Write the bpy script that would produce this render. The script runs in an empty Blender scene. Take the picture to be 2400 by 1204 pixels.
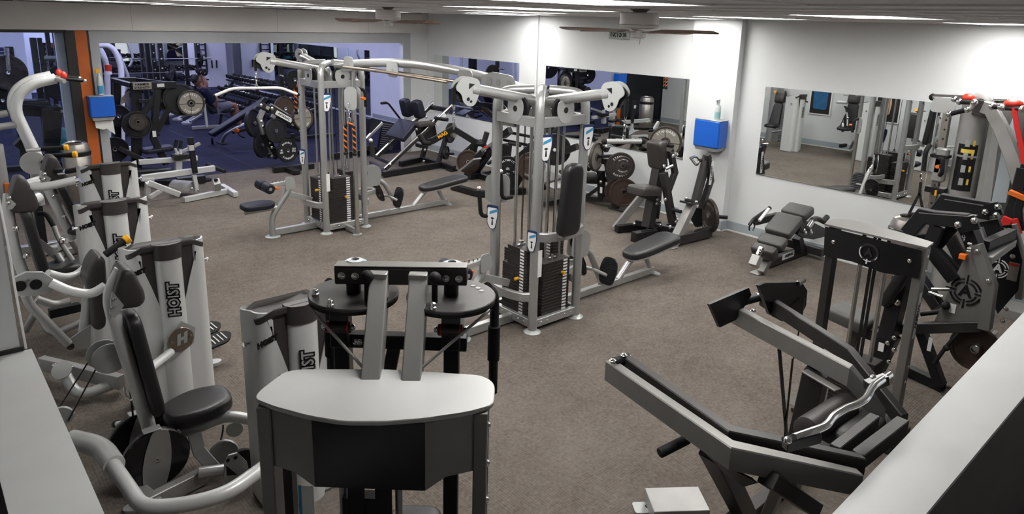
import bpy, bmesh, math, random
from mathutils import Vector, Matrix
random.seed(7)
PI = math.pi
SC = bpy.context.scene
COL = SC.collection
V = Vector

# ---------------------------------------------------------------- camera, world, exposure
cd = bpy.data.cameras.new('camera'); cam = bpy.data.objects.new('camera', cd); COL.objects.link(cam)
SC.camera = cam
cd.sensor_width = 36.0; cd.sensor_fit = 'HORIZONTAL'
cd.lens = 1640.0 / 2400 * 36
cd.shift_y = -(602 - 456) / 2400
cd.clip_start = 0.02; cd.clip_end = 200
_y, _p, _r = math.radians(48.51), math.radians(14.02), math.radians(1.566)
_F = V((math.cos(_y) * math.cos(_p), math.sin(_y) * math.cos(_p), -math.sin(_p)))
_R = V((math.sin(_y), -math.cos(_y), 0)); _U = _R.cross(_F)
_R2 = math.cos(_r) * _R + math.sin(_r) * _U; _U2 = -math.sin(_r) * _R + math.cos(_r) * _U
_m = Matrix((( _R2.x, _U2.x, -_F.x, 0.0), (_R2.y, _U2.y, -_F.y, 0.0), (_R2.z, _U2.z, -_F.z, 2.9), (0, 0, 0, 1)))
cam.matrix_world = _m

SC.view_settings.view_transform = 'Standard'; SC.view_settings.look = 'None'
SC.view_settings.gamma = 1.0; SC.view_settings.use_curve_mapping = False
SC.view_settings.exposure = 1.38
SC.cycles.use_denoising = True
SC.cycles.max_bounces = 7; SC.cycles.diffuse_bounces = 4; SC.cycles.glossy_bounces = 5
SC.cycles.caustics_reflective = False; SC.cycles.caustics_refractive = False
SC.cycles.sample_clamp_indirect = 6.0
W = bpy.data.worlds.new('world'); SC.world = W; W.use_nodes = True
W.node_tree.nodes['Background'].inputs[0].default_value = (0.9, 0.93, 1.0, 1); W.node_tree.nodes['Background'].inputs[1].default_value = 0.30

# ---------------------------------------------------------------- materials
M = {}
def mat(name, col, rough=.5, metal=0., noise=0., nscale=20., bump=0., bscale=200., coat=0., emit=0., spec=.5):
    m = bpy.data.materials.new(name); m.use_nodes = True
    nt = m.node_tree; b = nt.nodes['Principled BSDF']
    b.inputs['Base Color'].default_value = (*col, 1); b.inputs['Roughness'].default_value = rough; b.inputs['Metallic'].default_value = metal
    b.inputs['Specular IOR Level'].default_value = spec
    if coat: b.inputs['Coat Weight'].default_value = coat; b.inputs['Coat Roughness'].default_value = .12
    tc = None
    if noise or bump: tc = nt.nodes.new('ShaderNodeTexCoord')
    if noise:
        n = nt.nodes.new('ShaderNodeTexNoise'); n.inputs['Scale'].default_value = nscale; n.inputs['Detail'].default_value = 5
        nt.links.new(tc.outputs['Object'], n.inputs['Vector'])
        r = nt.nodes.new('ShaderNodeMapRange'); r.inputs['From Min'].default_value = .25; r.inputs['From Max'].default_value = .75
        r.inputs['To Min'].default_value = 1 - noise; r.inputs['To Max'].default_value = 1 + noise
        nt.links.new(n.outputs['Fac'], r.inputs['Value'])
        mx = nt.nodes.new('ShaderNodeVectorMath'); mx.operation = 'SCALE'; mx.inputs[0].default_value = col
        nt.links.new(r.outputs['Result'], mx.inputs['Scale']); nt.links.new(mx.outputs['Vector'], b.inputs['Base Color'])
    if bump:
        n = nt.nodes.new('ShaderNodeTexNoise'); n.inputs['Scale'].default_value = bscale; n.inputs['Detail'].default_value = 3
        nt.links.new(tc.outputs['Object'], n.inputs['Vector'])
        bp = nt.nodes.new('ShaderNodeBump'); bp.inputs['Strength'].default_value = bump; bp.inputs['Distance'].default_value = .003
        nt.links.new(n.outputs['Fac'], bp.inputs['Height']); nt.links.new(bp.outputs['Normal'], b.inputs['Normal'])
    if emit:
        b.inputs['Emission Color'].default_value = (*col, 1); b.inputs['Emission Strength'].default_value = emit
    M[name] = m; return m

def s2l(r, g, b):
    f = lambda c: ((c / 255 + .055) / 1.055) ** 2.4 if c / 255 > .04045 else c / 255 / 12.92
    return (f(r), f(g), f(b))
mat('silver', (.44, .445, .44), .34, .6, noise=.04, nscale=9)
mat('silver_panel', (.43, .44, .435), .36, .35, noise=.03, nscale=5)
mat('shroud_silver', (.66, .67, .665), .36, .2, noise=.03, nscale=5)
mat('silver_dark', (.36, .355, .345), .42, .45, noise=.06, nscale=8)
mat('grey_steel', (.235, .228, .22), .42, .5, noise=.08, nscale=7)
mat('grey_top', (.52, .52, .515), .42, .2, noise=.04, nscale=5)
mat('pale_frame', (.52, .525, .52), .42, .15)
mat('teal_pale', (.25, .45, .48), .4)
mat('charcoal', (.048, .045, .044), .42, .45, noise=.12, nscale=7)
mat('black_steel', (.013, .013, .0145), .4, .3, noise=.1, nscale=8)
mat('black_gloss', (.012, .012, .013), .25, .1)
mat('vinyl', (.014, .014, .015), .38, 0, bump=.15, bscale=300)
mat('vinyl_navy', (.011, .012, .022), .45, 0, spec=.3, bump=.12, bscale=300)
mat('vinyl_grey', (.060, .058, .056), .5, 0, bump=.15, bscale=300)
mat('cap_plastic', (.040, .035, .034), .45, 0, noise=.08, nscale=12)
mat('rubber', (.009, .009, .010), .7, spec=.3)
mat('rubber_plate', (.011, .011, .013), .5, 0, spec=.35, noise=.2, nscale=14)
mat('cast_iron', (.055, .045, .040), .5, .4, noise=.3, nscale=18)
mat('iron_grey', (.27, .25, .215), .5, .35, noise=.14, nscale=20)
mat('iron_brown', (.050, .031, .024), .55, .25, noise=.25, nscale=14)
mat('chrome', (.80, .80, .79), .12, 1.)
mat('steel_rod', (.60, .595, .58), .25, .95)
mat('brushed', (.42, .39, .36), .3, .9, noise=.15, nscale=14)
mat('brass_disc', (.30, .25, .20), .3, .85, noise=.1)
mat('stack_black', (.022, .018, .017), .5, .2, noise=.2, nscale=18)
mat('white_label', (.80, .80, .80), .5)
mat('label_blue', (.05, .28, .50), .4)
mat('label_navy', (.015, .03, .10), .4)
mat('red', (.55, .03, .015), .4)
mat('red_strap', (.62, .015, .012), .6)
mat('orange', (.80, .16, .01), .5)
mat('orange_paint', (.50, .11, .012), .55, noise=.08, nscale=6)
mat('yellow', (.85, .42, .015), .4)
mat('teal', (.004, .16, .15), .5)
mat('blue_plastic', (.010, .115, .56), .38, noise=.04, nscale=8)
mat('towel_paper', (.70, .70, .68), .8)
mat('wood_blade', (.26, .16, .125), .45, noise=.3, nscale=14)
mat('wall_paint', (.665, .68, .685), .6, noise=.025, nscale=1.5, bump=.05, bscale=60)
mat('wall_lavender', (.86, .86, .92), .6, noise=.03, nscale=2)
mat('wall_grey', (.40, .415, .43), .6, noise=.04, nscale=3)
mat('soffit_paint', (.62, .60, .575), .6, noise=.04, nscale=2)
mat('ceiling_tile', (.88, .865, .85), .8, noise=.05, nscale=3)
mat('grid_white', (.85, .85, .84), .4)
mat('baseboard', (.36, .40, .43), .5, noise=.06, nscale=4)
mat('base_white', (.74, .74, .72), .5)
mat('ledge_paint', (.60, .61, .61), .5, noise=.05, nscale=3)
mat('ledge_side_shaded', (.10, .095, .092), .65, noise=.1, nscale=3)  # dark tone puts the shadow on the half wall sides into the colour
mat('black_frame', (.018, .016, .015), .4)
mat('fan_white', (.78, .76, .74), .4)
mat('fan_pale', (.48, .45, .42), .45)
mat('diffuser', (1.0, .985, .955), .5, emit=7.5)
mat('diffuser_cool', (.62, .65, 1.0), .5, emit=9.0)
mat('shirt_navy', (.014, .020, .06), .8)
mat('shorts_grey', (.16, .155, .19), .85, noise=.15, nscale=20)
mat('skin', (.30, .14, .09), .55)
mat('hair', (.012, .010, .010), .6)
mat('lcd', (.36, .40, .36), .3)
mat('clear_plastic', (.55, .60, .60), .2, coat=.4)
mat('jersey_blue', (.012, .10, .24), .7, noise=.2, nscale=8)
mat('pink_print', (.62, .36, .28), .7)
mat('yellow_print', (.75, .55, .08), .5)

def mirror_material():
    m = mat('mirror', (.80, .83, .82), .004, 1.)
mirror_material()
def glass_material():
    m = bpy.data.materials.new('window_glass'); m.use_nodes = True; nt = m.node_tree
    nt.nodes.remove(nt.nodes['Principled BSDF'])
    t = nt.nodes.new('ShaderNodeBsdfTransparent'); g = nt.nodes.new('ShaderNodeBsdfGlossy'); g.inputs['Roughness'].default_value = .02
    g.inputs['Color'].default_value = (.8, .85, .9, 1)
    f = nt.nodes.new('ShaderNodeFresnel'); f.inputs['IOR'].default_value = 1.45
    x = nt.nodes.new('ShaderNodeMixShader'); o = nt.nodes['Material Output']
    t.inputs['Color'].default_value = (.86, .90, .95, 1)
    nt.links.new(f.outputs[0], x.inputs[0]); nt.links.new(t.outputs[0], x.inputs[1]); nt.links.new(g.outputs[0], x.inputs[2]); nt.links.new(x.outputs[0], o.inputs['Surface'])
    M['window_glass'] = m
glass_material()
def carpet_material():
    m = bpy.data.materials.new('carpet'); m.use_nodes = True; nt = m.node_tree; b = nt.nodes['Principled BSDF']
    L = nt.links.new; N = nt.nodes.new
    geo = N('ShaderNodeNewGeometry'); sep = N('ShaderNodeSeparateXYZ'); L(geo.outputs['Position'], sep.inputs[0])
    def math_(op, a, bb=None):
        n = N('ShaderNodeMath'); n.operation = op
        for i, v in ((0, a), (1, bb)):
            if v is None: continue
            if isinstance(v, (int, float)): n.inputs[i].default_value = v
            else: L(v, n.inputs[i])
        return n.outputs[0]
    ck = N('ShaderNodeTexChecker'); ck.inputs['Scale'].default_value = 1 / .61
    L(geo.outputs['Position'], ck.inputs['Vector'])
    wx = math_('SINE', math_('MULTIPLY', sep.outputs['X'], 2 * PI / .019)); wy = math_('SINE', math_('MULTIPLY', sep.outputs['Y'], 2 * PI / .019))
    mixw = N('ShaderNodeMix'); mixw.data_type = 'FLOAT'; L(ck.outputs['Fac'], mixw.inputs['Factor']); L(wx, mixw.inputs[2]); L(wy, mixw.inputs[3])
    n1 = N('ShaderNodeTexNoise'); n1.inputs['Scale'].default_value = 1.1; n1.inputs['Detail'].default_value = 6; L(geo.outputs['Position'], n1.inputs['Vector'])
    n2 = N('ShaderNodeTexNoise'); n2.inputs['Scale'].default_value = 38; n2.inputs['Detail'].default_value = 4; L(geo.outputs['Position'], n2.inputs['Vector'])
    n3 = N('ShaderNodeTexNoise'); n3.inputs['Scale'].default_value = 9; n3.inputs['Detail'].default_value = 8; n3.inputs['Roughness'].default_value = .7; L(geo.outputs['Position'], n3.inputs['Vector'])
    cr = N('ShaderNodeValToRGB'); e = cr.color_ramp.elements
    e[0].position = .36; e[0].color = (.085, .069, .058, 1); e[1].position = .66; e[1].color = (.190, .167, .147, 1)
    s = math_('ADD', math_('MULTIPLY', n1.outputs['Fac'], .30), math_('ADD', math_('MULTIPLY', n2.outputs['Fac'], .40), math_('MULTIPLY', n3.outputs['Fac'], .32)))
    s = math_('ADD', s, math_('MULTIPLY', mixw.outputs[0], .030))
    L(s, cr.inputs['Fac']); L(cr.outputs['Color'], b.inputs['Base Color'])
    b.inputs['Roughness'].default_value = .95; b.inputs['Specular IOR Level'].default_value = .12
    bp = N('ShaderNodeBump'); bp.inputs['Strength'].default_value = .5; bp.inputs['Distance'].default_value = .004
    L(math_('ADD', math_('MULTIPLY', mixw.outputs[0], .3), n2.outputs['Fac']), bp.inputs['Height']); L(bp.outputs['Normal'], b.inputs['Normal'])
    M['carpet'] = m
carpet_material()
def rubber_floor_material():
    m = mat('rubber_floor', (.016, .017, .040), .75, spec=.10, noise=.25, nscale=1.6, bump=.12, bscale=40)
rubber_floor_material()

# ---------------------------------------------------------------- mesh building
def frame_of(d, up=V((0, 0, 1))):
    d = V(d).normalized(); up = V(up)
    s = up.cross(d)
    if s.length < 1e-4: s = V((1, 0, 0)).cross(d)
    if s.length < 1e-4: s = V((0, 1, 0)).cross(d)
    s.normalize(); u = d.cross(s).normalized()
    return s, u, d            # side, up, along
class MB:
    def __init__(self): self.v = []; self.f = []; self.mi = []
    def add(self, vs, fs, mi=0):
        o = len(self.v); self.v += [tuple(p) for p in vs]
        self.f += [tuple(i + o for i in f) for f in fs]; self.mi += [mi] * len(fs); return self
    def rings(self, rings, close=True, cap=True, mi=0):
        n = len(rings[0]); vs = [p for r in rings for p in r]; fs = []
        for i in range(len(rings) - 1):
            for j in range(n if close else n - 1):
                a = i * n + j; b = i * n + (j + 1) % n
                fs.append((a, b, b + n, a + n))
        if cap: fs.append(tuple(range(n))[::-1]); fs.append(tuple((len(rings) - 1) * n + j for j in range(n)))
        return self.add(vs, fs, mi)
    def box(self, c, s, ax=None, bev=.004, mi=0):
        c = V(c); X, Y, Z = ax if ax else (V((1, 0, 0)), V((0, 1, 0)), V((0, 0, 1)))
        X = V(X); Y = V(Y); Z = V(Z)
        return self.beam(c - Z * s[2] / 2, c + Z * s[2] / 2, s[0], s[1], side=X, upv=Y, bev=bev, mi=mi)
    def beam(self, p, q, w, h, up=(0, 0, 1), side=None, upv=None, bev=.004, mi=0):
        p = V(p); q = V(q)
        if side is None: side, upv, d = frame_of(q - p, up)
        d = (q - p); L = d.length; d = d.normalized()
        b = min(bev, w * .3, h * .3, L * .3)
        def ring(o, i):
            a, e = w / 2 - i, h / 2 - i
            k = b if i < b * .5 else b * .5
            return [o + side * x + upv * y for x, y in ((a - k, -e), (a, -e + k), (a, e - k), (a - k, e), (-a + k, e), (-a, e - k), (-a, -e + k), (-a + k, -e))]
        if b < .0008:
            return self.rings([[o + side * x + upv * y for x, y in ((w / 2, -h / 2), (w / 2, h / 2), (-w / 2, h / 2), (-w / 2, -h / 2))] for o in (p, q)], mi=mi)
        return self.rings([ring(p, b * .7), ring(p + d * b * .7, 0), ring(q - d * b * .7, 0), ring(q, b * .7)], mi=mi)
    def path_beam(self, pts, w, h, side, bev=.005, mi=0):
        """square tube along a planar polyline; side = plane normal, w across it, h in the plane"""
        pts = [V(p) for p in pts]; S = V(side).normalized(); n = len(pts); R = []
        for i, p in enumerate(pts):
            a = (pts[i] - pts[i - 1]).normalized() if i else (pts[1] - pts[0]).normalized()
            c = (pts[i + 1] - pts[i]).normalized() if i < n - 1 else a
            na = S.cross(a).normalized(); nc = S.cross(c).normalized(); m = (na + nc).normalized()
            k = 1 / max(.35, m.dot(na))
            a_, e_ = w / 2, h / 2
            R.append([p + S * x + m * (y * k) for x, y in ((a_ - bev, -e_), (a_, -e_ + bev), (a_, e_ - bev), (a_ - bev, e_), (-a_ + bev, e_), (-a_, e_ - bev), (-a_, -e_ + bev), (-a_ + bev, -e_))])
        return self.rings(R, mi=mi)
    def tube(self, pts, r, bend=.06, seg=10, res=5, mi=0, r2=None):
        pts = [V(p) for p in pts]; P = []
        for i, p in enumerate(pts):
            if i == 0 or i == len(pts) - 1 or bend <= 0: P.append(p); continue
            a = pts[i - 1] - p; c = pts[i + 1] - p
            t = min(bend, a.length * .48, c.length * .48)
            A = p + a.normalized() * t; B = p + c.normalized() * t
            for k in range(res + 1):
                u = k / res; P.append(A * (1 - u) ** 2 + p * 2 * u * (1 - u) + B * u * u)
        T = [(P[min(i + 1, len(P) - 1)] - P[max(i - 1, 0)]).normalized() for i in range(len(P))]
        s, u, _ = frame_of(T[0]); R = []
        for i, p in enumerate(P):
            s = (s - T[i] * s.dot(T[i])).normalized(); u = T[i].cross(s)
            rr = r if r2 is None else r + (r2 - r) * i / (len(P) - 1)
            R.append([p + (s * math.cos(2 * PI * k / seg) + u * math.sin(2 * PI * k / seg)) * rr for k in range(seg)])
        return self.rings(R, mi=mi)
    def cyl(self, p, q, r, r2=None, seg=16, mi=0, bev=0.):
        p = V(p); q = V(q); s, u, d = frame_of(q - p); r2 = r if r2 is None else r2
        cs = [(s * math.cos(2 * PI * k / seg) + u * math.sin(2 * PI * k / seg)) for k in range(seg)]
        R = [(p, r), (q, r2)]
        if bev: R = [(p, r - bev), (p + d * bev, r), (q - d * bev, r2), (q, r2 - bev)]
        return self.rings([[o + c * rr for c in cs] for o, rr in R], mi=mi)
    def lathe(self, p, axis, prof, seg=32, mi=0, cap=True):
        """prof: list of (radius, height along axis)"""
        p = V(p); s, u, d = frame_of(axis)
        return self.rings([[p + d * h + (s * math.cos(2 * PI * k / seg) + u * math.sin(2 * PI * k / seg)) * max(r, 1e-5) for k in range(seg)] for r, h in prof], mi=mi, cap=cap)
    def ring_lathe(self, p, axis, prof, seg=32, mi=0):
        """closed profile revolved: hollow disc"""
        return self.lathe(p, axis, list(prof) + [prof[0]], seg, mi, cap=False)
    def sphere(self, c, r, seg=12, mi=0, sc=(1, 1, 1)):
        c = V(c); R = []
        for i in range(seg // 2 + 1):
            t = PI * i / (seg // 2); rr = max(math.sin(t), 1e-3)
            R.append([c + V((math.cos(2 * PI * k / seg) * rr * sc[0], math.sin(2 * PI * k / seg) * rr * sc[1], -math.cos(t) * sc[2])) * r for k in range(seg)])
        return self.rings(R, mi=mi)
    def prism(self, poly, o, ux, uy, t, mi=0, bev=.0):
        """poly (2d list) in plane ux,uy at o, thickness t centred on it"""
        o = V(o); ux = V(ux).normalized(); uy = V(uy).normalized(); n = ux.cross(uy).normalized()
        P = [o + ux * a + uy * b for a, b in poly]
        if sum(poly[i][0] * poly[(i + 1) % len(poly)][1] - poly[(i + 1) % len(poly)][0] * poly[i][1] for i in range(len(poly))) < 0: P = P[::-1]
        if bev:
            c = sum(P, V((0, 0, 0))) / len(P)
            I = [p + (c - p).normalized() * bev for p in P]
            return self.rings([[p - n * t / 2 for p in I], [p - n * (t / 2 - bev) for p in P], [p + n * (t / 2 - bev) for p in P], [p + n * t / 2 for p in I]], mi=mi)
        return self.rings([[p - n * t / 2 for p in P], [p + n * t / 2 for p in P]], mi=mi)
    def hull_plate(self, pts, n, t, mi=0):
        """polygon given by 3d points (coplanar), thickness t along n"""
        n = V(n).normalized(); P = [V(p) for p in pts]
        return self.rings([[p - n * t / 2 for p in P], [p + n * t / 2 for p in P]], mi=mi)
    def pad(self, o, ux, uy, outline, t, r=.02, mi=0, dome=.004):
        """upholstered pad: outline in ux,uy at o (its back), t thick along ux x uy"""
        o = V(o); ux = V(ux).normalized(); uy = V(uy).normalized(); n = ux.cross(uy).normalized()
        N = len(outline)
        ar = sum(outline[i][0] * outline[(i + 1) % N][1] - outline[(i + 1) % N][0] * outline[i][1] for i in range(N))
        if ar < 0: outline = outline[::-1]
        x0, x1 = min(p[0] for p in outline), max(p[0] for p in outline); y0, y1 = min(p[1] for p in outline), max(p[1] for p in outline)
        cx, cy, hx, hy = (x0 + x1) / 2, (y0 + y1) / 2, (x1 - x0) / 2, (y1 - y0) / 2
        def ring(ins, z):
            kx, ky = max(.2, 1 - ins / hx), max(.2, 1 - ins / hy)
            return [o + ux * (cx + (a - cx) * kx) + uy * (cy + (b - cy) * ky) + n * z for a, b in outline]
        R = [ring(r * .5, 0), ring(r * .1, r * .3), ring(0, r * .9), ring(0, t - r)]
        for k in (30, 60, 80): a = math.radians(k); R.append(ring(r * (1 - math.cos(a)), t - r + r * math.sin(a)))
        R.append(ring(r * 1.5, t + dome * .6)); R.append(ring(r * 2.4, t + dome))
        return self.rings(R, mi=mi)
    def chain(self, p, q, r=.012, mi=0):
        p = V(p); q = V(q); L = (q - p).length; n = max(2, int(L / (r * 3.2))); s, u, d = frame_of(q - p)
        for i in range(n):
            c = p + (q - p) * ((i + .5) / n); a = s if i % 2 else u; h = L / n * .72
            self.tube([c - d * h + a * r * .1, c - d * h * .7 + a * r * .8, c + d * h * .7 + a * r * .8, c + d * h, c + d * h * .7 - a * r * .8, c - d * h * .7 - a * r * .8, c - d * h - a * r * .1], r * .28, bend=.004, seg=5, res=1, mi=mi)
        return self
def rrect(w, h, r=.02, n=4, cx=0, cy=0):
    out = []
    for sx, sy, a0 in ((1, 1, 0), (-1, 1, 90), (-1, -1, 180), (1, -1, 270)):
        for k in range(n + 1):
            a = math.radians(a0 + 90 * k / n); out.append((cx + sx * (w / 2 - r) + r * math.cos(a), cy + sy * (h / 2 - r) + r * math.sin(a)))
    return out
def smooth_poly(pts, r=.03, n=4):
    """round the corners of a 2d polygon"""
    out = []; N = len(pts)
    for i in range(N):
        p = V(pts[i]); a = V(pts[i - 1]) - p; c = V(pts[(i + 1) % N]) - p; t = min(r, a.length * .45, c.length * .45)
        A = p + a.normalized() * t; B = p + c.normalized() * t
        for k in range(n + 1):
            u = k / n; q = A * (1 - u) ** 2 + p * 2 * u * (1 - u) + B * u * u; out.append((q.x, q.y))
    return out
def ellipse(a, b, n=28): return [(a * math.cos(2 * PI * k / n), b * math.sin(2 * PI * k / n)) for k in range(n)]
def taper_pad(w0, w1, h, r=.05): return smooth_poly([(-w0 / 2, 0), (w0 / 2, 0), (w1 / 2, h), (-w1 / 2, h)], r, 5)

# ---------------------------------------------------------------- objects
ORG = {}
def to_mesh(mb, name, mats, org=V((0, 0, 0)), sharp=35):
    me = bpy.data.meshes.new(name)
    me.from_pydata([(x - org[0], y - org[1], z - org[2]) for x, y, z in mb.v], [], mb.f)
    bm = bmesh.new(); bm.from_mesh(me); bmesh.ops.recalc_face_normals(bm, faces=bm.faces); bm.to_mesh(me); bm.free()
    if not isinstance(mats, (list, tuple)): mats = [mats]
    for m in mats: me.materials.append(M[m])
    me.polygons.foreach_set('material_index', mb.mi if len(mats) > 1 else [0] * len(mb.f))
    me.polygons.foreach_set('use_smooth', [True] * len(mb.f)); me.set_sharp_from_angle(angle=math.radians(sharp)); me.update()
    return me
def tag(o, label=None, cat=None, group=None, kind=None):
    if label: o['label'] = label
    if cat: o['category'] = cat
    if group: o['group'] = group
    if kind: o['kind'] = kind
    return o
def thing(name, label, cat, loc, group=None):
    o = bpy.data.objects.new(name, None); COL.objects.link(o); o.empty_display_size = .1
    o.location = V(loc); ORG[o.name] = V(loc); return tag(o, label, cat, group)
def part(mb, name, mats, parent, label=None, sharp=35):
    org = ORG[parent.name] if parent else V((0, 0, 0))
    o = bpy.data.objects.new(name, to_mesh(mb, name, mats, org, sharp)); COL.objects.link(o)
    if parent: o.parent = parent
    ORG[o.name] = org
    if label: o['label'] = label
    return o
def solo(mb, name, mats, label, cat, loc=(0, 0, 0), group=None, kind=None):
    """a thing that is one mesh"""
    loc = V(loc); o = bpy.data.objects.new(name, to_mesh(mb, name, mats, loc)); COL.objects.link(o); o.location = loc; ORG[o.name] = loc
    return tag(o, label, cat, group, kind)
def struct(mb, name, mats, parent=None):
    o = bpy.data.objects.new(name, to_mesh(mb, name, mats, V((0, 0, 0)))); COL.objects.link(o); ORG[o.name] = V((0, 0, 0))
    if parent: o.parent = parent
    else: o['kind'] = 'structure'
    return o
def copy_tree(o, parent=None):
    c = o.copy(); COL.objects.link(c); ORG[c.name] = ORG.get(o.name, V((0, 0, 0)))
    if parent: c.parent = parent
    for ch in list(o.children): copy_tree(ch, c)
    return c
def dup(root, loc, rotz=None, label=None, group=None):
    c = copy_tree(root); c.location = V(loc); ORG[c.name] = V(loc)
    if rotz is not None: c.rotation_euler = (0, 0, rotz)
    if label: c['label'] = label
    if group: c['group'] = group
    return c
_SH = {}
def inst(me_key, make, mats, name, parent, loc, rot=None):
    """small repeated part sharing one mesh; loc in world coordinates"""
    if me_key not in _SH:
        mb = MB(); make(mb); _SH[me_key] = to_mesh(mb, me_key, mats)
    o = bpy.data.objects.new(name, _SH[me_key]); COL.objects.link(o); o.parent = parent
    o.location = V(loc) - ORG[parent.name]
    if rot is not None: o.rotation_mode = 'QUATERNION'; o.rotation_quaternion = rot
    return o
def bolts(parent, pts, n, r=.012, m='chrome'):
    q = V((0, 0, 1)).rotation_difference(V(n))
    for p in pts:
        inst('bolt_%d_%s' % (int(r * 10000), m), lambda b: b.lathe((0, 0, -.002), (0, 0, 1), [(r * 1.25, 0), (r * 1.25, r * .25), (r, r * .3), (r * .9, r * .7), (r * .4, r * .95)], 10), m, 'bolt', parent, p, q)
_TXT = {}
def text(s, o, ux, uy, size, m, parent, name='lettering', depth=.0012, align='CENTER', shear=0., bold=0.0, sx=1.):
    key = (s, size, align, shear, bold, sx)
    if key not in _TXT:
        c = bpy.data.curves.new('t', 'FONT'); c.body = s; c.size = size; c.align_x = align; c.align_y = 'CENTER'; c.extrude = depth; c.shear = shear; c.offset = bold
        c.resolution_u = 2
        ob = bpy.data.objects.new('t', c); COL.objects.link(ob)
        dg = bpy.context.evaluated_depsgraph_get(); me = bpy.data.meshes.new_from_object(ob.evaluated_get(dg)); me.name = 'lettering'
        bpy.data.objects.remove(ob); bpy.data.curves.remove(c)
        if sx != 1.: me.transform(Matrix.Diagonal((sx, 1, 1, 1)))
        _TXT[key] = me
    me = _TXT[key].copy(); me.materials.clear(); me.materials.append(M[m])
    ob = bpy.data.objects.new(name, me); COL.objects.link(ob)
    ux = V(ux).normalized(); uy = V(uy); n = ux.cross(uy).normalized(); uy = n.cross(ux)
    o = V(o) - (ORG[parent.name] if parent else V((0, 0, 0)))
    ob.matrix_world = Matrix(((ux.x, uy.x, n.x, o.x), (ux.y, uy.y, n.y, o.y), (ux.z, uy.z, n.z, o.z), (0, 0, 0, 1)))
    if parent: ob.parent = parent
    return ob
def ring_text(s, o, ux, uy, rad, size, m, parent, a0=90, step=11, flip=False):
    """letters round a circle, one joined flat print"""
    ux = V(ux).normalized(); uy = V(uy); n = ux.cross(uy).normalized(); uy = n.cross(ux)
    k0 = (len(s) - 1) / 2
    for i, ch in enumerate(s):
        if ch == ' ': continue
        a = math.radians(a0 + (k0 - i) * step * (-1 if flip else 1))
        rd = ux * math.cos(a) + uy * math.sin(a); tg = rd.cross(n) if not flip else -rd.cross(n)
        text(ch, V(o) + rd * rad, tg, n.cross(tg), size, m, parent, bold=.0008)

# ---------------------------------------------------------------- the setting
def slab(name, x0, x1, y0, y1, z0, z1, m, parent=None, bev=0.):
    return struct(MB().box(((x0 + x1) / 2, (y0 + y1) / 2, (z0 + z1) / 2), (x1 - x0, y1 - y0, z1 - z0), bev=bev), name, m, parent)
CEIL = 2.99; XW = 8.875; YW = 12.97
slab('floor', -2.6, 9.1, -2.6, YW + .06, -.1, 0, 'carpet')
slab('floor_rubber', -3, 10.5, YW + .06, 29.5, -.1, .006, 'rubber_floor')
# rubber mat seams
for i, (x0, x1, y0, y1) in enumerate([(-3, 10.4, 14.9, 14.906), (-3, 10.4, 16.8, 16.806), (3.1, 3.106, 13.1, 29), (5.0, 5.006, 13.1, 29), (6.9, 6.906, 13.1, 29)]):
    slab('trim_seam', x0, x1, y0, y1, 0, .0075, 'black_steel')
slab('trim_threshold', 2.5, 8.28, YW + .045, YW + .075, 0, .009, 'black_frame')

# ceiling with real openings for the recessed light fixtures
FIX = [(x, y) for y in (2.1, 5.75, 9.4) for x in (2.1, 5.1, 7.95)] + [(3.6, 3.9), (6.6, 3.9), (3.6, 7.6), (6.6, 7.6), (3.6, 11.3), (6.6, 11.3)]
FW, FH, FD = 1.20, .60, .085
def ceiling_with_holes():
    mb = MB()
    xs = sorted({-2.6, XW + .1} | {round(x - FW / 2, 3) for x, y in FIX} | {round(x + FW / 2, 3) for x, y in FIX})
    ys = sorted({-2.6, YW} | {round(y - FH / 2, 3) for x, y in FIX} | {round(y + FH / 2, 3) for x, y in FIX})
    for i in range(len(xs) - 1):
        for j in range(len(ys) - 1):
            cx, cy = (xs[i] + xs[i + 1]) / 2, (ys[j] + ys[j + 1]) / 2
            if any(abs(cx - x) < FW / 2 and abs(cy - y) < FH / 2 for x, y in FIX): continue
            mb.add([(xs[i], ys[j], CEIL), (xs[i + 1], ys[j], CEIL), (xs[i + 1], ys[j + 1], CEIL), (xs[i], ys[j + 1], CEIL)], [(0, 1, 2, 3)])
    return mb
ceil = struct(ceiling_with_holes(), 'ceiling', 'ceiling_tile')
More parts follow.
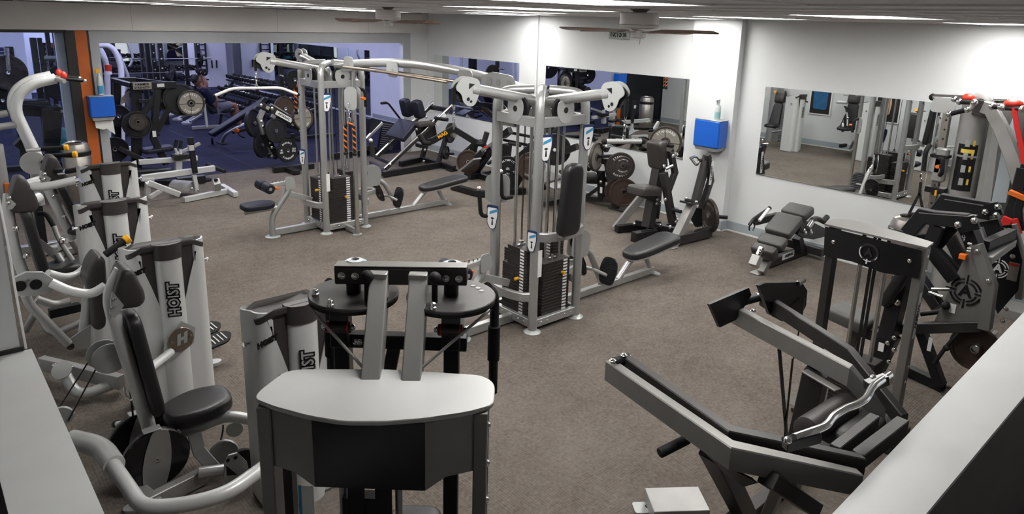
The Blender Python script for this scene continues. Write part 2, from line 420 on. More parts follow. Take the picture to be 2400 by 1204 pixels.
# t-bar grid of the suspended ceiling
gb = MB()
for k in range(-4, 15):
    x = 2.7 + .6 * (k - 1) + .0
    gb.box((x, 5.2, CEIL - .004), (.022, 15.4, .008), bev=0)
for k in range(-1, 12):
    y = .45 + 1.215 * k - .3
    gb.box((3.2, y, CEIL - .0035), (11.4, .022, .007), bev=0)
g_ = part(gb, 'ceiling_grid', 'grid_white', ceil); g_['kind'] = 'stuff'
for k, (x, y) in enumerate(FIX):
    yw = {2.1: 'nearest the half wall', 3.9: 'second from the half wall', 5.75: 'level with the white pilaster', 7.6: 'between the cable towers', 9.4: 'level with the far cable tower', 11.3: 'nearest the soffit'}[y]
    xw = {2.1: 'left end', 5.1: 'middle one', 7.95: 'mirror wall end', 3.6: 'left one', 6.6: 'right one'}[x]
    t = thing('ceiling_light', 'recessed ceiling light panel, %s of the row %s' % (xw, yw), 'ceiling light', (x, y, CEIL), 'recessed ceiling lights over the carpeted gym')
    hb = MB()
    a, b = FW / 2 - .002, FH / 2 - .002
    for dx, dy, sx, sy in ((a, 0, .004, 2 * b), (-a, 0, .004, 2 * b), (0, b, 2 * a, .004), (0, -b, 2 * a, .004)):
        hb.box((x + dx, y + dy, CEIL + FD / 2), (sx, sy, FD), bev=0)
    hb.box((x, y, CEIL + FD + .004), (2 * a, 2 * b, .006), bev=0)
    part(hb, 'housing', 'grid_white', t)
    part(MB().box((x, y, CEIL + FD - .012), (2 * a - .02, 2 * b - .02, .012), bev=0), 'diffuser', 'diffuser', t)
    fb = MB()
    for dx, dy, sx, sy in ((a + .012, 0, .026, 2 * b + .05), (-a - .012, 0, .026, 2 * b + .05), (0, b + .012, 2 * a, .026), (0, -b - .012, 2 * a, .026)):
        fb.box((x + dx, y + dy, CEIL - .005), (sx, sy, .01), bev=0)
    part(fb, 'trim_frame', 'grid_white', t)

# mirror wall (right), with pilasters
slab('wall_mirror_side', XW, XW + .15, -1.0, YW + .2, 0, CEIL, 'wall_paint')
slab('trim_pilaster', 8.75, XW + .01, 5.29, 6.05, 0, CEIL, 'wall_paint')
slab('trim_pilaster_small', 8.845, XW + .01, 9.42, 9.66, 0, CEIL, 'wall_paint')
def basebd(name, p, q, n):
    p = V(p); q = V(q); n = V(n)
    o = struct(MB().beam(p + n * .006 + V((0, 0, .085)), q + n * .006 + V((0, 0, .085)), .012, .13, side=n, upv=V((0, 0, 1)), bev=.002), name, 'baseboard')
    struct(MB().beam(p + n * .009 + V((0, 0, .012)), q + n * .009 + V((0, 0, .012)), .02, .024, side=n, upv=V((0, 0, 1)), bev=.002), 'baseboard_foot', 'base_white', o)
basebd('baseboard_mirror_side', (XW, -1, 0), (XW, 5.29, 0), (-1, 0, 0)); basebd('baseboard_mirror_side', (XW, 6.05, 0), (XW, YW, 0), (-1, 0, 0))
basebd('baseboard_pilaster', (8.75, 5.29, 0), (8.75, 6.05, 0), (-1, 0, 0)); basebd('baseboard_pilaster', (8.75, 5.29, 0), (XW, 5.29, 0), (0, -1, 0))
basebd('baseboard_left', (.32, 4.44, 0), (.32, YW, 0), (1, 0, 0))
def wall_mirror(y0, y1, label):
    t = thing('wall_mirror', label, 'mirror', (XW, (y0 + y1) / 2, .915))
    part(MB().box((XW - .004, (y0 + y1) / 2, 1.517), (.006, y1 - y0, 1.20), bev=0), 'mirror_glass', 'mirror', t)
    part(MB().box((XW - .006, (y0 + y1) / 2, .912), (.012, y1 - y0, .014), bev=.002), 'bottom_channel', 'chrome', t)
wall_mirror(2.79, 4.91, 'large wall mirror right of the white pilaster, reflecting the silver machines')
wall_mirror(1.2, 2.78, 'wall mirror behind the cable trainer with the red straps')
wall_mirror(6.12, 9.2, 'wall mirror left of the white pilaster, below the digital clock')
wall_mirror(9.92, 12.69, 'wall mirror nearest the opening to the free weight room')

# wall with the wide opening to the next room
slab('wall_opening_header', 2.42, 8.45, YW, YW + .13, 2.36, 3.4, 'wall_grey')
slab('wall_opening_left', 2.42, 2.56, YW, YW + .13, 0, 2.36, 'wall_grey')
slab('wall_opening_right', 8.27, 8.45, YW, YW + .13, 0, 2.36, 'wall_grey')
slab('wall_corner', 8.45, XW + .1, YW, YW + .13, 0, 3.4, 'wall_paint')
slab('trim_reveal_right', 8.262, 8.272, YW + .012, YW + .13, 0, 2.36, 'wall_lavender')
slab('ceiling_soffit', -2.6, XW, YW - .06, YW + .0, 2.565, 3.4, 'soffit_paint')
for x in (1.2, 3.05, 5.5, 7.4): slab('trim_joint', x, x + .006, YW - .0625, YW - .05, 2.57, CEIL, 'silver_dark')
slab('trim_soffit_edge', -2.6, XW, YW - .066, YW - .055, CEIL - .014, CEIL, 'black_frame')
# glazed front with the orange post
slab('trim_post_orange', 2.235, 2.395, YW - .02, YW + .1, 0, 2.56, 'orange_paint')
slab('trim_post_dark', 2.395, 2.425, YW - .02, YW + .1, 0, 2.56, 'black_frame')
slab('trim_post_dark', 2.10, 2.235, YW - .02, YW + .1, 0, 2.56, 'black_frame')
slab('trim_window_head', -2.6, 2.12, YW - .02, YW + .1, 2.52, 2.58, 'black_frame')
slab('trim_window_sill', -2.6, 2.12, YW - .02, YW + .1, 0, .08, 'black_frame')
wn = slab('window_1', -2.6, 2.11, YW + .03, YW + .04, .08, 2.53, 'window_glass')
slab('trim_jamb_white', 1.98, 2.10, YW + .10, YW + .20, 0, 2.53, 'wall_lavender')

# left wall and the two half walls of the landing where the camera stands
slab('wall_left', .05, .32, 4.44, YW, 0, CEIL, 'wall_paint')
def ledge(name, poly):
    o = struct(MB().prism(poly, (0, 0, .515), (1, 0, 0), (0, 1, 0), 1.03), name, 'ledge_side_shaded')
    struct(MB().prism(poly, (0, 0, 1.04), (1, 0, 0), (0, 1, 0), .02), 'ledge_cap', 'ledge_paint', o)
ledge('wall_half_left', [(.097, .93), (.371, .93), (.371, 4.43), (.097, 4.43)])
ledge('wall_half_right', [(.097, .661), (7.5, .72), (7.5, 1.08), (2.54, .922), (.371, .85), (.097, .85)])
slab('trim_ledge_gap', .05, .335, 4.425, 4.437, 1.046, 1.075, 'black_frame')
slab('wall_landing_back', -2.6, -2.5, -2.5, YW, 0, CEIL, 'wall_paint')
slab('wall_landing_side', -2.6, 9.0, -2.6, -2.5, 0, CEIL, 'wall_paint')

# next room
slab('wall_next_right', 10.41, 10.55, YW, 29.4, 0, 3.5, 'wall_lavender')
slab('wall_next_far', -3, 10.5, 29.3, 29.45, 0, 3.5, 'wall_lavender')
slab('wall_next_left', -3.1, -3, YW, 29.4, 0, 3.5, 'wall_lavender')
slab('ceiling_next', -3, 10.5, YW + .13, 29.4, 3.4, 3.5, 'ceiling_tile')
basebd('baseboard_next_right', (10.41, YW + .13, 0), (10.41, 18.0, 0), (-1, 0, 0))
slab('trim_pillar_next', 8.75, 10.1, 28.8, 29.3, 0, 3.4, 'wall_lavender')
def far_mirror(name_label, c, s):
    t = thing('wall_mirror', name_label, 'mirror', c); part(MB().box(c, s, bev=0), 'mirror_glass', 'mirror', t)
far_mirror('long mirror on the lavender wall behind the dumbbell racks', (10.402, 23.5, 1.0), (.012, 10.8, 1.87))
far_mirror('mirror on the far end wall of the free weight room', (6.9, 29.29, 1.06), (3.6, .012, 2.0))
far_mirror('small mirror on the end wall seen through the glass front', (4.55, 29.29, 1.1), (1.0, .012, 1.2))
for y in (14.6, 18.2, 21.8, 25.4, 28):
    for x in (.6, 4.2, 7.8):
        t = thing('ceiling_light', 'cool white light panel in the ceiling of the free weight room', 'ceiling light', (x, y, 3.39), 'cool ceiling lights of the free weight room')
        part(MB().box((x, y, 3.385), (1.2, .6, .02), bev=0), 'diffuser', 'diffuser_cool', t)
        part(MB().box((x, y, 3.394), (1.26, .66, .012), bev=0), 'trim_frame', 'grid_white', t)

# ---------------------------------------------------------------- the two four-stack cable towers
def stack_plate_inst(root, name, x, y, z, sx, sy, h=.028):
    return inst('stack_plate_%d_%d' % (int(sx * 1000), int(sy * 1000)), lambda b: b.box((0, 0, 0), (sx, sy, h), bev=.003), 'stack_black', name, root, (x, y, z))
def weight_stack(root, cx, cy, sx, sy, n_low, n_up, label_axis, z0=.135):
    """n_low full plates then n_up narrower ones; label strip on the -x / -y face"""
    z = z0; k = 0; p = .0315
    for i in range(n_low + n_up):
        w, d = (sx, sy) if i < n_low else ((sx, sy * .78) if label_axis == 'x' else (sx * .78, sy))
        oy = 0 if i < n_low else (-.03 if label_axis == 'x' else .03)
        stack_plate_inst(root, 'stack_plate', cx + (oy if label_axis == 'y' else 0), cy + (oy if label_axis == 'x' else 0), z, w, d)
        if label_axis == 'x': loc = (cx - sx / 2 - .001, cy - sy / 2 + .075, z); s = (.003, .055, .018)
        else: loc = (cx + sx / 2 - .065, cy - sy / 2 - .001, z); s = (.055, .003, .018)
        inst('plate_number_' + label_axis, lambda b: b.box((0, 0, 0), s, bev=.0), 'white_label', 'number_tag', root, loc)
        z += p
    top = z - p / 2
    hx = .0
    ax = V((0, 1, 0)) if label_axis == 'x' else V((1, 0, 0))
    for s in (-1, 1):
        o = ax * (s * .095)
        part(MB().cyl((cx + o.x, cy + o.y, .06), (cx + o.x, cy + o.y, 2.0), .0125, seg=10), 'guide_rod', 'steel_rod', root)
    part(MB().cyl((cx, cy, top), (cx, cy, 2.0), .004, seg=6), 'cable', 'black_gloss', root)
    part(MB().cyl((cx, cy, top - .01), (cx, cy, top + .05), .018, seg=10).cyl((cx - .05, cy, top + .01), (cx + .05, cy, top + .01), .01, seg=8), 'stack_top_bolt', 'chrome', root)
    # selector pin with its yellow knob
    zz = z0 + p * (n_low * .72)
    if label_axis == 'x': a = (cx - sx / 2, cy - sy / 2 + .12, zz); b = (cx - sx / 2 - .045, cy - sy / 2 + .12, zz)
    else: a = (cx + sx / 2 - .11, cy - sy / 2, zz); b = (cx + sx / 2 - .11, cy - sy / 2 - .045, zz)
    part(MB().cyl(a, b, .017, seg=12, bev=.004), 'selector_pin', 'yellow', root)
    return top
def arc_bar(p, q, n, bulge, w, h):
    """flat curved bumper bar from p to q bulging along n"""
    p = V(p); q = V(q); n = V(n); pts = []
    for k in range(13):
        t = k / 12; s = min(1, math.sin(PI * t) ** .45)
        pts.append(p + (q - p) * t + n * (bulge * s))
    m = MB(); R = []
    for i, c in enumerate(pts):
        d = (pts[min(i + 1, 12)] - pts[max(i - 1, 0)]).normalized(); s = d.cross(V((0, 0, 1))).normalized()
        R.append([c + s * a + V((0, 0, b)) for a, b in ((w / 2, -h / 2 + .006), (w / 2, h / 2 - .006), (w / 2 - .006, h / 2), (-w / 2 + .006, h / 2), (-w / 2, h / 2 - .006), (-w / 2, -h / 2 + .006), (-w / 2 + .006, -h / 2), (w / 2 - .006, -h / 2))])
    return m.rings(R)
HEAD = smooth_poly([(-.02, .10), (.10, .105), (.175, .06), (.20, 0.0), (.19, -.03), (.135, -.05), (.10, -.12), (.03, -.15), (-.03, -.125), (-.05, -.06), (-.06, .05)], .035, 3)
def pulley_head(root, c, d, lowz):
    """pulley housing at arm end c, arm direction d; cable drops to lowz; returns drop point"""
    c = V(c); d = V(d).normalized(); s = d.cross(V((0, 0, 1))).normalized(); u = s.cross(d)
    pb = MB()
    for k in (-.034, .034): pb.prism(HEAD, c + s * k - d * .02, d, u, .008)
    h = part(pb, 'pulley_housing', 'silver_panel', root)
    wc = c + d * .085 - u * .03
    part(MB().lathe(wc - s * .013, s, [(.09, 0), (.082, .013), (.09, .026)], 24), 'pulley', 'rubber', h)
    for x, y, r in ((.055, -.085, .016), (.02, -.10, .012)):
        for k in (-.0395, .0395): part(MB().cyl(c + d * (x - .02) + u * y + s * (k - .002), c + d * (x - .02) + u * y + s * (k + .002), r, seg=12), 'housing_hole', 'black_gloss', h)
    for k in (-.0395, .0395): part(MB().prism([(-.01, .05), (.05, .05), (.045, .0)], c + s * k, d, u, .003), 'housing_slot', 'black_gloss', h)
    part(MB().cyl(c - d * .075, c - d * .0, .05, .05, seg=18, bev=.006), 'arm_collar', 'silver', root)
    drop = wc + d * .085
    part(MB().cyl((drop.x, drop.y, drop.z), (drop.x, drop.y, lowz + .16), .006, seg=8).cyl((drop.x, drop.y, lowz + .30), (drop.x, drop.y, lowz + .16), .022, .016, seg=10), 'cable', 'black_gloss', root)
    part(MB().chain((drop.x, drop.y, lowz + .17), (drop.x, drop.y, lowz), .013), 'snap_chain', 'chrome', root)
    return V((drop.x, drop.y, lowz))
PLACARD = smooth_poly([(-.064, .125), (.064, .125), (.064, .03), (.045, -.05), (.03, -.115), (-.025, -.125), (-.064, -.06)], .02, 3)
def placard(root, c, n, k=1.):
    c = V(c); n = V(n).normalized(); ux = V((0, 0, 1)).cross(n).normalized(); uz = V((0, 0, 1))
    sc = lambda P, f: [(x * f, y * f) for x, y in P]
    p = part(MB().prism(sc(PLACARD, k), c, ux, uz, .006), 'instruction_placard', 'label_navy', root, 'navy and white instruction placard')
    part(MB().prism(sc(PLACARD, k * .86), c + n * .0035 - uz * .008 * k, ux, uz, .002), 'placard_face', 'white_label', p)
    part(MB().prism([(-.03 * k, .06 * k), (.052 * k, .095 * k), (.052 * k, .065 * k), (-.035 * k, .03 * k)], c + n * .0052, ux, uz, .0012), 'placard_stripe', 'label_blue', p)
    f = MB().prism(ellipse(.018 * k, .009 * k, 12), c + n * .0052 - uz * .005 * k, ux, uz, .0012).prism([(-.006 * k, -.03 * k), (.006 * k, -.03 * k), (.009 * k, -.075 * k), (-.009 * k, -.075 * k)], c + n * .0052, ux, uz, .0012).prism(ellipse(.006 * k, .007 * k, 10), c + n * .0052 - uz * .024 * k, ux, uz, .0012)
    part(f, 'placard_figure', 'black_gloss', p)
def cable_tower(cx, cy, label, arms, stacks):
    root = thing('cable_tower', label, 'gym machine', (cx, cy, 0), 'four-stack cable towers')
    P = lambda x, y, z: V((cx + x, cy + y, z))
    A = .295
    for sx, sy in ((-1, -1), (1, -1), (1, 1), (-1, 1)):
        part(MB().tube([P(sx * A, sy * A, 0), P(sx * A, sy * A, 2.255), P(sx * .05, sy * .05, 2.275)], .044, bend=.15, seg=16, res=7), 'post', 'silver', root)
        part(MB().lathe(P(sx * A, sy * A, 0), (0, 0, 1), [(.085, 0), (.085, .008), (.075, .014), (.046, .03)], 20), 'foot_disc', 'silver_panel', root)
    for a, b in (((-1, -1), (1, -1)), ((1, -1), (1, 1)), ((1, 1), (-1, 1)), ((-1, 1), (-1, -1))):
        p = P(a[0] * A, a[1] * A, .085); q = P(b[0] * A, b[1] * A, .085); d = (q - p).normalized()
        part(MB().beam(p + d * .03, q - d * .03, .05, .08), 'base_rail', 'silver', root)
        z = V((0, 0, 1.93))
        part(MB().beam(p + d * .03 + z, q - d * .03 + z, .06, .09), 'top_rail', 'silver', root)
        n = d.cross(V((0, 0, 1))); mid = (p + q) / 2
        bolts(root, [mid + n * .026 + d * x for x in (-.2, -.12, .12, .2)], n, .011)
        # top pulley bracket: round side plate with a hole and the pulley seen edge on
        c = mid + z + V((0, 0, .10)) - n * .02
        br = part(MB().prism(smooth_poly([(-.10, .09), (.10, .09), (.11, -.03), (.05, -.12), (-.05, -.12), (-.11, -.03)], .06, 4), c + n * .05, d, (0, 0, 1), .007), 'pulley_bracket', 'silver_panel', root)
        part(MB().cyl(c + n * .052, c + n * .0555, .028, seg=16), 'bracket_hole', 'black_gloss', br)
        part(MB().lathe(c + n * .0 - n * .02, n, [(.115, 0), (.105, .016), (.115, .032)], 24), 'pulley', 'rubber', br)
    for d, top in arms:
        d = V(d); s = V((0, 0, 1)).cross(d)
        b = P(0, 0, 0) + d * .06
        e = P(0, 0, 2.31) + d * .80
        part(MB().tube([V((b.x, b.y, 1.98)), V((b.x, b.y, 2.17)), V((e.x, e.y, e.z))], .047, bend=.13, seg=16, res=7), 'arm', 'silver', root)
        arms_drop.append(pulley_head(root, e + d * .05, (e - V((b.x, b.y, 2.17))).normalized(), top))
    for st in stacks: weight_stack(root, cx + st[0], cy + st[1], *st[2:])
    return root, P
arms_drop = []
T1 = (4.57, 4.785); T2 = (4.46, 8.80)
tw1, P1 = cable_tower(T1[0], T1[1], 'silver four-post cable tower nearest the camera with a tall black back pad',
                     [((-1, 0, 0), 2.03), ((0, -1, 0), 1.98)],
                     [(-.205, 0.0, .15, .36, 15, 6, 'x'), (.02, -.205, .36, .15, 17, 0, 'y'), (.2, .05, .15, .34, 16, 5, 'x'), (0, .21, .34, .15, 18, 0, 'y')])
tw2, P2 = cable_tower(T2[0], T2[1], 'silver four-post cable tower farther back, before the free weight room opening',
                     [((-1, 0, 0), 2.03), ((0, 1, 0), 1.95)],
                     [(-.205, 0.0, .15, .36, 19, 0, 'x'), (-.06, -.205, .36, .15, 15, 5, 'y'), (.2, .05, .15, .34, 16, 5, 'x'), (0, .21, .34, .15, 18, 0, 'y')])
# placards
placard(tw1, P1(-.25, -.342, 1.79), (-.25, -1, 0)); placard(tw1, P1(.30, -.342, 1.84), (-.1, -1, 0)); placard(tw1, P1(-.345, .27, 1.02), (-1, -.35, 0)); placard(tw1, P1(-.342, -.30, .92), (-1, -.2, 0), .85)
placard(tw2, P2(-.25, -.342, 1.79), (-.3, -1, 0)); placard(tw2, P2(-.345, .25, .98), (-1, -.3, 0), .9)
part(MB().box(P1(-.27, -.341, .70), (.05, .004, .26), bev=0), 'warning_label', 'white_label', tw1, 'pale printed warning label')
part(MB().box(P2(-.27, -.341, .72), (.05, .004, .24), bev=0), 'warning_label', 'white_label', tw2, 'pale printed warning label')
# bumper bars
def bumpers(root, P, front_z, left_z):
    part(arc_bar(P(-.30, .29, left_z), P(-.30, -.29, left_z), (-1, 0, 0), .13, .045, .085), 'bumper_bar', 'silver', root)
    part(arc_bar(P(.30, -.29, .34), P(.30, .29, .34), (1, 0, 0), .13, .045, .085), 'bumper_bar', 'silver', root)
    if front_z: part(arc_bar(P(-.29, -.30, front_z), P(.29, -.30, front_z), (0, -1, 0), .12, .045, .085), 'bumper_bar', 'silver', root)
bumpers(tw1, P1, .955, .36); bumpers(tw2, P2, None, .40)
# back pad of the nearest tower
t = part(MB().pad(P1(-.115, -.49, 1.0), (1, 0, 0), (0.0, -.06, 1), taper_pad(.27, .20, .68, .09), .085, .03), 'back_pad', 'vinyl', tw1, 'tall tapered black back pad')
part(MB().box(P1(-.115, -.46, 1.0), (.06, .08, .09)), 'pad_bracket', 'silver', tw1)
# low row on the +x side of both towers
SEAT = smooth_poly([(-.43, -.10), (-.20, -.155), (.36, -.165), (.44, -.10), (.44, .10), (.36, .165), (-.20, .155), (-.43, .10)], .13, 5)
FOOT = smooth_poly([(-.09, 0), (.09, 0), (.12, .18), (.08, .30), (-.08, .30), (-.12, .18)], .06, 4)
def low_row(root, P):
    part(MB().beam(P(.29, 0, .06), P(1.93, 0, .06), .06, .075), 'floor_beam', 'silver', root)
    part(MB().prism(ellipse(.10, .055, 20), P(1.95, 0, .012), (0, 1, 0), (-1, 0, 0), .016), 'foot_plate', 'silver_panel', root)
    s = part(MB().pad(P(1.86, 0, .335), (1, 0, .10), (0, 1, 0), SEAT, .075, .028), 'seat', 'vinyl', root, 'black boat shaped seat pad')
    part(MB().prism([(x * .97, y * .97) for x, y in SEAT], P(1.86, 0, .326), (1, 0, .10), (0, 1, 0), .018), 'seat_board', 'silver', s)
    part(MB().tube([P(1.30, 0, .08), P(1.52, 0, .29), P(2.1, 0, .335)], .036, bend=.08, seg=12), 'seat_support', 'silver', root)
    part(MB().tube([P(1.88, 0, .08), P(1.74, 0, .31)], .030, seg=12), 'seat_leg', 'silver', root)
    part(MB().tube([P(1.04, 0, .07), P(.80, 0, .50), P(.62, 0, .62)], .035, bend=.06, seg=12), 'pedal_post', 'silver_dark', root)
    part(arc_bar(P(.36, -.1, .42), P(.36, .1, .42), (1, 0, 0), .26, .04, .07), 'pulley_loop', 'silver', root)
    for s_ in (-1, 1):
        o = P(.90 if s_ < 0 else .84, s_ * .155, .16 if s_ < 0 else .20)
        fp = part(MB().prism([(x, y) for x, y in FOOT], o, (0, 1, 0), (-.35, 0, 1) if s_ > 0 else (.25, 0, 1), .018), 'pedal', 'black_gloss', root, 'ribbed black foot pedal')
        rb = MB(); U = V((-.35, 0, 1) if s_ > 0 else (.25, 0, 1)).normalized(); n = V((0, 1, 0)).cross(U)
        for k in range(9): rb.beam(o + U * (.04 + .028 * k) - V((0, .085, 0)) + n * .010, o + U * (.04 + .028 * k) + V((0, .085, 0)) + n * .010, .006, .008, bev=0)
        for k in range(9): rb.beam(o + U * (.04 + .028 * k) - V((0, .085, 0)) - n * .010, o + U * (.04 + .028 * k) + V((0, .085, 0)) - n * .010, .006, .008, bev=0)
        r_ = part(rb, 'pedal_rib', 'rubber', fp); r_['kind'] = 'stuff'
        part(MB().tube([o + U * .10, P(.86, 0, .30)], .02, seg=8), 'pedal_axle', 'silver_dark', root)
    pp = part(MB().prism(smooth_poly([(-.11, 0), (-.09, .28), (.02, .32), (.11, .24), (.08, 0)], .07, 4), P(.60, -.05, .50), (.9, -.45, 0), (0, 0, 1), .01).prism(smooth_poly([(-.11, 0), (-.09, .28), (.02, .32), (.11, .24), (.08, 0)], .07, 4), P(.60, .02, .50), (.9, -.45, 0), (0, 0, 1), .01), 'low_pulley_plate', 'silver_panel', root)
    part(MB().cyl(P(.60, -.03, .66), P(.62, .0, .66), .10, seg=24), 'low_pulley', 'rubber', pp)
    part(MB().chain(P(.72, 0, .62), P(.80, 0, .52), .012), 'snap_chain', 'chrome', root)
low_row(tw1, P1); low_row(tw2, P2)
# pulldown seat on the -x side of both towers
def pulldown_seat(root, P):
    part(MB().beam(P(-.29, 0, .06), P(-.90, 0, .06), .06, .085), 'floor_beam', 'silver', root)
    part(MB().tube([P(-.93, 0, 0), P(-.93, 0, .28), P(-.68, 0, .60), P(-.66, 0, .74)], .040, bend=.10, seg=14), 'seat_post', 'silver', root)
    part(MB().lathe(P(-.93, 0, 0), (0, 0, 1), [(.10, 0), (.10, .008), (.09, .014), (.042, .02)], 20), 'foot_disc', 'silver_panel', root)
    part(MB().tube([P(-.84, 0, .40), P(-1.28, 0, .39)], .032, seg=12), 'seat_arm', 'silver', root)
    part(MB().pad(P(-1.10, 0, .425), (1, 0, 0), (0, 1, 0), smooth_poly([(-.22, -.13), (.10, -.16), (.21, -.08), (.21, .08), (.10, .16), (-.22, .13)], .09, 5), .07, .026), 'seat', 'vinyl_navy', root, 'black rounded seat pad')
    part(MB().beam(P(-.66, 0, .72), P(-.98, 0, .70), .05, .05), 'roller_arm', 'silver_panel', root)
    part(MB().prism(smooth_poly([(-.07, -.09), (.07, -.06), (.05, .09), (-.07, .10)], .04), P(-.66, -.035, .70), (1, 0, 0), (0, 0, 1), .01), 'roller_bracket', 'silver_panel', root)
    r = MB()
    for s in (-1, 1): r.lathe(P(-1.0, s * .015, .70), (0, s, 0), [(.055, 0), (.066, .012), (.066, .165), (.05, .18)], 20)
    ro = part(r, 'thigh_roller', 'vinyl_navy', root, 'pair of black foam thigh rollers')
    part(MB().cyl(P(-1.0, -.198, .70), P(-1.0, .198, .70), .022, seg=12), 'roller_cap', 'chrome', ro)
    part(MB().cyl(P(-.86, -.03, .67), P(-.86, -.085, .67), .020, seg=12, bev=.004), 'adjust_knob', 'orange', root)
    hb = MB()
    for k in range(4): hb.cyl(P(-.74 - .05 * k, 0, .735), P(-.74 - .05 * k, 0, .765), .006, seg=6)
    part(hb, 'stop_pin', 'brass_disc', root)['kind'] = 'stuff'
    part(MB().beam(P(-.68, 0, .56), P(-.36, 0, .43), .05, .07), 'brace', 'silver', root)
pulldown_seat(tw1, P1); pulldown_seat(tw2, P2)
# black bent handles on the nearest tower
for pts in ([P1(-.30, .31, 1.03), P1(-.42, .36, 1.02), P1(-.43, .38, 1.30)], [P1(.02, .40, 1.15), P1(-.10, .42, 1.14), P1(-.11, .44, 1.42)]):
    part(MB().tube(pts, .021, bend=.09, seg=12), 'bent_handle', 'rubber', tw1, 'black bent grip handle')
    part(MB().sphere(pts[-1], .026), 'handle_cap', 'chrome', tw1)
# chrome adjustable columns facing each other
def column(root, P, sy, zc):
    part(MB().beam(P(0, sy * .30, .05), P(0, sy * .60, .05), .05, .07), 'column_base', 'silver', root)
    part(MB().prism(ellipse(.07, .05, 18), P(0, sy * .60, .010), (1, 0, 0), (0, 1, 0), .016), 'foot_plate', 'silver_panel', root)
    part(MB().beam(P(0, sy * .60, .02), P(0, sy * .60, 2.22), .052, .052, side=V((1, 0, 0)), upv=V((0, 1, 0)), bev=.006), 'adjust_column', 'steel_rod', root, 'chrome adjustable pulley column')
    part(MB().beam(P(0, sy * .2, 2.22), P(0, sy * .63, 2.22), .05, .05), 'column_head', 'silver', root)
    c = part(MB().prism(rrect(.17, .30, .07, 5), P(-.05, sy * .62, zc), (.6, -.8 * 1, 0), (0, 0, 1), .012).prism(rrect(.17, .30, .07, 5), P(.03, sy * .58, zc), (.6, -.8, 0), (0, 0, 1), .012), 'carriage', 'silver_panel', root)
    part(MB().tube([P(.06, sy * .6, zc + .12), P(.16, sy * .62, zc + .10), P(.17, sy * .62, zc - .12)], .022, bend=.05), 'carriage_handle', 'rubber', c)
    part(MB().cyl(P(.09, sy * .64, zc), P(.10, sy * .72, zc), .018, seg=10), 'pop_pin', 'orange', c)
column(tw2, P2, -1, 1.86); column(tw1, P1, 1, 1.2)
# overhead beam joining the towers
bt = thing('crossover_beam', 'long arched silver overhead beam joining the two cable towers', 'gym machine', (4.47, 6.8, 2.2))
part(MB().tube([(4.46, 8.62, 2.24), (4.46, 8.2, 2.30), (4.47, 7.4, 2.365), (4.48, 6.7, 2.385), (4.50, 6.0, 2.365), (4.52, 5.4, 2.315), (4.54, 4.95, 2.25)], .050, bend=.25, seg=16, res=5), 'beam', 'silver', bt)
for dx in (-.10, .02): part(MB().tube([(4.46 + dx, 8.25, 2.255), (4.47 + dx, 7.3, 2.265), (4.50 + dx, 6.05, 2.245)], .018, bend=.1, seg=10), 'pull_up_bar', 'brass_disc', bt, 'brownish pull-up grip rod')
for y, s in ((7.15, 1), (8.2, 1), (5.75, 1)):
    b = part(MB().prism(smooth_poly([(-.13, -.02), (-.08, -.09), (.08, -.09), (.14, -.02), (.12, .09), (-.10, .09)], .04), (4.41, y, 2.30), (0, 1, 0), (0, 0, 1), .01), 'beam_gusset', 'silver_panel', bt)
    part(MB().cyl((4.402, y, 2.29), (4.4045, y, 2.29), .022, seg=14), 'gusset_hole', 'silver_dark', b)
ep = part(MB().prism(smooth_poly([(-.28, -.08), (-.10, -.12), (.26, -.06), (.28, .04), (.10, .10), (-.22, .08)], .06), (4.455, 5.28, 2.30), (0, 1, 0), (0, 0, 1), .012), 'end_plate', 'silver_panel', bt)
for y, r in ((5.42, .045), (5.28, .035), (5.12, .035)): part(MB().cyl((4.444, y, 2.30), (4.4485, y, 2.30), r, seg=18), 'plate_hole', 'silver_dark', ep)

# attachments hanging from the arms
def rope(drop, name, label):
    d = V(drop); t = thing(name, label, 'rope attachment', d, 'orange and black ropes hanging from the far tower')
    part(MB().cyl(d + V((0, 0, .0)), d - V((0, 0, .06)), .022, seg=12), 'rope_collar', 'chrome', t)
    for s in (-1, 1):
        for mi, m in enumerate(('rubber', 'orange')):
            b = MB()
            for ph in ((0, 2) if mi == 0 else (1,)):
                pts = []
                for k in range(44):
                    z = -.05 - .40 * k / 43; a = k * .75 + ph * 2 * PI / 3 + 0
                    w = min(1, k / 8); pts.append(d + V((s * .055 * w * .6 + .011 * math.cos(a), -s * .055 * w + .011 * math.sin(a), z)))
                b.tube(pts, .0125, bend=0, seg=6)
            part(b, 'rope_strand', m, t)
        e = d + V((s * .033, -s * .055, -.45))
        part(MB().lathe(e, (0, 0, -1), [(.022, 0), (.030, .01), (.030, .035), (.02, .045)], 14), 'rope_end', 'rubber', t)
def lat_bar(c, d, half, drop_, r, label, name='lat_bar', m='iron_grey', cat='cable bar'):
    c = V(c); d = V(d).normalized(); t = thing(name, label, cat, c)
    z = V((0, 0, 1)); b = c - z * .05
    part(MB().tube([b - d * half - z * drop_, b - d * half * .58, b + d * half * .58, b + d * half - z * drop_], r, bend=.07, seg=12), 'bar', m, t)
    part(MB().cyl(c, c - z * .05, .014, seg=10), 'eyelet', 'chrome', t)
    for s in (-1, 1): part(MB().sphere(b + d * half * s - z * drop_, r * 1.25), 'end_cap', 'rubber', t)
    return t
lat_bar(arms_drop[2], (.95, -.30, 0), .50, .09, .018, 'long pale bent pulldown bar hanging from the far cable tower', m='fan_white')
rope(arms_drop[3], 'triceps_rope', 'orange and black triceps rope hanging left of the far tower post')
rope(P2(-.10, -.66, 1.62), 'triceps_rope', 'orange and black triceps rope hanging at the chrome column of the far tower')
part(MB().chain(P2(-.10, -.66, 1.80), P2(-.10, -.66, 1.62), .012), 'snap_chain', 'chrome', tw2)
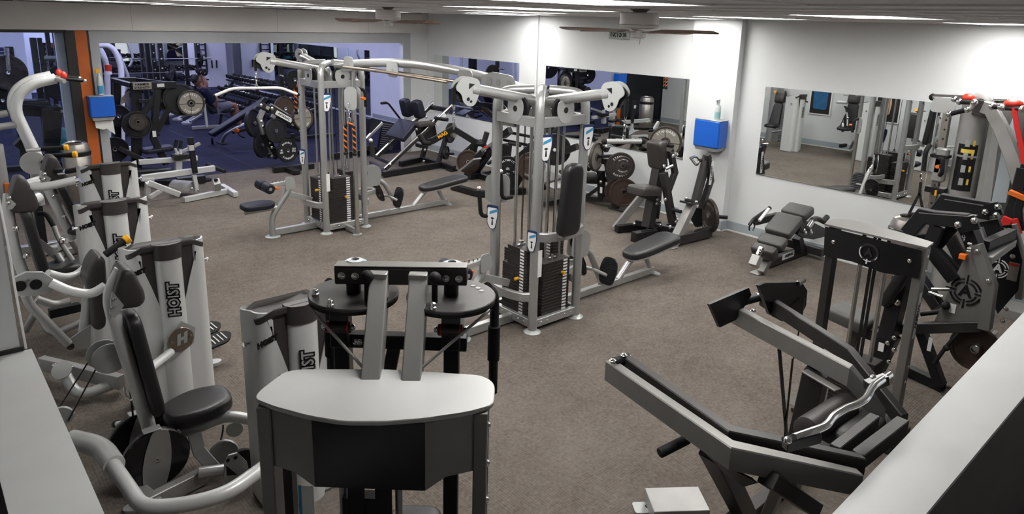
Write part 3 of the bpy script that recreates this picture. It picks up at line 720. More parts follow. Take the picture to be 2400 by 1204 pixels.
lat_bar(arms_drop[1], (.86, -.50, 0), .17, 0.0, .022, 'short straight silver bar hanging from the nearest tower arm', 'straight_bar', 'silver_panel')
# wide black pulldown handle shaped like a shallow v
dp = arms_drop[0]
mg = thing('pulldown_bar', 'wide black v-shaped pulldown handle with yellow print, hanging by chain', 'cable handle', dp)
D = V((.80, -.60, 0)).normalized(); Z = V((0, 0, 1))
pts = [dp - D * .285 - Z * .12, dp - D * .255 - Z * .165, dp - D * .19 - Z * .165, dp - Z * .02, dp + D * .19 - Z * .165, dp + D * .175 - Z * .165, dp + D * .285 - Z * .09]
part(MB().path_beam([dp - D * .215 - Z * .165, dp - D * .175 - Z * .15, dp - Z * .045, dp + D * .175 - Z * .15, dp + D * .215 - Z * .165], .022, .055, D.cross(Z)), 'handle_frame', 'black_steel', mg)
part(MB().tube([dp - D * .195 - Z * .17, dp - D * .255 - Z * .175, dp - D * .29 - Z * .10], .024, bend=.05), 'grip', 'rubber', mg)
part(MB().tube([dp + D * .195 - Z * .17, dp + D * .255 - Z * .175, dp + D * .285 - Z * .07], .024, bend=.05), 'grip', 'rubber', mg)
uu = (-D * .175 - Z * .105).normalized()
NF = D.cross(Z)
text('MAG', dp - D * .095 - Z * .098 + NF * .0125, (D * .175 + Z * .105), Z, .042, 'yellow', mg, bold=.001)
part(MB().cyl(dp, dp - Z * .05, .014, seg=10), 'eyelet', 'chrome', mg)

# ---------------------------------------------------------------- the row of silver selectorised machines along the left wall
def hoist_shell(side, cx, cy, H):
    """one curved side panel: front edge sweeps inwards towards the floor, wraps round the side to the back"""
    hw, y0, y1 = .265, -.115, .19
    def inner(z):
        t = max(0., min(1., (z - .40) / (H - .47))); return .018 + .185 * t ** 1.55
    def plan(z, off):
        xi = inner(z); P = []
        w = hw - off; yf = y0 + off * .9; R = .085
        n = 9
        P.append((xi, yf + .0)); P.append(((xi + w - R) / 2, yf))
        for k in range(n + 1):
            a = math.radians(-90 + 90 * k / n); P.append((w - R + R * math.cos(a), yf + R + R * math.sin(a)))
        P.append((w, .05)); 
        for k in range(1, 5):
            a = math.radians(90 * k / 4); P.append((w - .06 + .06 * math.cos(a), y1 - .06 + .06 * math.sin(a) - off))
        return P
    R = []
    zs = [0.015, .2, .4, .55, .7, .85, 1.0, 1.1, H - .10, H - .065, H - .045]
    for z in zs:
        o = plan(z, 0); i = plan(z, .010)
        def topz(x, y): 
            if z < H - .05: return z
            return z + (.028 if x > .19 else 0) - max(0., y + .02) * .30
        R.append([V((cx + side * x, cy + y, topz(x, y))) for x, y in o] + [V((cx + side * x, cy + y, topz(x, y))) for x, y in i[::-1]])
    return MB().rings(R)
def hoist_tower(root, cx, cy, H=1.30, logo=True):
    for s in (-1, 1): part(hoist_shell(s, cx, cy, H), 'shroud_panel', 'shroud_silver', root, 'silver curved shroud panel')
    # front column, half round
    cp = [(.09 * math.cos(math.radians(a)), -.105 - .055 * math.sin(math.radians(a))) for a in range(0, 181, 15)] + [(-.09, -.085), (.09, -.085)]
    part(MB().rings([[V((cx + x, cy + y, z)) for x, y in cp] for z in (.0, H - .10)]), 'front_column', 'shroud_silver', root)
    # black cap with its two drooping skirts and raised rim
    out = smooth_poly([(-.262, -.09), (-.19, -.125), (.19, -.125), (.262, -.09), (.25, .17), (.17, .195), (-.17, .195), (-.25, .17)], .05, 4)
    cap = part(MB().rings([[V((cx + x * f, cy + y * f, z + H - max(0, abs(x) - .17) * .55 - max(0., y) * .30)) for x, y in out] for f, z in ((.985, -.040), (1.0, -.022), (1.0, -.006), (.97, 0), (.90, -.012))]), 'top_cap', 'cap_plastic', root, 'dark moulded top cap')
    part(MB().rings([[V((cx + x, cy + y, z)) for x, y in [(.098 * math.cos(math.radians(a)), -.105 - .064 * math.sin(math.radians(a))) for a in range(0, 181, 15)] + [(-.098, -.07), (.098, -.07)]] for z in (H - .115, H - .002)]), 'column_cap', 'cap_plastic', cap)
    for s in (-1, 1):
        sk = smooth_poly([(s * .235, H - .03), (s * .085, H - .03), (s * .085, H - .42), (s * .105, H - .46), (s * .14, H - .44)], .03, 3)
        part(MB().prism(sk, (cx, cy - .088, 0), (1, 0, 0), (0, 0, 1), .03), 'cap_skirt', 'cap_plastic', cap)
    part(MB().box((cx, cy + .02, .55), (.34, .16, .95)), 'stack_box', 'black_steel', root)
    for x in (-.1, .1): part(MB().cyl((cx + x, cy - .07, .1), (cx + x, cy - .07, H - .1), .012, seg=8), 'guide_rod', 'steel_rod', root)
    part(MB().box((cx, cy + .04, .03), (.46, .30, .06)), 'tower_base', 'silver', root)
    if logo:
        for m, b, dy in (('black_gloss', .012, 0.), ('silver_panel', .001, .0014)):
            text('HOIST', (cx, cy - .1612 - dy, H - .42), (0, 0, 1), (-1, 0, 0), .105, m, root, bold=b, shear=.18, sx=.86)
        text('HOIST', (cx - .215, cy - .116, H - .185), (1, 0, .25), (-.25, 0, 1), .042, 'black_gloss', root, bold=.004, shear=.2)
    for s in (-1, 1):
        b = V((cx + s * .262, cy - .0, H - .22)); part(MB().cyl(b, b + V((s * .035, 0, 0)), .010, seg=10).lathe(b + V((s * .03, 0, 0)), (s, 0, 0), [(.016, 0), (.020, .004), (.016, .014)], 10), 'side_knob', 'chrome', root)
def xz_pad(root, pts, t, name, m, r=.03, label=None):
    """upholstered block with an x-z profile, t wide in y, centred on the profile's plane"""
    y = pts[0][1]; P = smooth_poly([(p[0], p[2]) for p in pts], .05, 4)
    return part(MB().pad((0, y + t / 2, 0), (1, 0, 0), (0, 0, 1), P, t, r), name, m, root, label)
def back_pad(root, bot, top, w0, w1, t, name='backrest', m='vinyl', dirx=1, label=None):
    bot = V(bot); top = V(top); u = (top - bot); L = u.length
    return part(MB().pad(bot, (0, 1 * dirx, 0), u, taper_pad(w0, w1, L, .08), t, .028), name, m, root, label)
def flat_pad(root, c, dx, outline, t=.08, name='seat', m='vinyl', dz=0., label=None):
    dx = V(dx).normalized(); dy = V((-dx.y, dx.x, 0))
    return part(MB().pad(c, V((dx.x, dx.y, dz)), dy, outline, t, .03), name, m, root, label)
SEAT_OVAL = smooth_poly([(-.20, -.12), (.02, -.185), (.20, -.12), (.22, 0), (.20, .12), (.02, .185), (-.20, .12)], .11, 5)
def head_pad(root, top, w=.20, k=1.):
    """dark wedge shaped head rest; top = top centre point"""
    x, y, z = top
    P = [(-.02, .0), (.035, -.01), (.085, -.16), (.085, -.22), (.05, -.25), (-.085, -.235), (-.075, -.13)]
    return xz_pad(root, [(x + a * k, y, z + b * k) for a, b in P], w, 'headrest', 'cap_plastic', .028, 'dark wedge shaped head rest')
def gusset(root, pts, n, t=.012, m='silver_panel', name='gusset_plate'):
    return part(MB().hull_plate(pts, n, t), name, m, root)
def tube(root, pts, r, name='frame_tube', m='shroud_silver', bend=.08, seg=12, label=None): return part(MB().tube(pts, r, bend=bend, seg=seg), name, m, root, label)
def grip(root, a, b, r=.018, collar='yellow'):
    a = V(a); b = V(b); g = part(MB().cyl(a, b, r, seg=12, bev=.003), 'hand_grip', 'rubber', root)
    if collar: part(MB().cyl(b - (b - a).normalized() * .005, b + (b - a).normalized() * .035, r * 1.35, seg=12, bev=.005), 'grip_collar', collar, g)
    return g
def wheel_disc(root, c, n, r, t, m='rubber', name='disc'):
    return part(MB().lathe(V(c) - V(n) * t / 2, n, [(r * .96, 0), (r, t * .2), (r, t * .8), (r * .96, t), (r * .9, t * .94)], 36), name, m, root)

# ---- machine 1: nearest, its tower beside the dark cabinet
YM = 4.40
m1 = thing('selector_machine', 'silver seated machine nearest the camera, with oval black seat and two black discs', 'gym machine', (1.2, 4.2, 0), 'silver machines along the left wall')
hoist_tower(m1, 1.585, 3.70)
tube(m1, [(0.852, 4.4, 1.418), (0.771, 4.4, 1.283), (0.785, 4.4, 1.131), (0.852, 4.4, 0.705), (0.907, 4.4, 0.33)], .042, 'back_frame', bend=.12, seg=16)
head_pad(m1, (0.857, 4.4, 1.448), .21)
gusset(m1, [(0.769, 4.29, 1.345), (0.821, 4.29, 1.24), (0.766, 4.29, 1.175), (0.743, 4.29, 1.208)], (0, 1, 0))
bolts(m1, [(0.775, 4.28, 1.294), (0.762, 4.28, 1.246)], (0, -1, 0), .012)
back_pad(m1, (0.914, 4.4, 0.463), (0.83, 4.4, 1.146), .30, .22, .075, label='narrow black back pad')
flat_pad(m1, (1.187, 4.38, 0.369), (1, -.05, 0), SEAT_OVAL, .085, dz=.06, label='oval glossy black seat')
tube(m1, [(1, 4.36, 0.282), (1.189, 4.34, 0.278), (1.326, 4.25, 0.356), (1.462, 4.1, 0.335)], .036, 'seat_support', bend=.1, seg=14)
for c, dy in (((0.893, 4.25, 0.228), 0), ((0.878, 4.52, 0.22), 0)):
    d_ = wheel_disc(m1, c, (0, 1, 0), .195, .045, 'black_gloss', 'counter_disc')
    c = V(c); pr_ = [(-.045, .20), (.045, .20), (.075, .06), (.082, -.05), (.06, -.21), (-.06, -.21), (-.082, -.05), (-.075, .06)]
    b_ = part(MB().prism(smooth_poly(pr_, .04, 3), c - V((0, .030, 0)), (1, 0, -.18), (.18, 0, 1), .008), 'disc_bracket', 'silver_dark', d_)
    part(MB().lathe(c - V((0, .034, 0)), (0, -1, 0), [(.016, 0), (.014, .006), (.004, .010)], 12), 'bracket_bolt', 'chrome', d_)
    part(MB().box(c + V((-.01, -.01, .205)), (.10, .06, .008)), 'bracket_top', 'silver_panel', d_)
part(MB().box(V((0.898, 4.24, 0.423)) + V((-.01, 0, .012)), (.03, .025, .003), bev=0), 'warning_label', 'orange', m1, 'small orange warning sticker')
tube(m1, [(0.501, 4.473, 0.4), (0.621, 4.292, 0.4), (0.635, 4.046, 0.4)], .058, 'lower_frame', bend=.16, seg=16)
tube(m1, [(0.629, 4.076, 0.4), (0.655, 3.529, 0.42), (0.837, 3.406, 0.43), (1.009, 3.336, 0.45), (1.267, 3.417, 0.47)], .040, 'swing_bar', 'shroud_silver', bend=.10, seg=16)
part(MB().beam((0.782, 4.073, 0.06), (1.133, 4.139, 0.06), .06, .10), 'floor_rail', 'silver_dark', m1)
part(MB().beam((0.758, 4.417, 0.05), (0.827, 4.028, 0.05), .06, .08), 'floor_rail', 'silver_dark', m1)
part(MB().prism(ellipse(.07, .045, 18), (0.737, 4.163, 0.01), (1, 0, 0), (0, 1, 0), .016), 'foot_plate', 'silver_panel', m1)
tube(m1, [(0.79, 4.116, 0.03), (0.848, 4.118, 0.06)], .02, 'foot_tube')
tube(m1, [(0.907, 4.45, 0.381), (0.792, 4.75, 0.255)], .018, 'stop_arm', bend=0)
part(MB().cyl((0.792, 4.75, 0.255), (0.785, 4.78, 0.24), .024, seg=12), 'stop_cap', 'rubber', m1)
part(MB().beam((1.123, 4.25, 0.303), (1.137, 4.22, 0.175), .08, .03, up=(0, 1, 0)), 'seat_leg', 'silver', m1)
part(MB().beam((1.13, 4.22, 0.193), (1.203, 4.15, 0.06), .08, .03, up=(0, 1, 0)), 'seat_leg', 'silver_dark', m1)
part(MB().cyl((1.081, 4.08, 0.129), (1.223, 4.02, 0.123), .036, seg=18, bev=.004), 'axle_drum', 'silver', m1)
pl = gusset(m1, [(1.209, 3.98, 0.197), (1.235, 3.98, 0.242), (1.29, 3.98, 0.237), (1.343, 3.98, 0.153), (1.354, 3.98, 0.068), (1.303, 3.98, 0.029), (1.209, 3.98, 0.057), (1.197, 3.98, 0.102)], (0, 1, 0), .012, 'silver_panel', 'pulley_plate')
for x, y in ((534, 1078), (552, 1072)): part(MB().cyl(V((1.227, 3.97, 0.215)) if x == 534 else V((1.274, 3.97, 0.213)), (V((1.227, 3.97, 0.215)) if x == 534 else V((1.274, 3.97, 0.213))) + V((0, -.004, 0)), .012, seg=12), 'plate_hole', 'black_gloss', pl)
gusset(m1, [(1.215, 3.972, 0.183), (1.277, 3.972, 0.089), (1.215, 3.972, 0.111)], (0, 1, 0), .004, 'black_gloss', 'plate_slot')
wheel_disc(m1, (1.329, 4.03, 0.132), (0, 1, 0), .085, .03, 'rubber', 'pulley')
wheel_disc(m1, (1.278, 4.2, 0.125), (.2, 1, 0), .09, .03, 'silver', 'pulley_cover')
wheel_disc(m1, (1.389, 4.3, 0.203), (.3, 1, 0), .055, .02, 'silver', 'pulley_cover')
tube(m1, [(1.318, 4.3, 0.263), (1.311, 4.3, 0.202), (1.224, 4.2, 0.117)], .006, 'cable', 'black_gloss')
# twin pulleys behind the back frame and their cables
for q in ((0.737, 4.58, 0.84), (0.746, 4.46, 0.857)):
    wheel_disc(m1, q, (.15, 1, 0), .095, .012, 'silver_panel', 'pulley_cover'); wheel_disc(m1, V(q) + V((0, .016, 0)), (.15, 1, 0), .085, .02, 'rubber', 'pulley')
    part(MB().cyl(V(q) + V((0, -.006, 0)), V(q) + V((0, -.014, 0)), .014, seg=10), 'axle_cap', 'silver_dark', m1)
tube(m1, [(0.676, 4.6, 0.837), (0.495, 4.75, 0.494)], .005, 'cable', 'black_gloss', bend=0)
tube(m1, [(0.691, 4.48, 0.838), (0.511, 4.6, 0.462)], .005, 'cable', 'black_gloss', bend=0)
wheel_disc(m1, (0.492, 4.62, 0.498), (.4, 1, .1), .06, .02, 'silver_panel', 'pulley_cover')
tube(m1, [(0.831, 4.45, 0.777), (0.832, 4.45, 0.44)], .006, 'cable', 'black_gloss', bend=0)
tube(m1, [(0.8, 4.42, 0.671), (0.791, 4.4, 0.626), (0.824, 4.38, 0.579), (0.851, 4.38, 0.613)], .007, 'hook', 'chrome', bend=.02)
# disc emblem on the second tower, with its arm
dc = V((1.305, 5.06, 0.592))
e_ = part(MB().lathe(dc, (0, -1, 0), [(.088, 0), (.092, .004), (.088, .012)], 28), 'emblem_disc', 'brass_disc', m1, 'round bronze disc with the letter H')
text('H', dc + V((0, -.0135, 0)), (1, 0, .2), (-.05, 0, 1), .10, 'silver_panel', m1, bold=.007, shear=.3)
bolts(m1, [dc + V((-.065, -.012, -.01)), dc + V((.065, -.012, .01))], (0, -1, 0), .012, 'brass_disc')
gusset(m1, [dc + V((.02, .012, .13)), dc + V((.11, .012, .06)), dc + V((.09, .012, -.06)), dc + V((-.03, .012, -.13)), dc + V((-.13, .012, -.16)), dc + V((-.11, .012, -.03))], (0, 1, 0), .012)
tube(m1, [(1.226, 5.04, 0.52), (1.012, 4.8, 0.547), (0.9, 4.6, 0.617)], .030, 'press_arm', 'shroud_silver')

# ---- machine 2: pads seen edge on, arms sweeping round the head pad
m2 = thing('selector_machine', 'silver seated machine with holed rocker plate and swept press arms', 'gym machine', (1.1, 5.6, 0), 'silver machines along the left wall')
hoist_tower(m2, 1.30, 5.27)
xz_pad(m2, [(0.943, 5.7, 1.162), (0.988, 5.7, 1.12), (0.974, 5.7, 0.811), (0.935, 5.7, 0.596), (0.882, 5.7, 0.576), (0.847, 5.7, 0.62), (0.861, 5.7, 0.805), (0.841, 5.7, 0.978), (0.889, 5.7, 1.101)], .24, 'backrest', 'cap_plastic', .03, 'tall dark back pad with bulged head')
tube(m2, [(0.903, 5.7, 0.997), (0.851, 5.7, 0.739), (0.802, 5.7, 0.512)], .040, 'back_frame', 'silver_panel', seg=16)
gusset(m2, [(0.844, 5.62, 0.633), (0.825, 5.62, 0.449), (0.686, 5.62, 0.482), (0.68, 5.62, 0.545)], (0, 1, 0), .014, 'silver', 'pivot_plate')
part(MB().cyl((0.697, 5.6, 0.513), V((0.697, 5.6, 0.513)) + V((0, -.02, 0)), .025, seg=14), 'pivot_bolt', 'chrome', m2)
rp = gusset(m2, [(0.418, 5.45, 1.151), (0.487, 5.45, 1.175), (0.581, 5.45, 1.154), (0.642, 5.45, 1.084), (0.619, 5.45, 1.011), (0.526, 5.45, 0.997), (0.421, 5.45, 1.023)], (0, 1, 0), .03, 'silver_panel', 'rocker_plate')
for q in ((0.443, 5.43, 1.091), (0.531, 5.43, 1.082)): part(MB().cyl(q, V(q) + V((0, -.006, 0)), .036, seg=18), 'plate_hole', 'black_gloss', rp)
part(MB().cyl((0.492, 5.43, 1.116), V((0.492, 5.43, 1.116)) + V((0, -.014, 0)), .014, seg=12), 'pivot_bolt', 'chrome', rp)
tube(m2, [(0.642, 5.75, 1.041), (0.743, 5.8, 0.967), (0.832, 5.85, 0.952), (0.913, 5.88, 1.003)], .030, 'press_arm', 'shroud_silver', bend=.12, seg=14)
tube(m2, [(0.615, 5.4, 1.084), (0.711, 5.35, 1.011), (0.829, 5.32, 0.97), (0.912, 5.3, 1.02)], .032, 'press_arm', 'shroud_silver', bend=.14, seg=14)
tube(m2, [(0.472, 5.5, 1), (0.483, 5.5, 0.929), (0.682, 5.55, 0.554)], .030, 'link_tube', 'silver_dark', bend=.08)
grip(m2, (0.988, 5.6, 1.151), (1.132, 5.62, 1.226), .026)
tube(m2, [(0.547, 5.7, 0.884), (0.655, 5.7, 0.807), (0.75, 5.7, 0.816)], .028, 'frame_tube', 'silver_dark')
tube(m2, [(0.664, 7.041, 0.3), (0.573, 7.134, 0.1)], .03, 'frame_tube', 'silver')
tube(m2, [(0.669, 7.014, 0.3), (0.726, 6.851, 0.12), (0.972, 6.942, 0.14)], .032, 'frame_tube', 'silver')
part(MB().beam((0.767, 7.167, 0.2), (1.016, 7.185, 0.2), .07, .08), 'rail_block', 'black_steel', m2)
part(MB().beam((0.577, 6.272, 0.14), (0.989, 5.556, 0.14), .06, .11), 'floor_rail', 'silver_dark', m2)
tube(m2, [(0.663, 5.853, 0.22), (0.71, 5.675, 0.06), (1.006, 5.651, 0.1)], .040, 'floor_tube', 'silver_panel', bend=.10, seg=14)
part(MB().lathe((0.651, 5.815, 0.24), (-.3, -.5, .6), [(.07, 0), (.07, .01), (.045, .014)], 18), 'tube_flange', 'silver', m2)
for q in ((0.632, 6.014, 0.21), (0.721, 5.917, 0.21)): bolts(m2, [q], (0, 0, 1), .016)
# ribbed foot pedals sticking out past the tower
for c, u in (((1.693, 5.598, 0.25), (1, .25, .10)), ((1.719, 5.918, 0.22), (1, .3, .05))):
    u = V(u).normalized()
    pd = part(MB().prism(smooth_poly([(-.10, -.06), (.10, -.075), (.18, 0), (.10, .075), (-.10, .06)], .05, 4), c, u, (-.25, 1, .35), .02), 'pedal', 'rubber', m2, 'ribbed dark foot pedal')
    n = u.cross(V((-.25, 1, .35))).normalized(); w = n.cross(u); rb = MB()
    for k in range(6): rb.beam(V(c) + u * (-.08 + .035 * k) - w * .045 + n * .012, V(c) + u * (-.08 + .035 * k) + w * .045 + n * .012, .010, .006, bev=0)
    part(rb, 'pedal_rib', 'silver_dark', pd)['kind'] = 'stuff'
    tube(m2, [V(c) - u * .09, V(c) - u * .30 - V((0, 0, .05))], .022, 'pedal_arm', 'silver_dark', bend=0)
part(MB().prism(ellipse(.06, .045, 18), (1.708, 5.674, 0.02), (1, 0, 0), (0, 1, 0), .03), 'foot_plate', 'silver_panel', m2)

# ---- machine 3
m3 = thing('selector_machine', 'silver seated machine third from the camera with long forward press arm', 'gym machine', (1.2, 6.8, 0), 'silver machines along the left wall')
hoist_tower(m3, 1.24, 6.50, 1.36)
head_pad(m3, (0.686, 7.15, 1.496), .24, 1.25)
tube(m3, [(0.607, 7.15, 1.345), (0.58, 7.15, 1.218), (0.58, 7.15, 0.873), (0.634, 7.15, 0.546)], .045, 'back_frame', bend=.12, seg=16)
gusset(m3, [(0.566, 7, 1.382), (0.631, 7, 1.288), (0.597, 7, 1.248), (0.556, 7, 1.255)], (0, 1, 0))
bolts(m3, [(0.59, 6.99, 1.348), (0.576, 6.99, 1.306)], (0, -1, 0), .014)
back_pad(m3, (0.732, 7.15, 0.571), (0.652, 7.15, 1.218), .32, .24, .08, label='long black back pad')
for q in ((0.602, 7, 1.076), (0.645, 7, 0.823)): bolts(m3, [q], (0, -1, 0), .02)
tube(m3, [(0.716, 7.1, 1.396), (0.863, 7, 1.407), (1.067, 6.9, 1.456)], .035, 'press_arm', 'shroud_silver', bend=.1, seg=14)
tube(m3, [(0.741, 7.3, 1.392), (0.849, 7.35, 1.391)], .03, 'press_arm', 'shroud_silver')
part(MB().cyl((1.047, 6.9, 1.451), (1.09, 6.88, 1.464), .024, seg=12), 'arm_clamp', 'chrome', m3)
tube(m3, [(0.7, 7.3, 1.204), (0.849, 7.5, 1.211)], .045, 'frame_tube')
flat_pad(m3, (0.956, 7.15, 0.586), (1, 0, 0), SEAT_OVAL, .07, label='black oval seat')
tube(m3, [(0.809, 7.3, 1.108), (0.86, 7.25, 1.111), (0.898, 7.2, 0.998)], .022, 'bent_grip', 'rubber', bend=.05)
tube(m3, [(0.898, 7.2, 0.998), (0.921, 7.15, 0.866), (0.992, 7.1, 0.683)], .022, 'grip_arm', 'silver_dark')
part(MB().sphere((0.936, 7.14, 0.866), .035), 'grip_joint', 'chrome', m3)
gusset(m3, [(0.755, 7.3, 0.919), (0.801, 7.3, 0.87), (0.958, 7.3, 0.675), (0.887, 7.3, 0.649), (0.764, 7.3, 0.829)], (0, 1, 0), .02, 'silver_dark', 'link_plate')
tube(m3, [(0.895, 7.25, 0.723), (0.96, 7.2, 0.538)], .035, 'frame_tube', 'silver')
tube(m3, [(0.559, 7.3, 0.857), (0.621, 7.3, 0.725), (0.591, 7.3, 0.611)], .04, 'frame_tube', 'silver_dark')
tube(m3, [(0.942, 8.747, 0.35), (1.099, 8.908, 0.3)], .03, 'frame_tube', 'silver_panel')
part(MB().beam((1.031, 9.616, 0.06), (1.45, 9.861, 0.06), .07, .08), 'floor_rail', 'silver', m3)
tube(m3, [(1.101, 6.3, 0.547), (1.068, 6.3, 0.479)], .03, 'link_tube', 'silver_panel')
part(MB().prism(smooth_poly([(-.04, -.07), (.05, -.06), (.03, .08), (-.03, .08)], .03), (1.094, 6.33, 0.577), (1, 0, 0), (0, 0, 1), .02), 'link_bracket', 'silver', m3)

# ---- machine 4
m4 = thing('selector_machine', 'silver seated machine farthest in the row, with two yellow-collared grips', 'gym machine', (1.5, 8.4, 0), 'silver machines along the left wall')
hoist_tower(m4, 1.55, 8.10, 1.37)
head_pad(m4, (1.141, 8.75, 1.376), .24, 1.25)
tube(m4, [(1.076, 8.75, 1.207), (1.061, 8.75, 1.079), (1.176, 8.75, 0.67), (1.257, 8.75, 0.411)], .045, 'back_frame', bend=.12, seg=16)
gusset(m4, [(1.023, 8.6, 1.232), (1.108, 8.6, 1.147), (1.071, 8.6, 1.088), (1.019, 8.6, 1.104)], (0, 1, 0))
bolts(m4, [(1.052, 8.59, 1.202), (1.042, 8.59, 1.149), (1.105, 8.6, 0.953), (1.176, 8.6, 0.715)], (0, -1, 0), .018)
back_pad(m4, (1.305, 8.75, 0.476), (1.152, 8.75, 1.057), .30, .22, .08, label='long black back pad')
tube(m4, [(0.88, 8.6, 1.122), (1.007, 8.7, 1.133)], .035, 'press_arm', 'shroud_silver')
tube(m4, [(1.155, 8.6, 1.225), (1.243, 8.55, 1.214), (1.405, 8.45, 1.249)], .028, 'press_arm', 'rubber')
part(MB().cyl((1.184, 8.6, 1.203), (1.246, 8.55, 1.213), .035, seg=12), 'arm_clamp', 'chrome', m4)
grip(m4, (1.135, 9.2, 1.367), (1.34, 9.1, 1.377), .026); grip(m4, (1.183, 8.9, 1.334), (1.367, 8.8, 1.345), .026)
tube(m4, [(1.011, 9.3, 1.35), (1.135, 9.2, 1.363)], .022, 'grip_arm', 'chrome')
tube(m4, [(0.894, 9, 0.877), (0.973, 8.9, 0.934), (1.024, 8.8, 0.994)], .045, 'frame_tube')
flat_pad(m4, (1.401, 8.75, 0.483), (1, 0, 0), SEAT_OVAL, .07)
part(MB().beam((1.251, 9.492, 0.06), (1.48, 9.523, 0.06), .07, .08), 'floor_rail', 'silver', m4)
tube(m4, [(1.286, 9.158, 0.3), (1.393, 9.423, 0.05)], .035, 'frame_tube', 'silver_dark')

# ---- pulldown machine with the two big curved arms and red tipped handles
lp = thing('pulldown_machine', 'silver machine with two big curved arms and red tipped handles', 'gym machine', (1.0, 9.9, 0))
for dy, sh in ((0, 0), (.42, 1)):
    pts = [(1.17, 9.7, 1.088), (0.994, 9.7, 1.733), (1.032, 9.7, 1.915), (1.189, 9.7, 2.044), (1.425, 9.7, 2.095)]
    pts = [V(p) + V((.02 * sh, dy, .0)) for p in pts]
    part(MB().tube(pts, .060, bend=.30, seg=16, res=7), 'curved_arm', 'shroud_silver', lp)
    e = pts[-1]
    part(MB().cyl(e - V((.02, 0, 0)), e + V((.06, -.16, -.02)), .026, seg=12), 'handle_stub', 'silver_dark', lp)
    g_ = part(MB().cyl(e + V((.06, -.02, .0)), e + V((.26, -.08, -.03)), .020, seg=12), 'hand_grip', 'rubber', lp)
    part(MB().sphere(e + V((.08, -.03, .03)), .045, sc=(.8, .8, 1.2)), 'red_tip', 'red', lp, 'red rubber knob')
    part(MB().sphere(e + V((.28, -.085, -.03)), .022), 'grip_cap', 'chrome', lp)
a = V((1.042, 9.7, 1.862)); part(MB().cyl(a, a + V((.02, .42, 0)), .03, seg=12), 'cross_tube', 'silver', lp)
c = V((1.086, 9.62, 1.142))
part(MB().lathe(c, (0, 1, 0), [(.13, 0), (.13, .03), (.12, .035)], 28), 'pivot_disc', 'silver_panel', lp)
part(MB().cyl(c + V((.1, -.02, .0)), c + V((.1, .0, .0)), .028, seg=14), 'pivot_cap', 'black_gloss', lp)
tube(lp, [(0.982, 9.9, 1.711), (1.083, 9.9, 1.234)], .022, 'shock_strut', 'steel_rod', bend=0)
tube(lp, [(0.752, 9.7, 1.567), (0.977, 9.7, 1.588)], .04, 'brace_tube', 'silver_panel', bend=0)
tube(lp, [(0.801, 10.1, 1.65), (0.959, 10.1, 1.675)], .04, 'brace_tube', 'silver_panel', bend=0)
tube(lp, [(1.101, 9.8, 1.068), (1.127, 9.9, 0.733), (1.131, 9.9, 0.572)], .05, 'frame_tube', 'silver')
part(MB().beam((1.001, 10, 1.355), (1.229, 10, 1.114), .12, .16, up=(0, 1, 0)), 'pivot_block', 'black_steel', lp)
part(MB().beam((.60, 9.9, .05), (1.9, 9.9, .05), .10, .09), 'floor_rail', 'silver', lp)
part(MB().beam((1.10, 9.9, .05), (1.10, 9.9, 1.15), .09, .09, side=V((1, 0, 0)), upv=V((0, 1, 0))), 'upright', 'black_steel', lp)
flat_pad(lp, (1.62, 9.9, .46), (1, 0, 0), SEAT_OVAL, .07)
part(MB().beam((1.62, 9.9, .05), (1.62, 9.9, .46), .07, .07, side=V((1, 0, 0)), upv=V((0, 1, 0))), 'seat_post', 'silver', lp)
part(MB().rings([[V((.62 + .17 * math.cos(math.radians(a)), 9.15 + .17 * math.sin(math.radians(a)) * .9, z)) for a in range(0, 360, 20)] for z in (0, 1.42, 1.46)]), 'round_shroud', 'silver', lp, 'tall rounded silver shroud at the picture edge')
part(MB().box((.76, 9.03, 1.0), (.05, .02, .12)), 'warning_label', 'orange', lp, 'orange warning sticker')

# ---------------------------------------------------------------- dark fly machine right in front of the camera
pf = thing('fly_machine', 'dark grey machine closest to the camera, with pale flat top and two pulley discs', 'gym machine', (1.035, 1.813, 0))
_W = V((.7507, -.6606, 0)); _A = V((.6606, .7507, 0)); _O = V((1.035, 1.813, 0)); UZ = V((0, 0, 1))
def Q(w, a, z): return _O + _W * w + _A * a + UZ * z
HT = 1.70
outl = smooth_poly([(-.384, -.03), (-.384, .02), (-.345, .145), (-.30, .168), (.0, .186), (.335, .160), (.375, .125), (.386, .085), (.386, -.03), (.31, -.075), (.18, -.118), (.05, -.144), (-.075, -.148), (-.19, -.120), (-.31, -.072)], .03, 3)
part(MB().prism(outl, Q(0, 0, HT - .006), _W, _A, .016, bev=.003), 'top_plate', 'grey_top', pf, 'pale grey flat top plate')
for s in (-1, 1):
    part(MB().beam(Q(s * .345, -.02, .04), Q(s * .345, -.02, HT - .014), .045, .085, side=_W, upv=_A, bev=.004), 'post', 'grey_steel', pf)
    part(MB().beam(Q(s * .345, .13, .04), Q(s * .345, .13, HT - .014), .045, .06, side=_W, upv=_A, bev=.004), 'post', 'charcoal', pf)
    bolts(pf, [Q(s * .369, -.02, z) for z in (1.62, 1.48, 1.34, 1.2)], _W * s, .011)
fac = [(-.322, -.052), (-.175, -.112), (.175, -.118), (.322, -.052)]
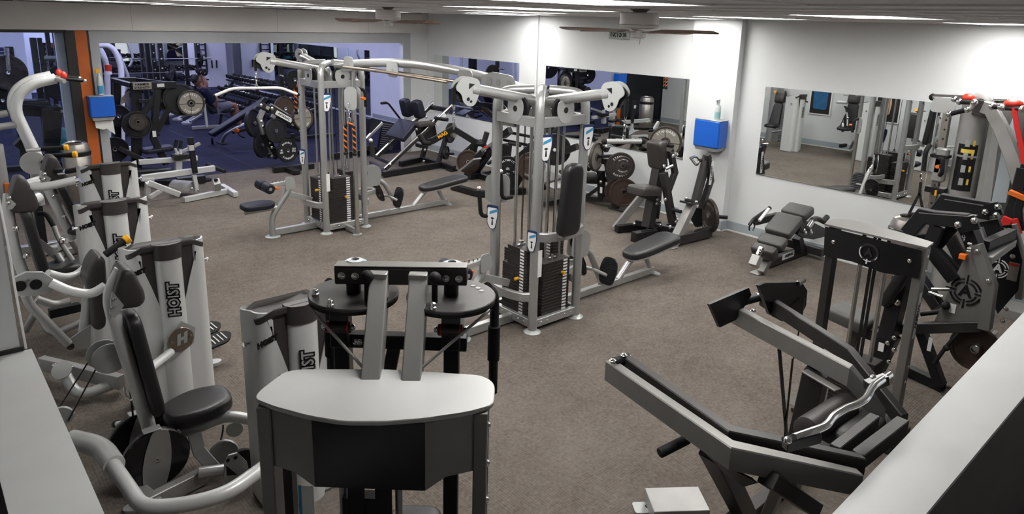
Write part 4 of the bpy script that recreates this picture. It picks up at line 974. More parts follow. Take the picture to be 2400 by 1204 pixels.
for i, (m, zb0, zb1) in enumerate((('grey_steel', 1.465, 1.445), ('black_gloss', 1.445, 1.445), ('grey_steel', 1.445, 1.465))):
    (w0, a0), (w1, a1) = fac[i], fac[i + 1]
    p = [Q(w0, a0, HT - .016), Q(w1, a1, HT - .016), Q(w1, a1, zb1), Q(w0, a0, zb0)]
    if i == 0: p = [Q(w0, a0, HT - .016), Q(w1, a1, HT - .016), Q(w1, a1, 1.445), Q(w0 + .075, a0 - .03, 1.475), Q(w0, a0, 1.475)]
    if i == 2: p = [Q(w0, a0, HT - .016), Q(w1, a1, HT - .016), Q(w1, a1, 1.475), Q(w1 - .085, a1 - .035, 1.475), Q(w0, a0, 1.445)]
    n = (p[1] - p[0]).cross(UZ)
    part(MB().hull_plate(p, n, .006), 'shroud_facet', m, pf, 'black centre shroud panel' if i == 1 else None)
part(MB().box(Q(0, .06, .06), (.72, .30, .10), ax=(_W, _A, UZ)), 'base', 'charcoal', pf)
for w in (-.11, .075): part(MB().cyl(Q(w, -.02, .1), Q(w, -.02, HT - .02), .0125, seg=12), 'guide_rod', 'steel_rod', pf)
for k in range(18): inst('fly_stack', lambda b: b.box((0, 0, 0), (.30, .14, .028), ax=(_W, _A, UZ), bev=.003), 'stack_black', 'stack_plate', pf, Q(-.02, 0, .14 + .031 * k))
for w in (-.06, .03): part(MB().box(Q(w, -.05, .9), (.055, .006, 1.2), ax=(_W, _A, UZ), bev=0), 'belt', 'black_gloss', pf)
part(MB().box(Q(-.045, -.02, 1.3), (.13, .05, .10), ax=(_W, _A, UZ)), 'pulley_block', 'black_steel', pf)
part(MB().box(Q(-.225, -.05, 1.34), (.05, .004, .12), ax=(_W, _A, UZ), bev=0), 'spec_label', 'white_label', pf, 'white label with a blue edge')
part(MB().box(Q(-.245, -.051, 1.34), (.010, .004, .12), ax=(_W, _A, UZ), bev=0), 'label_edge', 'label_blue', pf)
# two raked bars to the crossbar
for w0, w1 in ((-.030, -.055), (.106, .091)):
    part(MB().beam(Q(w0 - .004, .02, 1.53), Q(w1, .40, 1.955), .066, .10, up=UZ), 'raked_bar', 'silver_dark', pf)
    part(MB().beam(Q(w1, .40, 1.93), Q(w1, .40, 1.992), .068, .10, side=_W, upv=_A), 'bar_end', 'silver_dark', pf)
part(MB().beam(Q(-.222, .42, 1.965), Q(.268, .42, 1.972), .06, .068, up=UZ, bev=.004), 'crossbar', 'charcoal', pf)
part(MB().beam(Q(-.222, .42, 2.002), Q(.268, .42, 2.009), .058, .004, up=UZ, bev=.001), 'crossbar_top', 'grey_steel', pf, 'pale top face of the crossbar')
bolts(pf, [Q(w, .389, 1.966) for w in (-.195, -.145, .19, .24)], -_A, .0115)
for k, wc in enumerate((-.158, .208)):
    s = -1 if k == 0 else 1
    out = [(.168 * math.cos(math.radians(a)), .168 * math.sin(math.radians(a))) for a in range(0, 360, 9)]
    d = part(MB().prism(out, Q(wc, .42, 1.885), _W, _A, .014, bev=.003), 'pulley_disc', 'charcoal', pf, 'flat round dark pulley disc')
    part(MB().prism([(x * .985, y * .985) for x, y in out], Q(wc, .42, 1.872), _W, _A, .012), 'disc_groove', 'rubber', d)
    for a, r in ((200, .14), (250, .15), (330 if s < 0 else 215, .15), (110, .15)):
        a = math.radians(a); p = Q(wc + r * math.cos(a) * 1, .42 + r * math.sin(a), 1.893)
        part(MB().lathe(p, (0, 0, 1), [(.013, 0), (.013, .008), (.010, .010), (.010, .022), (.004, .026)], 12), 'disc_bolt', 'chrome', d)
    for a in (20, 35, 50): 
        a = math.radians(a); part(MB().cyl(Q(wc + .12 * math.cos(a), .42 + .12 * math.sin(a), 1.891), Q(wc + .12 * math.cos(a), .42 + .12 * math.sin(a), 1.8935), .010, seg=12), 'disc_hole', 'black_gloss', d)
    part(MB().cyl(Q(wc, .42, 1.83), Q(wc, .42, 1.94), .028, seg=16), 'pivot_shaft', 'black_steel', pf)
    hub = part(MB().ring_lathe(Q(wc, .455, 1.997), (0, 0, 1), [(.016, 0), (.030, 0), (.030, .010), (.016, .013)], 24), 'hub_ring', 'clear_plastic', pf, 'white and teal hub ring')
    part(MB().ring_lathe(Q(wc, .455, 1.994), (0, 0, 1), [(.028, 0), (.044, 0), (.044, .005), (.028, .007)], 24), 'hub_ring_teal', 'teal_pale', hub)
    # locking lever with a ball knob
    lw = -.09 if k == 0 else .155
    part(MB().cyl(Q(lw, .34, 1.89), Q(lw, .34, 1.965), .011, seg=12), 'lever_post', 'rubber', pf)
    part(MB().sphere(Q(lw, .34, 1.985), .024, seg=16), 'ball_knob', 'rubber', pf, 'black ball knob')
    wu = -.205 if k == 0 else .212
    part(MB().beam(Q(wu, .42, .06), Q(wu, .42, 1.845), .058, .07, side=_W, upv=_A), 'upright', 'black_steel', pf)
    bz = 1.775
    b = part(MB().cyl(Q(wu - .048, .36, bz), Q(wu + .048, .36, bz), .022, seg=18, bev=.003), 'bushing', 'charcoal', pf)
    for e in (-.036, .036): part(MB().cyl(Q(wu + e - .003, .36, bz), Q(wu + e + .003, .36, bz), .0228, seg=18), 'bushing_ring', 'red', b)
    for e in (-1, 1): part(MB().sphere(Q(wu + e * .052, .36, bz), .012), 'bushing_bolt', 'chrome', b)
    part(MB().beam(Q(wu, .375, 1.69), Q(wu, .375, 1.85), .07, .03, side=_W, upv=_A), 'bushing_plate', 'black_steel', pf)
    part(MB().tube([Q(wc + s * .150, .33, 1.872), Q(-.062 if k == 0 else .108, .165, 1.70)], .0055, bend=.0, seg=8), 'cable', 'silver_dark', pf, 'grey steel cable')
    part(MB().tube([Q(wc + s * .13, .56, 1.87), Q(wc + s * .16, .66, 1.80), Q(wc + s * .16, .66, 1.35)], .020, bend=.05), 'swing_arm', 'black_steel', pf)
    part(MB().cyl(Q(wc + s * .16, .66, 1.66), Q(wc + s * .16, .66, 1.50), .026, seg=12, bev=.004), 'swing_grip', 'rubber', pf)
part(MB().beam(Q(-.20, .42, 1.70), Q(.27, .42, 1.695), .05, .055, up=UZ), 'cross_member', 'black_steel', pf)
bolts(pf, [Q(w, .39, 1.70) for w in (-.15, -.135, .19)], -_A, .010)
part(MB().beam(Q(.0, .42, 1.72), Q(-.05, .40, 1.45), .03, .05, up=_W), 'diagonal', 'charcoal', pf)
for w in (-.205, .212): part(MB().beam(Q(w, -.1, .04), Q(w, 1.0, .04), .07, .07, up=UZ), 'floor_rail', 'black_steel', pf)
part(MB().beam(Q(-.205, .95, .04), Q(.212, .95, .04), .07, .07, up=UZ), 'floor_rail', 'black_steel', pf)
part(MB().pad(Q(.0, .80, .48), _A, -_W, smooth_poly([(-.17, -.15), (.17, -.12), (.17, .12), (-.17, .15)], .07, 4), .07, .025), 'seat', 'vinyl', pf)
part(MB().beam(Q(0, .80, .05), Q(0, .80, .47), .06, .06, side=_W, upv=_A), 'seat_post', 'black_steel', pf)

# ---------------------------------------------------------------- pullover machine at the lower right: tall cabinet and a big double lever frame
po = thing('lever_machine', 'dark machine by the right half wall with a double lever frame and wavy chrome bar', 'gym machine', (3.8, 1.7, 0))
TX = 5.01; TH = 1.50
pts = [(5.011, 2.188, 1.5), (5.015, 1.497, 1.5), (5.18, 1.511, 1.5), (5.259, 1.783, 1.5), (5.28, 1.939, 1.5), (5.286, 2.128, 1.5), (5.188, 2.213, 1.5)]
part(MB().hull_plate(pts, (0, 0, 1), .014), 'top_plate', 'grey_steel', po, 'grey flat top plate')
fp = [(5.01, 2.179, 1.486), (5.01, 1.523, 1.479), (5.01, 1.514, 1.285), (5.01, 1.748, 1.258), (5.01, 1.952, 1.282), (5.01, 2.16, 1.273)]
part(MB().hull_plate(fp, (1, 0, 0), .010), 'front_panel', 'black_gloss', po, 'black front panel with a round target emblem')
ec = V((5, 1.848, 1.377))
eb = MB()
for k in range(3):
    a0, a1 = ((150, 235), (245, 300), (320, 345))[k]; eb.tube([ec + V((-.001, -.062 * math.cos(math.radians(a)), .062 * math.sin(math.radians(a)))) for a in range(a0, a1 + 1, 8)], .004, bend=0, seg=5)
part(eb, 'emblem_arc', 'white_label', po)['kind'] = 'stuff'
part(MB().ring_lathe(ec, (-1, 0, 0), [(.052, 0), (.068, 0), (.068, .002), (.052, .002)], 28), 'emblem_ring', 'charcoal', po)
text('A', ec + V((-.003, 0, 0)), (0, -1, 0), (0, 0, 1), .075, 'charcoal', po, bold=.003)
part(MB().box(ec + V((-.002, .005, -.065)), (.002, .01, .035), bev=0), 'emblem_tick', 'white_label', po)
bolts(po, [(5, 2.101, 1.39), (5, 1.581, 1.392)], (-1, 0, 0), .012)
for y in (2.13, 1.53):
    part(MB().beam((TX + .06, y, .02), (TX + .06, y, TH - .01), .085, .06, side=V((1, 0, 0)), upv=V((0, 1, 0)), bev=.004), 'post', 'charcoal' if y > 2 else 'grey_steel', po)
part(MB().box((TX + .06, 1.499, 1.0), (.04, .002, .34), bev=0), 'brand_strip', 'white_label', po, 'white vertical label strip with dark lettering')
text('ARSENAL', (TX + .06, 1.4975, 1.0), (0, 0, 1), (-1, 0, 0), .045, 'black_gloss', po, bold=.001)
bolts(po, [(TX + .06, 1.4985, z) for z in (1.43, 1.33, .5, .62)], (0, -1, 0), .010)
for y in (1.93, 1.76): part(MB().cyl((TX + .09, y, .1), (TX + .09, y, TH - .02), .016, seg=12), 'guide_rod', 'steel_rod', po)
for y in (1.85, 1.82): part(MB().box((TX + .07, y, .8), (.006, .022, 1.35), bev=0), 'belt', 'black_gloss', po)
for k in range(14): inst('lever_stack', lambda b: b.box((0, 0, 0), (.14, .30, .028), bev=.003), 'stack_black', 'stack_plate', po, (TX + .09, 1.845, .14 + .031 * k))
part(MB().box((TX + .06, 1.83, .05), (.34, .74, .09)), 'base', 'charcoal', po)
Z_ = 1.2
def pbeam(pts, w, h, name, m, up=(0, 0, 1)):
    return part(MB().path_beam(pts, h, w, up, bev=.005), name, m, po)
pbeam([(2.562, 2.106, 1.17), (2.431, 1.315, 1.15), (2.958, 0.989, 0.96)], .055, .11, 'outer_lever', 'grey_steel')
pbeam([(3.733, 2.133, 1.17), (3.536, 1.304, 1.15), (3.622, 1.139, 0.96)], .055, .11, 'outer_lever', 'grey_steel')
pbeam([(2.639, 2.054, 1.2), (2.503, 1.374, 1.18), (3.059, 1.018, 0.99)], .05, .085, 'inner_lever', 'charcoal')
pbeam([(4.022, 2.08, 1.2), (3.709, 1.384, 1.18), (3.591, 1.036, 0.99)], .05, .085, 'inner_lever', 'charcoal')
part(MB().beam((3.074, 1.047, 0.99), (3.55, 1.03, 0.99), .06, .08), 'rear_crossbeam', 'charcoal', po)
part(MB().beam((3.003, 1.123, 1.02), (3.428, 1.12, 1.02), .05, .07), 'rear_crossbeam', 'charcoal', po)
# end shafts with bolts
def shaft(a, b, r=.028):
    a = V(a); b = V(b); s = part(MB().cyl(a, b, r, seg=16, bev=.004), 'pivot_shaft', 'black_steel', po)
    for p, q in ((a, b), (b, a)): part(MB().sphere(p + (p - q).normalized() * .006, .016), 'shaft_bolt', 'chrome', s)
shaft((2.56, 2.079, 1.22), (2.663, 2.069, 1.22)); shaft((3.834, 2.111, 1.22), (4.069, 2.073, 1.22))
for q in ((2.529, 2.06, 1.25), (2.62, 2.064, 1.25), (3.779, 2.11, 1.24), (3.748, 1.992, 1.22), (3.964, 2.091, 1.24)): bolts(po, [q], (0, 0, 1), .014)
# cam plate and square plate at the right lever's end
cm = [(3.74, 1.98, 1.392), (3.814, 1.98, 1.391), (4.299, 1.98, 1.283), (4.396, 1.98, 1.2), (4.408, 1.98, 1.089), (4.333, 1.98, 1.017), (4.097, 1.98, 1.061), (3.915, 1.98, 1.16)]
part(MB().hull_plate(cm, (0, 1, 0), .02), 'cam_plate', 'black_gloss', po, 'black cam plate')
part(MB().beam((4.223, 1.96, 1.295), (4.306, 1.96, 1.302), .03, .03), 'cam_clip', 'chrome', po)
sq = [(3.353, 2.06, 1.344), (3.774, 2.06, 1.345), (3.815, 2.06, 1.287), (3.761, 2.06, 1.239), (3.665, 2.06, 1.163), (3.489, 2.06, 1.162)]
part(MB().hull_plate(sq, (0, 1, 0), .02), 'counter_plate', 'black_steel', po, 'flat black square plate')
part(MB().beam((3.643, 1.75, 1.1), (3.913, 1.75, 0.374), .030, .006, up=(0, 1, 0), bev=0), 'belt', 'black_gloss', po)
part(MB().beam((3.944, 1.8, 0.917), (3.805, 1.72, 0.434), .018, .006, up=(0, 1, 0), bev=0), 'belt', 'black_gloss', po)
part(MB().beam((4.334, 1.95, 1.164), (3.999, 1.82, 0.891), .012, .006, up=(0, 1, 0), bev=0), 'belt', 'black_gloss', po)
# wavy chrome bar with its two brackets
br = [(2.577, 1.125, 1.27), (2.666, 1.093, 1.28), (2.751, 1.074, 1.28), (2.847, 1.093, 1.28), (2.966, 1.085, 1.28), (3.027, 1.068, 1.28), (3.11, 1.062, 1.28), (3.254, 1.093, 1.28), (3.459, 1.095, 1.27)]
part(MB().tube(br, .018, bend=.05, seg=14), 'wavy_bar', 'chrome', po, 'wavy chrome grip bar')
part(MB().beam((2.542, 1.147, 1.24), (2.671, 1.07, 1.27), .045, .05), 'bar_bracket', 'black_gloss', po)
part(MB().beam((3.31, 1.14, 1.24), (3.402, 1.087, 1.27), .045, .05), 'bar_bracket', 'black_gloss', po)
for q in ((2.535, 1.133, 1.27), (3.357, 1.132, 1.27)): part(MB().sphere(q, .018), 'bracket_bolt', 'chrome', po)
# pads under the bar
part(MB().lathe((3.092, 1.301, 1), V((3.461, 1.287, 1)) - V((3.092, 1.301, 1)), [(.05, 0), (.07, .012), (.07, .40), (.05, .412)], 20), 'chest_roller', 'cap_plastic', po, 'dark padded roller')
part(MB().pad((3.412, 1.229, 0.9), (1, 0, 0), (0, 1, 0), rrect(.36, .26, .05), .09, .03), 'chest_pad', 'vinyl_grey', po, 'grey upholstered pad')
# supports
part(MB().beam((3.582, 1.492, 1.08), (3.95, 1.72, .03), .10, .12, up=(0, 1, 0)), 'pedestal', 'charcoal', po)
part(MB().beam((3.515, 1.533, 1.09), (3.448, 1.315, 1.09), .05, .012), 'pedestal_cap', 'grey_steel', po)
bolts(po, [(4.035, 1.66, 0.737)], (-.4, -1, 0), .022)
part(MB().beam((4.97, 2.155, 0.12), (4.811, 2.167, 0.1), .10, .03), 'step_plate', 'chrome', po)
part(MB().beam((2.95, 1.75, .05), (4.9, 1.75, .05), .08, .08), 'floor_rail', 'charcoal', po)
part(MB().beam((2.537, 1.462, 1.05), (3.129, 1.575, 0.35), .09, .10, up=(0, 1, 0)), 'front_leg', 'black_steel', po)
part(MB().beam((3.129, 1.575, 0.35), (2.95, 1.75, .04), .09, .10, up=(0, 1, 0)), 'front_leg', 'black_steel', po)
part(MB().beam((2.55, 1.2, 1.05), (2.923, 1.148, 0.75), .07, .08, up=(0, 1, 0)), 'brace', 'charcoal', po)
part(MB().beam((2.843, 1.275, 0.85), (3.039, 1.406, 0.5), .09, .05, up=(0, 1, 0)), 'brace', 'grey_steel', po)
part(MB().hull_plate([(2.438, 1.435, 1.1), (2.418, 1.328, 1.1), (2.494, 1.227, 1.05), (2.55, 1.319, 0.95), (2.548, 1.462, 0.98)], (0, 1, .3), .03), 'hinge_plate', 'black_steel', po)
g = part(MB().cyl((2.566, 1.612, 1.02), (2.418, 1.661, 0.98), .024, seg=14, bev=.004), 'side_handle', 'rubber', po, 'black round side handle')
part(MB().box((3.235, 2.067, 0.05), (.34, .22, .10), ax=(V((.8, -.6, 0)), V((.6, .8, 0)), UZ)), 'foot_block', 'silver_dark', po, 'pale grey foot block')
part(MB().prism(smooth_poly([(-.08, -.05), (.08, -.05), (.08, .05), (-.08, .05)], .02), (3.118, 2.2, 0.012), (.8, -.6, 0), (.6, .8, 0), .012), 'anchor_plate', 'silver_panel', po)
bolts(po, [(3.131, 2.2, 0.018)], (0, 0, 1), .014, 'black_gloss')

# ---------------------------------------------------------------- helpers for plate loaded machines
def B(root, p, q, w=.07, h=.07, name='frame_beam', m='black_steel', up=(0, 0, 1), label=None):
    return part(MB().beam(p, q, w, h, up=up), name, m, root, label)
def Cy(root, p, q, r=.025, name='plate_horn', m='steel_rod', label=None): return part(MB().cyl(p, q, r, seg=14, bev=.003), name, m, root, label)
def letter_ring(s, c, n, rad, size, m, parent, a0=90, step=12, flip=False):
    n = V(n).normalized(); ux = V((0, 0, 1)).cross(n)
    ux = ux.normalized() if ux.length > .1 else V((1, 0, 0)); uy = n.cross(ux)
    mb = MB(); k0 = (len(s) - 1) / 2
    for i, ch in enumerate(s):
        if ch == ' ': continue
        a = math.radians(a0 + (k0 - i) * step * (-1 if flip else 1)); rd = ux * math.cos(a) + uy * math.sin(a)
        up = -rd if flip else rd; tx = up.cross(n)
        key = ch
        if key not in _GL:
            t = text(ch, (0, 0, 0), (1, 0, 0), (0, 1, 0), 1.0, m, None, depth=.012, bold=.03); _GL[key] = ([tuple(v.co) for v in t.data.vertices], [tuple(p.vertices) for p in t.data.polygons]); bpy.data.objects.remove(t)
        vs, fs = _GL[key]; o = V(c) + rd * rad
        mb.add([o + tx * (x * size) + up * (y * size) + n * (z * size * .3) for x, y, z in vs], fs)
    return part(mb, 'lettering', m, parent)
_GL = {}
def weight_plate(label, c, n, r=.225, t=.035, m='cast_iron', group=None, words=None, wm='white_label', face=None, spokes=False, name='weight_plate'):
    c = V(c); n = V(n).normalized(); tn = thing(name, label, 'weight plate', c, group)
    h = t / 2; R = r
    prof = [(.026, -h * .8), (.055, -h * .8), (.06, -h * .45), (R * .86, -h * .45), (R * .89, -h), (R * .985, -h), (R, -h * .6), (R, h * .6), (R * .985, h), (R * .89, h), (R * .86, h * .45), (.06, h * .45), (.055, h * .8), (.026, h * .8)]
    part(MB().ring_lathe(c, n, prof, 40), 'disc', m, tn)
    if face: 
        for s in (-1, 1): part(MB().ring_lathe(c + n * s * h * .46, n, [(.07, -.001), (R * .85, -.001), (R * .85, .001), (.07, .001)], 32), 'disc_face', face, tn)
    part(MB().ring_lathe(c, n, [(.026, -h * 1.05), (.034, -h * 1.05), (.034, h * 1.05), (.026, h * 1.05)], 20), 'hub_sleeve', 'steel_rod', tn)
    if spokes:
        ux = V((0, 0, 1)).cross(n).normalized(); uy = n.cross(ux)
        for a in (95, 185, 265, 355):
            a = math.radians(a); d = ux * math.cos(a) + uy * math.sin(a)
            for s in (-1, 1): part(MB().beam(c + d * .05 + n * s * h * .5, c + d * R * .86 + n * s * h * .5, .012, .006, up=n), 'spoke', m if m != 'iron_grey' else 'cast_iron', tn)
    if words:
        for s in (1, -1):
            letter_ring(words[0], c + n * s * (h * .5 + .001), n * s, R * .68, R * .20, wm, tn, 90, 13)
            if len(words) > 1: letter_ring(words[1], c + n * s * (h * .5 + .001), n * s, R * .68, R * .20, wm, tn, 270, 13, True)
            if len(words) > 2:
                ux = V((0, 0, 1)).cross(n * s).normalized()
                for i, w in enumerate(words[2:4]):
                    for j, ln in enumerate(w.split('/')):
                        text(ln, c + n * s * (h * .5 + .001) + ux * (R * .62 * (-1 if i == 0 else 1)) + V((0, 0, 1)) * R * (.09 - .2 * j), ux, (0, 0, 1), R * .2, wm, tn, bold=.001)
    return tn

# ---------------------------------------------------------------- press machine with the target emblems, right edge
pm = thing('press_machine', 'dark plate loaded press machine with target emblems on its grey side plates', 'gym machine', (6.4, 1.6, 0))
NX = V((1, 0, 0))
pn = part(MB().hull_plate([(6.2, 1.553, 1.268), (6.2, 1.534, 1.278), (6.2, 1.4, 0.98), (6.2, 1.374, 0.651), (6.2, 1.701, 0.568)], NX, .012), 'side_plate', 'grey_steel', pm, 'grey triangular side plate with cut-out target emblem')
part(MB().path_beam([(6.2, 1.514, 1.29), (6.2, 1.368, 0.998), (6.2, 1.347, 0.643)], .09, .085, NX), 'rear_upright', 'grey_steel', pm)
def emblem(root, c, n, r, m, mbk):
    c = V(c); n = V(n).normalized(); ux = V((0, 0, 1)).cross(n).normalized(); uz = V((0, 0, 1))
    for r0, r1 in ((.86, 1.0), (.62, .74)):
        for a0, a1 in ((15, 78), (102, 165), (195, 258), (282, 345)):
            pts = [c + ux * r * (r0 + r1) / 2 * math.cos(math.radians(a)) + uz * r * (r0 + r1) / 2 * math.sin(math.radians(a)) for a in range(a0, a1 + 1, 9)]
            part(MB().tube(pts, r * (r1 - r0) / 2, bend=0, seg=5), 'emblem_arc', m, root)
    for a in (0, 90, 180, 270):
        d = ux * math.cos(math.radians(a)) + uz * math.sin(math.radians(a)); part(MB().beam(c + d * r * .55, c + d * r * 1.22, r * .10, .004, up=n, bev=0), 'emblem_tick', m, root)
    text('A', c + n * .001, ux, uz, r * 1.15, m, root, bold=.004)
emblem(pm, V((6.2, 1.522, 0.898)) + V((-.009, 0, 0)), (-1, 0, 0), .115, 'black_gloss', None)
bolts(pm, [(6.15, 1.487, 1.254), (6.15, 1.377, 1.042)], (-1, 0, 0), .016)
part(MB().box(V((6.19, 1.587, 0.732)), (.004, .045, .075), bev=0), 'warning_label', 'white_label', pm, 'white warning label')
part(MB().sphere((6.17, 1.633, 0.747), .035), 'ball_knob', 'rubber', pm, 'round black knob')
# far plate, black
part(MB().hull_plate([(6.9, 1.543, 1.312), (6.9, 1.463, 1.346), (6.9, 1.337, 1.065), (6.9, 1.322, 0.801), (6.9, 1.428, 0.551), (6.9, 1.578, 0.801)], NX, .012), 'side_plate', 'black_steel', pm, 'black side plate with white target emblem')
part(MB().path_beam([(6.93, 1.46, 1.341), (6.93, 1.337, 1.059), (6.93, 1.31, 0.724)], .07, .05, NX), 'plate_edge', 'grey_steel', pm)
emblem(pm, V((6.9, 1.494, 0.947)) + V((-.009, 0, 0)), (-1, 0, 0), .085, 'white_label', None)
lb = part(MB().box(V((6.89, 1.383, 0.952)), (.004, .075, .16), bev=0), 'warning_label', 'iron_grey', pm, 'grey warning label with red heading')
part(MB().box(V((6.888, 1.385, 1.012)), (.004, .075, .02), bev=0), 'label_heading', 'red', lb)
bolts(pm, [(6.88, 1.501, 1.295), (6.88, 1.406, 1.084), (6.88, 1.376, 0.619), (6.88, 1.379, 0.505)], (-1, 0, 0), .017)
# near arm
def arm_path(pts, w, h, name, m='black_steel'): return part(MB().path_beam(pts, w, h, NX), name, m, pm)
arm_path([(6.2, 2.007, 1.263), (6.2, 1.919, 1.435), (6.2, 1.83, 1.434), (6.2, 1.591, 1.465)], .08, .115, 'press_arm')
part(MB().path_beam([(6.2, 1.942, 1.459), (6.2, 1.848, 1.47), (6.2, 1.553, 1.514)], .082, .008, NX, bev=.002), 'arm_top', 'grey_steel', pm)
arm_path([(6.2, 1.801, 1.372), (6.2, 1.835, 1.183), (6.2, 1.613, 0.969)], .07, .10, 'link_lever')
arm_path([(6.32, 1.721, 1.371), (6.32, 1.831, 1.145), (6.32, 1.63, 0.995)], .05, .085, 'link_lever')
part(MB().hull_plate([(6.14, 1.673, 1.459), (6.14, 1.555, 1.53), (6.14, 1.523, 1.508), (6.14, 1.493, 1.434), (6.14, 1.623, 1.37)], NX, .03), 'joint_plate', 'black_gloss', pm)
bolts(pm, [(6.12, 1.639, 1.438), (6.12, 1.535, 1.495)], (-1, 0, 0), .022)
B(pm, (6.3, 1.613, 1.379), (6.3, 1.545, 1.254), .10, .14, 'pivot_block', 'black_steel', up=(1, 0, 0))
arm_path([(6.6, 1.613, 1.333), (6.6, 1.558, 1.222)], .06, .05, 'link_bar', 'silver_dark')
# far arm
arm_path([(6.75, 1.977, 1.334), (6.75, 1.922, 1.455), (6.75, 1.855, 1.454), (6.75, 1.583, 1.458)], .08, .15, 'press_arm')
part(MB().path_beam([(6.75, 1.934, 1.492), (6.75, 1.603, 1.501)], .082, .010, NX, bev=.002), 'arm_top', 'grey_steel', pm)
part(MB().hull_plate([(6.7, 1.634, 1.513), (6.7, 1.543, 1.555), (6.7, 1.489, 1.465), (6.7, 1.522, 1.429), (6.7, 1.628, 1.437)], NX, .04), 'joint_plate', 'black_gloss', pm)
bolts(pm, [(6.67, 1.611, 1.459), (6.67, 1.532, 1.518), (6.67, 1.53, 1.45)], (-1, 0, 0), .022)
arm_path([(6.8, 1.6, 1.368), (6.8, 1.532, 1.22)], .07, .14, 'link_lever')
B(pm, (6.85, 1.438, 1.275), (6.4, 1.505, 1.238), .07, .10, 'brace', 'black_steel')
B(pm, (6.85, 1.427, 1.208), (6.3, 1.447, 1.161), .07, .06, 'brace', 'silver_dark')
for q, r in (((6.5, 1.77, 1.245), 0), ((6.5, 1.805, 1.222), 0)): B(pm, q, V(q) + V((0, -.18, -.28)), .05, .05, 'brace', 'charcoal')
# adjuster with orange knob
part(MB().chain((6.12, 1.592, 1.361), (6.12, 1.58, 1.322), .012), 'lock_chain', 'chrome', pm)
for q in ((6.12, 1.553, 1.305), (6.12, 1.549, 1.266), (6.12, 1.549, 1.243)): Cy(pm, q, V(q) + V((0, -.03, .005)), .010, 'stop_pin', 'chrome')
part(MB().box(V((6.15, 1.573, 1.188)), (.05, .05, .04)), 'adjust_knob', 'orange', pm, 'orange adjuster knob')
# lower frame
B(pm, (6.1, 2.126, 0.378), (6.22, 1.389, 0.644), .075, .085, 'long_beam', 'charcoal')
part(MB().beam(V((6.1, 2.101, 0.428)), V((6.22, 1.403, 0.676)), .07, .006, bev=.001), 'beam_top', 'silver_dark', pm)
B(pm, (6.2, 1.779, 0.457), (6.2, 1.569, 0.051), .07, .10, 'rear_leg', 'black_steel', up=(1, 0, 0))
B(pm, (6.277, 1.886, 0.05), (6.201, 1.546, 0.05), .08, .08, 'floor_rail', 'black_steel')
part(MB().box(V((6.15, 1.688, 0.39)), (.004, .03, .12), bev=0), 'side_label', 'white_label', pm)
B(pm, (6.05, 1.942, 0.931), (6, 1.962, 0.388), .12, .16, 'seat_column', 'black_steel', up=(1, 0, 0))
bolts(pm, [(5.93, 1.913, 0.743)], (-1, 0, 0), .022)
B(pm, (6, 1.946, 0.418), (6, 2.02, 0.08), .14, .14, 'seat_base', 'black_steel', up=(1, 0, 0))
part(MB().box(V((5.92, 1.974, 0.323)), (.004, .045, .075), bev=0), 'warning_label', 'white_label', pm, 'white warning label')
bolts(pm, [(5.92, 1.888, 0.44), (5.92, 1.929, 0.378), (5.92, 1.873, 0.337), (5.92, 1.895, 0.22)], (-1, 0, 0), .016)
part(MB().pad((6, 2.28, 0.413), (0, 1, .12), (-1, 0, 0), rrect(.36, .30, .06), .11, .03), 'seat', 'vinyl_grey', pm, 'grey topped seat pad')
B(pm, (6, 2.271, 0.392), (6, 2.001, 0.373), .08, .10, 'seat_arm', 'black_steel')
B(pm, (6, 2.198, 0.419), (6, 2.231, 0.189), .06, .10, 'seat_brace', 'charcoal', up=(1, 0, 0))
part(MB().pad((6, 2.035, 0.744), (1, 0, 0), (0, -.35, 1), rrect(.28, .50, .06, cy=.2), .09, .03), 'backrest', 'vinyl', pm, 'black back pad')
tube(pm, [(6.18, 1.508, 0.557), (6.15, 1.575, 0.4), (6.12, 1.626, 0.246)], .016, 'release_lever', 'rubber', bend=0)
part(MB().sphere((6.15, 1.567, 0.405), .026), 'lever_knob', 'rubber', pm)
tube(pm, [(6.3, 1.836, 0.565), (6.3, 1.681, 0.642)], .018, 'stop_bar', 'rubber', bend=0)
tube(pm, [(6.4, 1.818, 0.775), (6.4, 1.637, 0.828)], .014, 'cross_rod', 'steel_rod', bend=0)
tube(pm, [(6.4, 1.837, 0.738), (6.4, 1.727, 0.727)], .018, 'cross_rod', 'steel_rod', bend=0)
B(pm, (6.5, 1.977, 0.829), (6.4, 1.742, 0.635), .08, .10, 'brace', 'black_steel')
weight_plate('brown weight plate on the press machine, behind the right half wall', (6.28, 1.397, 0.424), (-1, .05, 0), .185, .05, 'iron_brown')
weight_plate('rusty brown plate behind another on the press machine by the half wall', (6.35, 1.422, 0.396), (-1, .05, 0), .185, .05, 'iron_brown')
Cy(pm, V((6.18, 1.375, 0.463)), V((6.28, 1.397, 0.424)) + V((.5, 0, 0)), .024)
weight_plate('dark plate edge showing low over the right half wall', (6.1, 1.519, -0.031), (-.4, .2, .85), .16, .045, 'cast_iron')

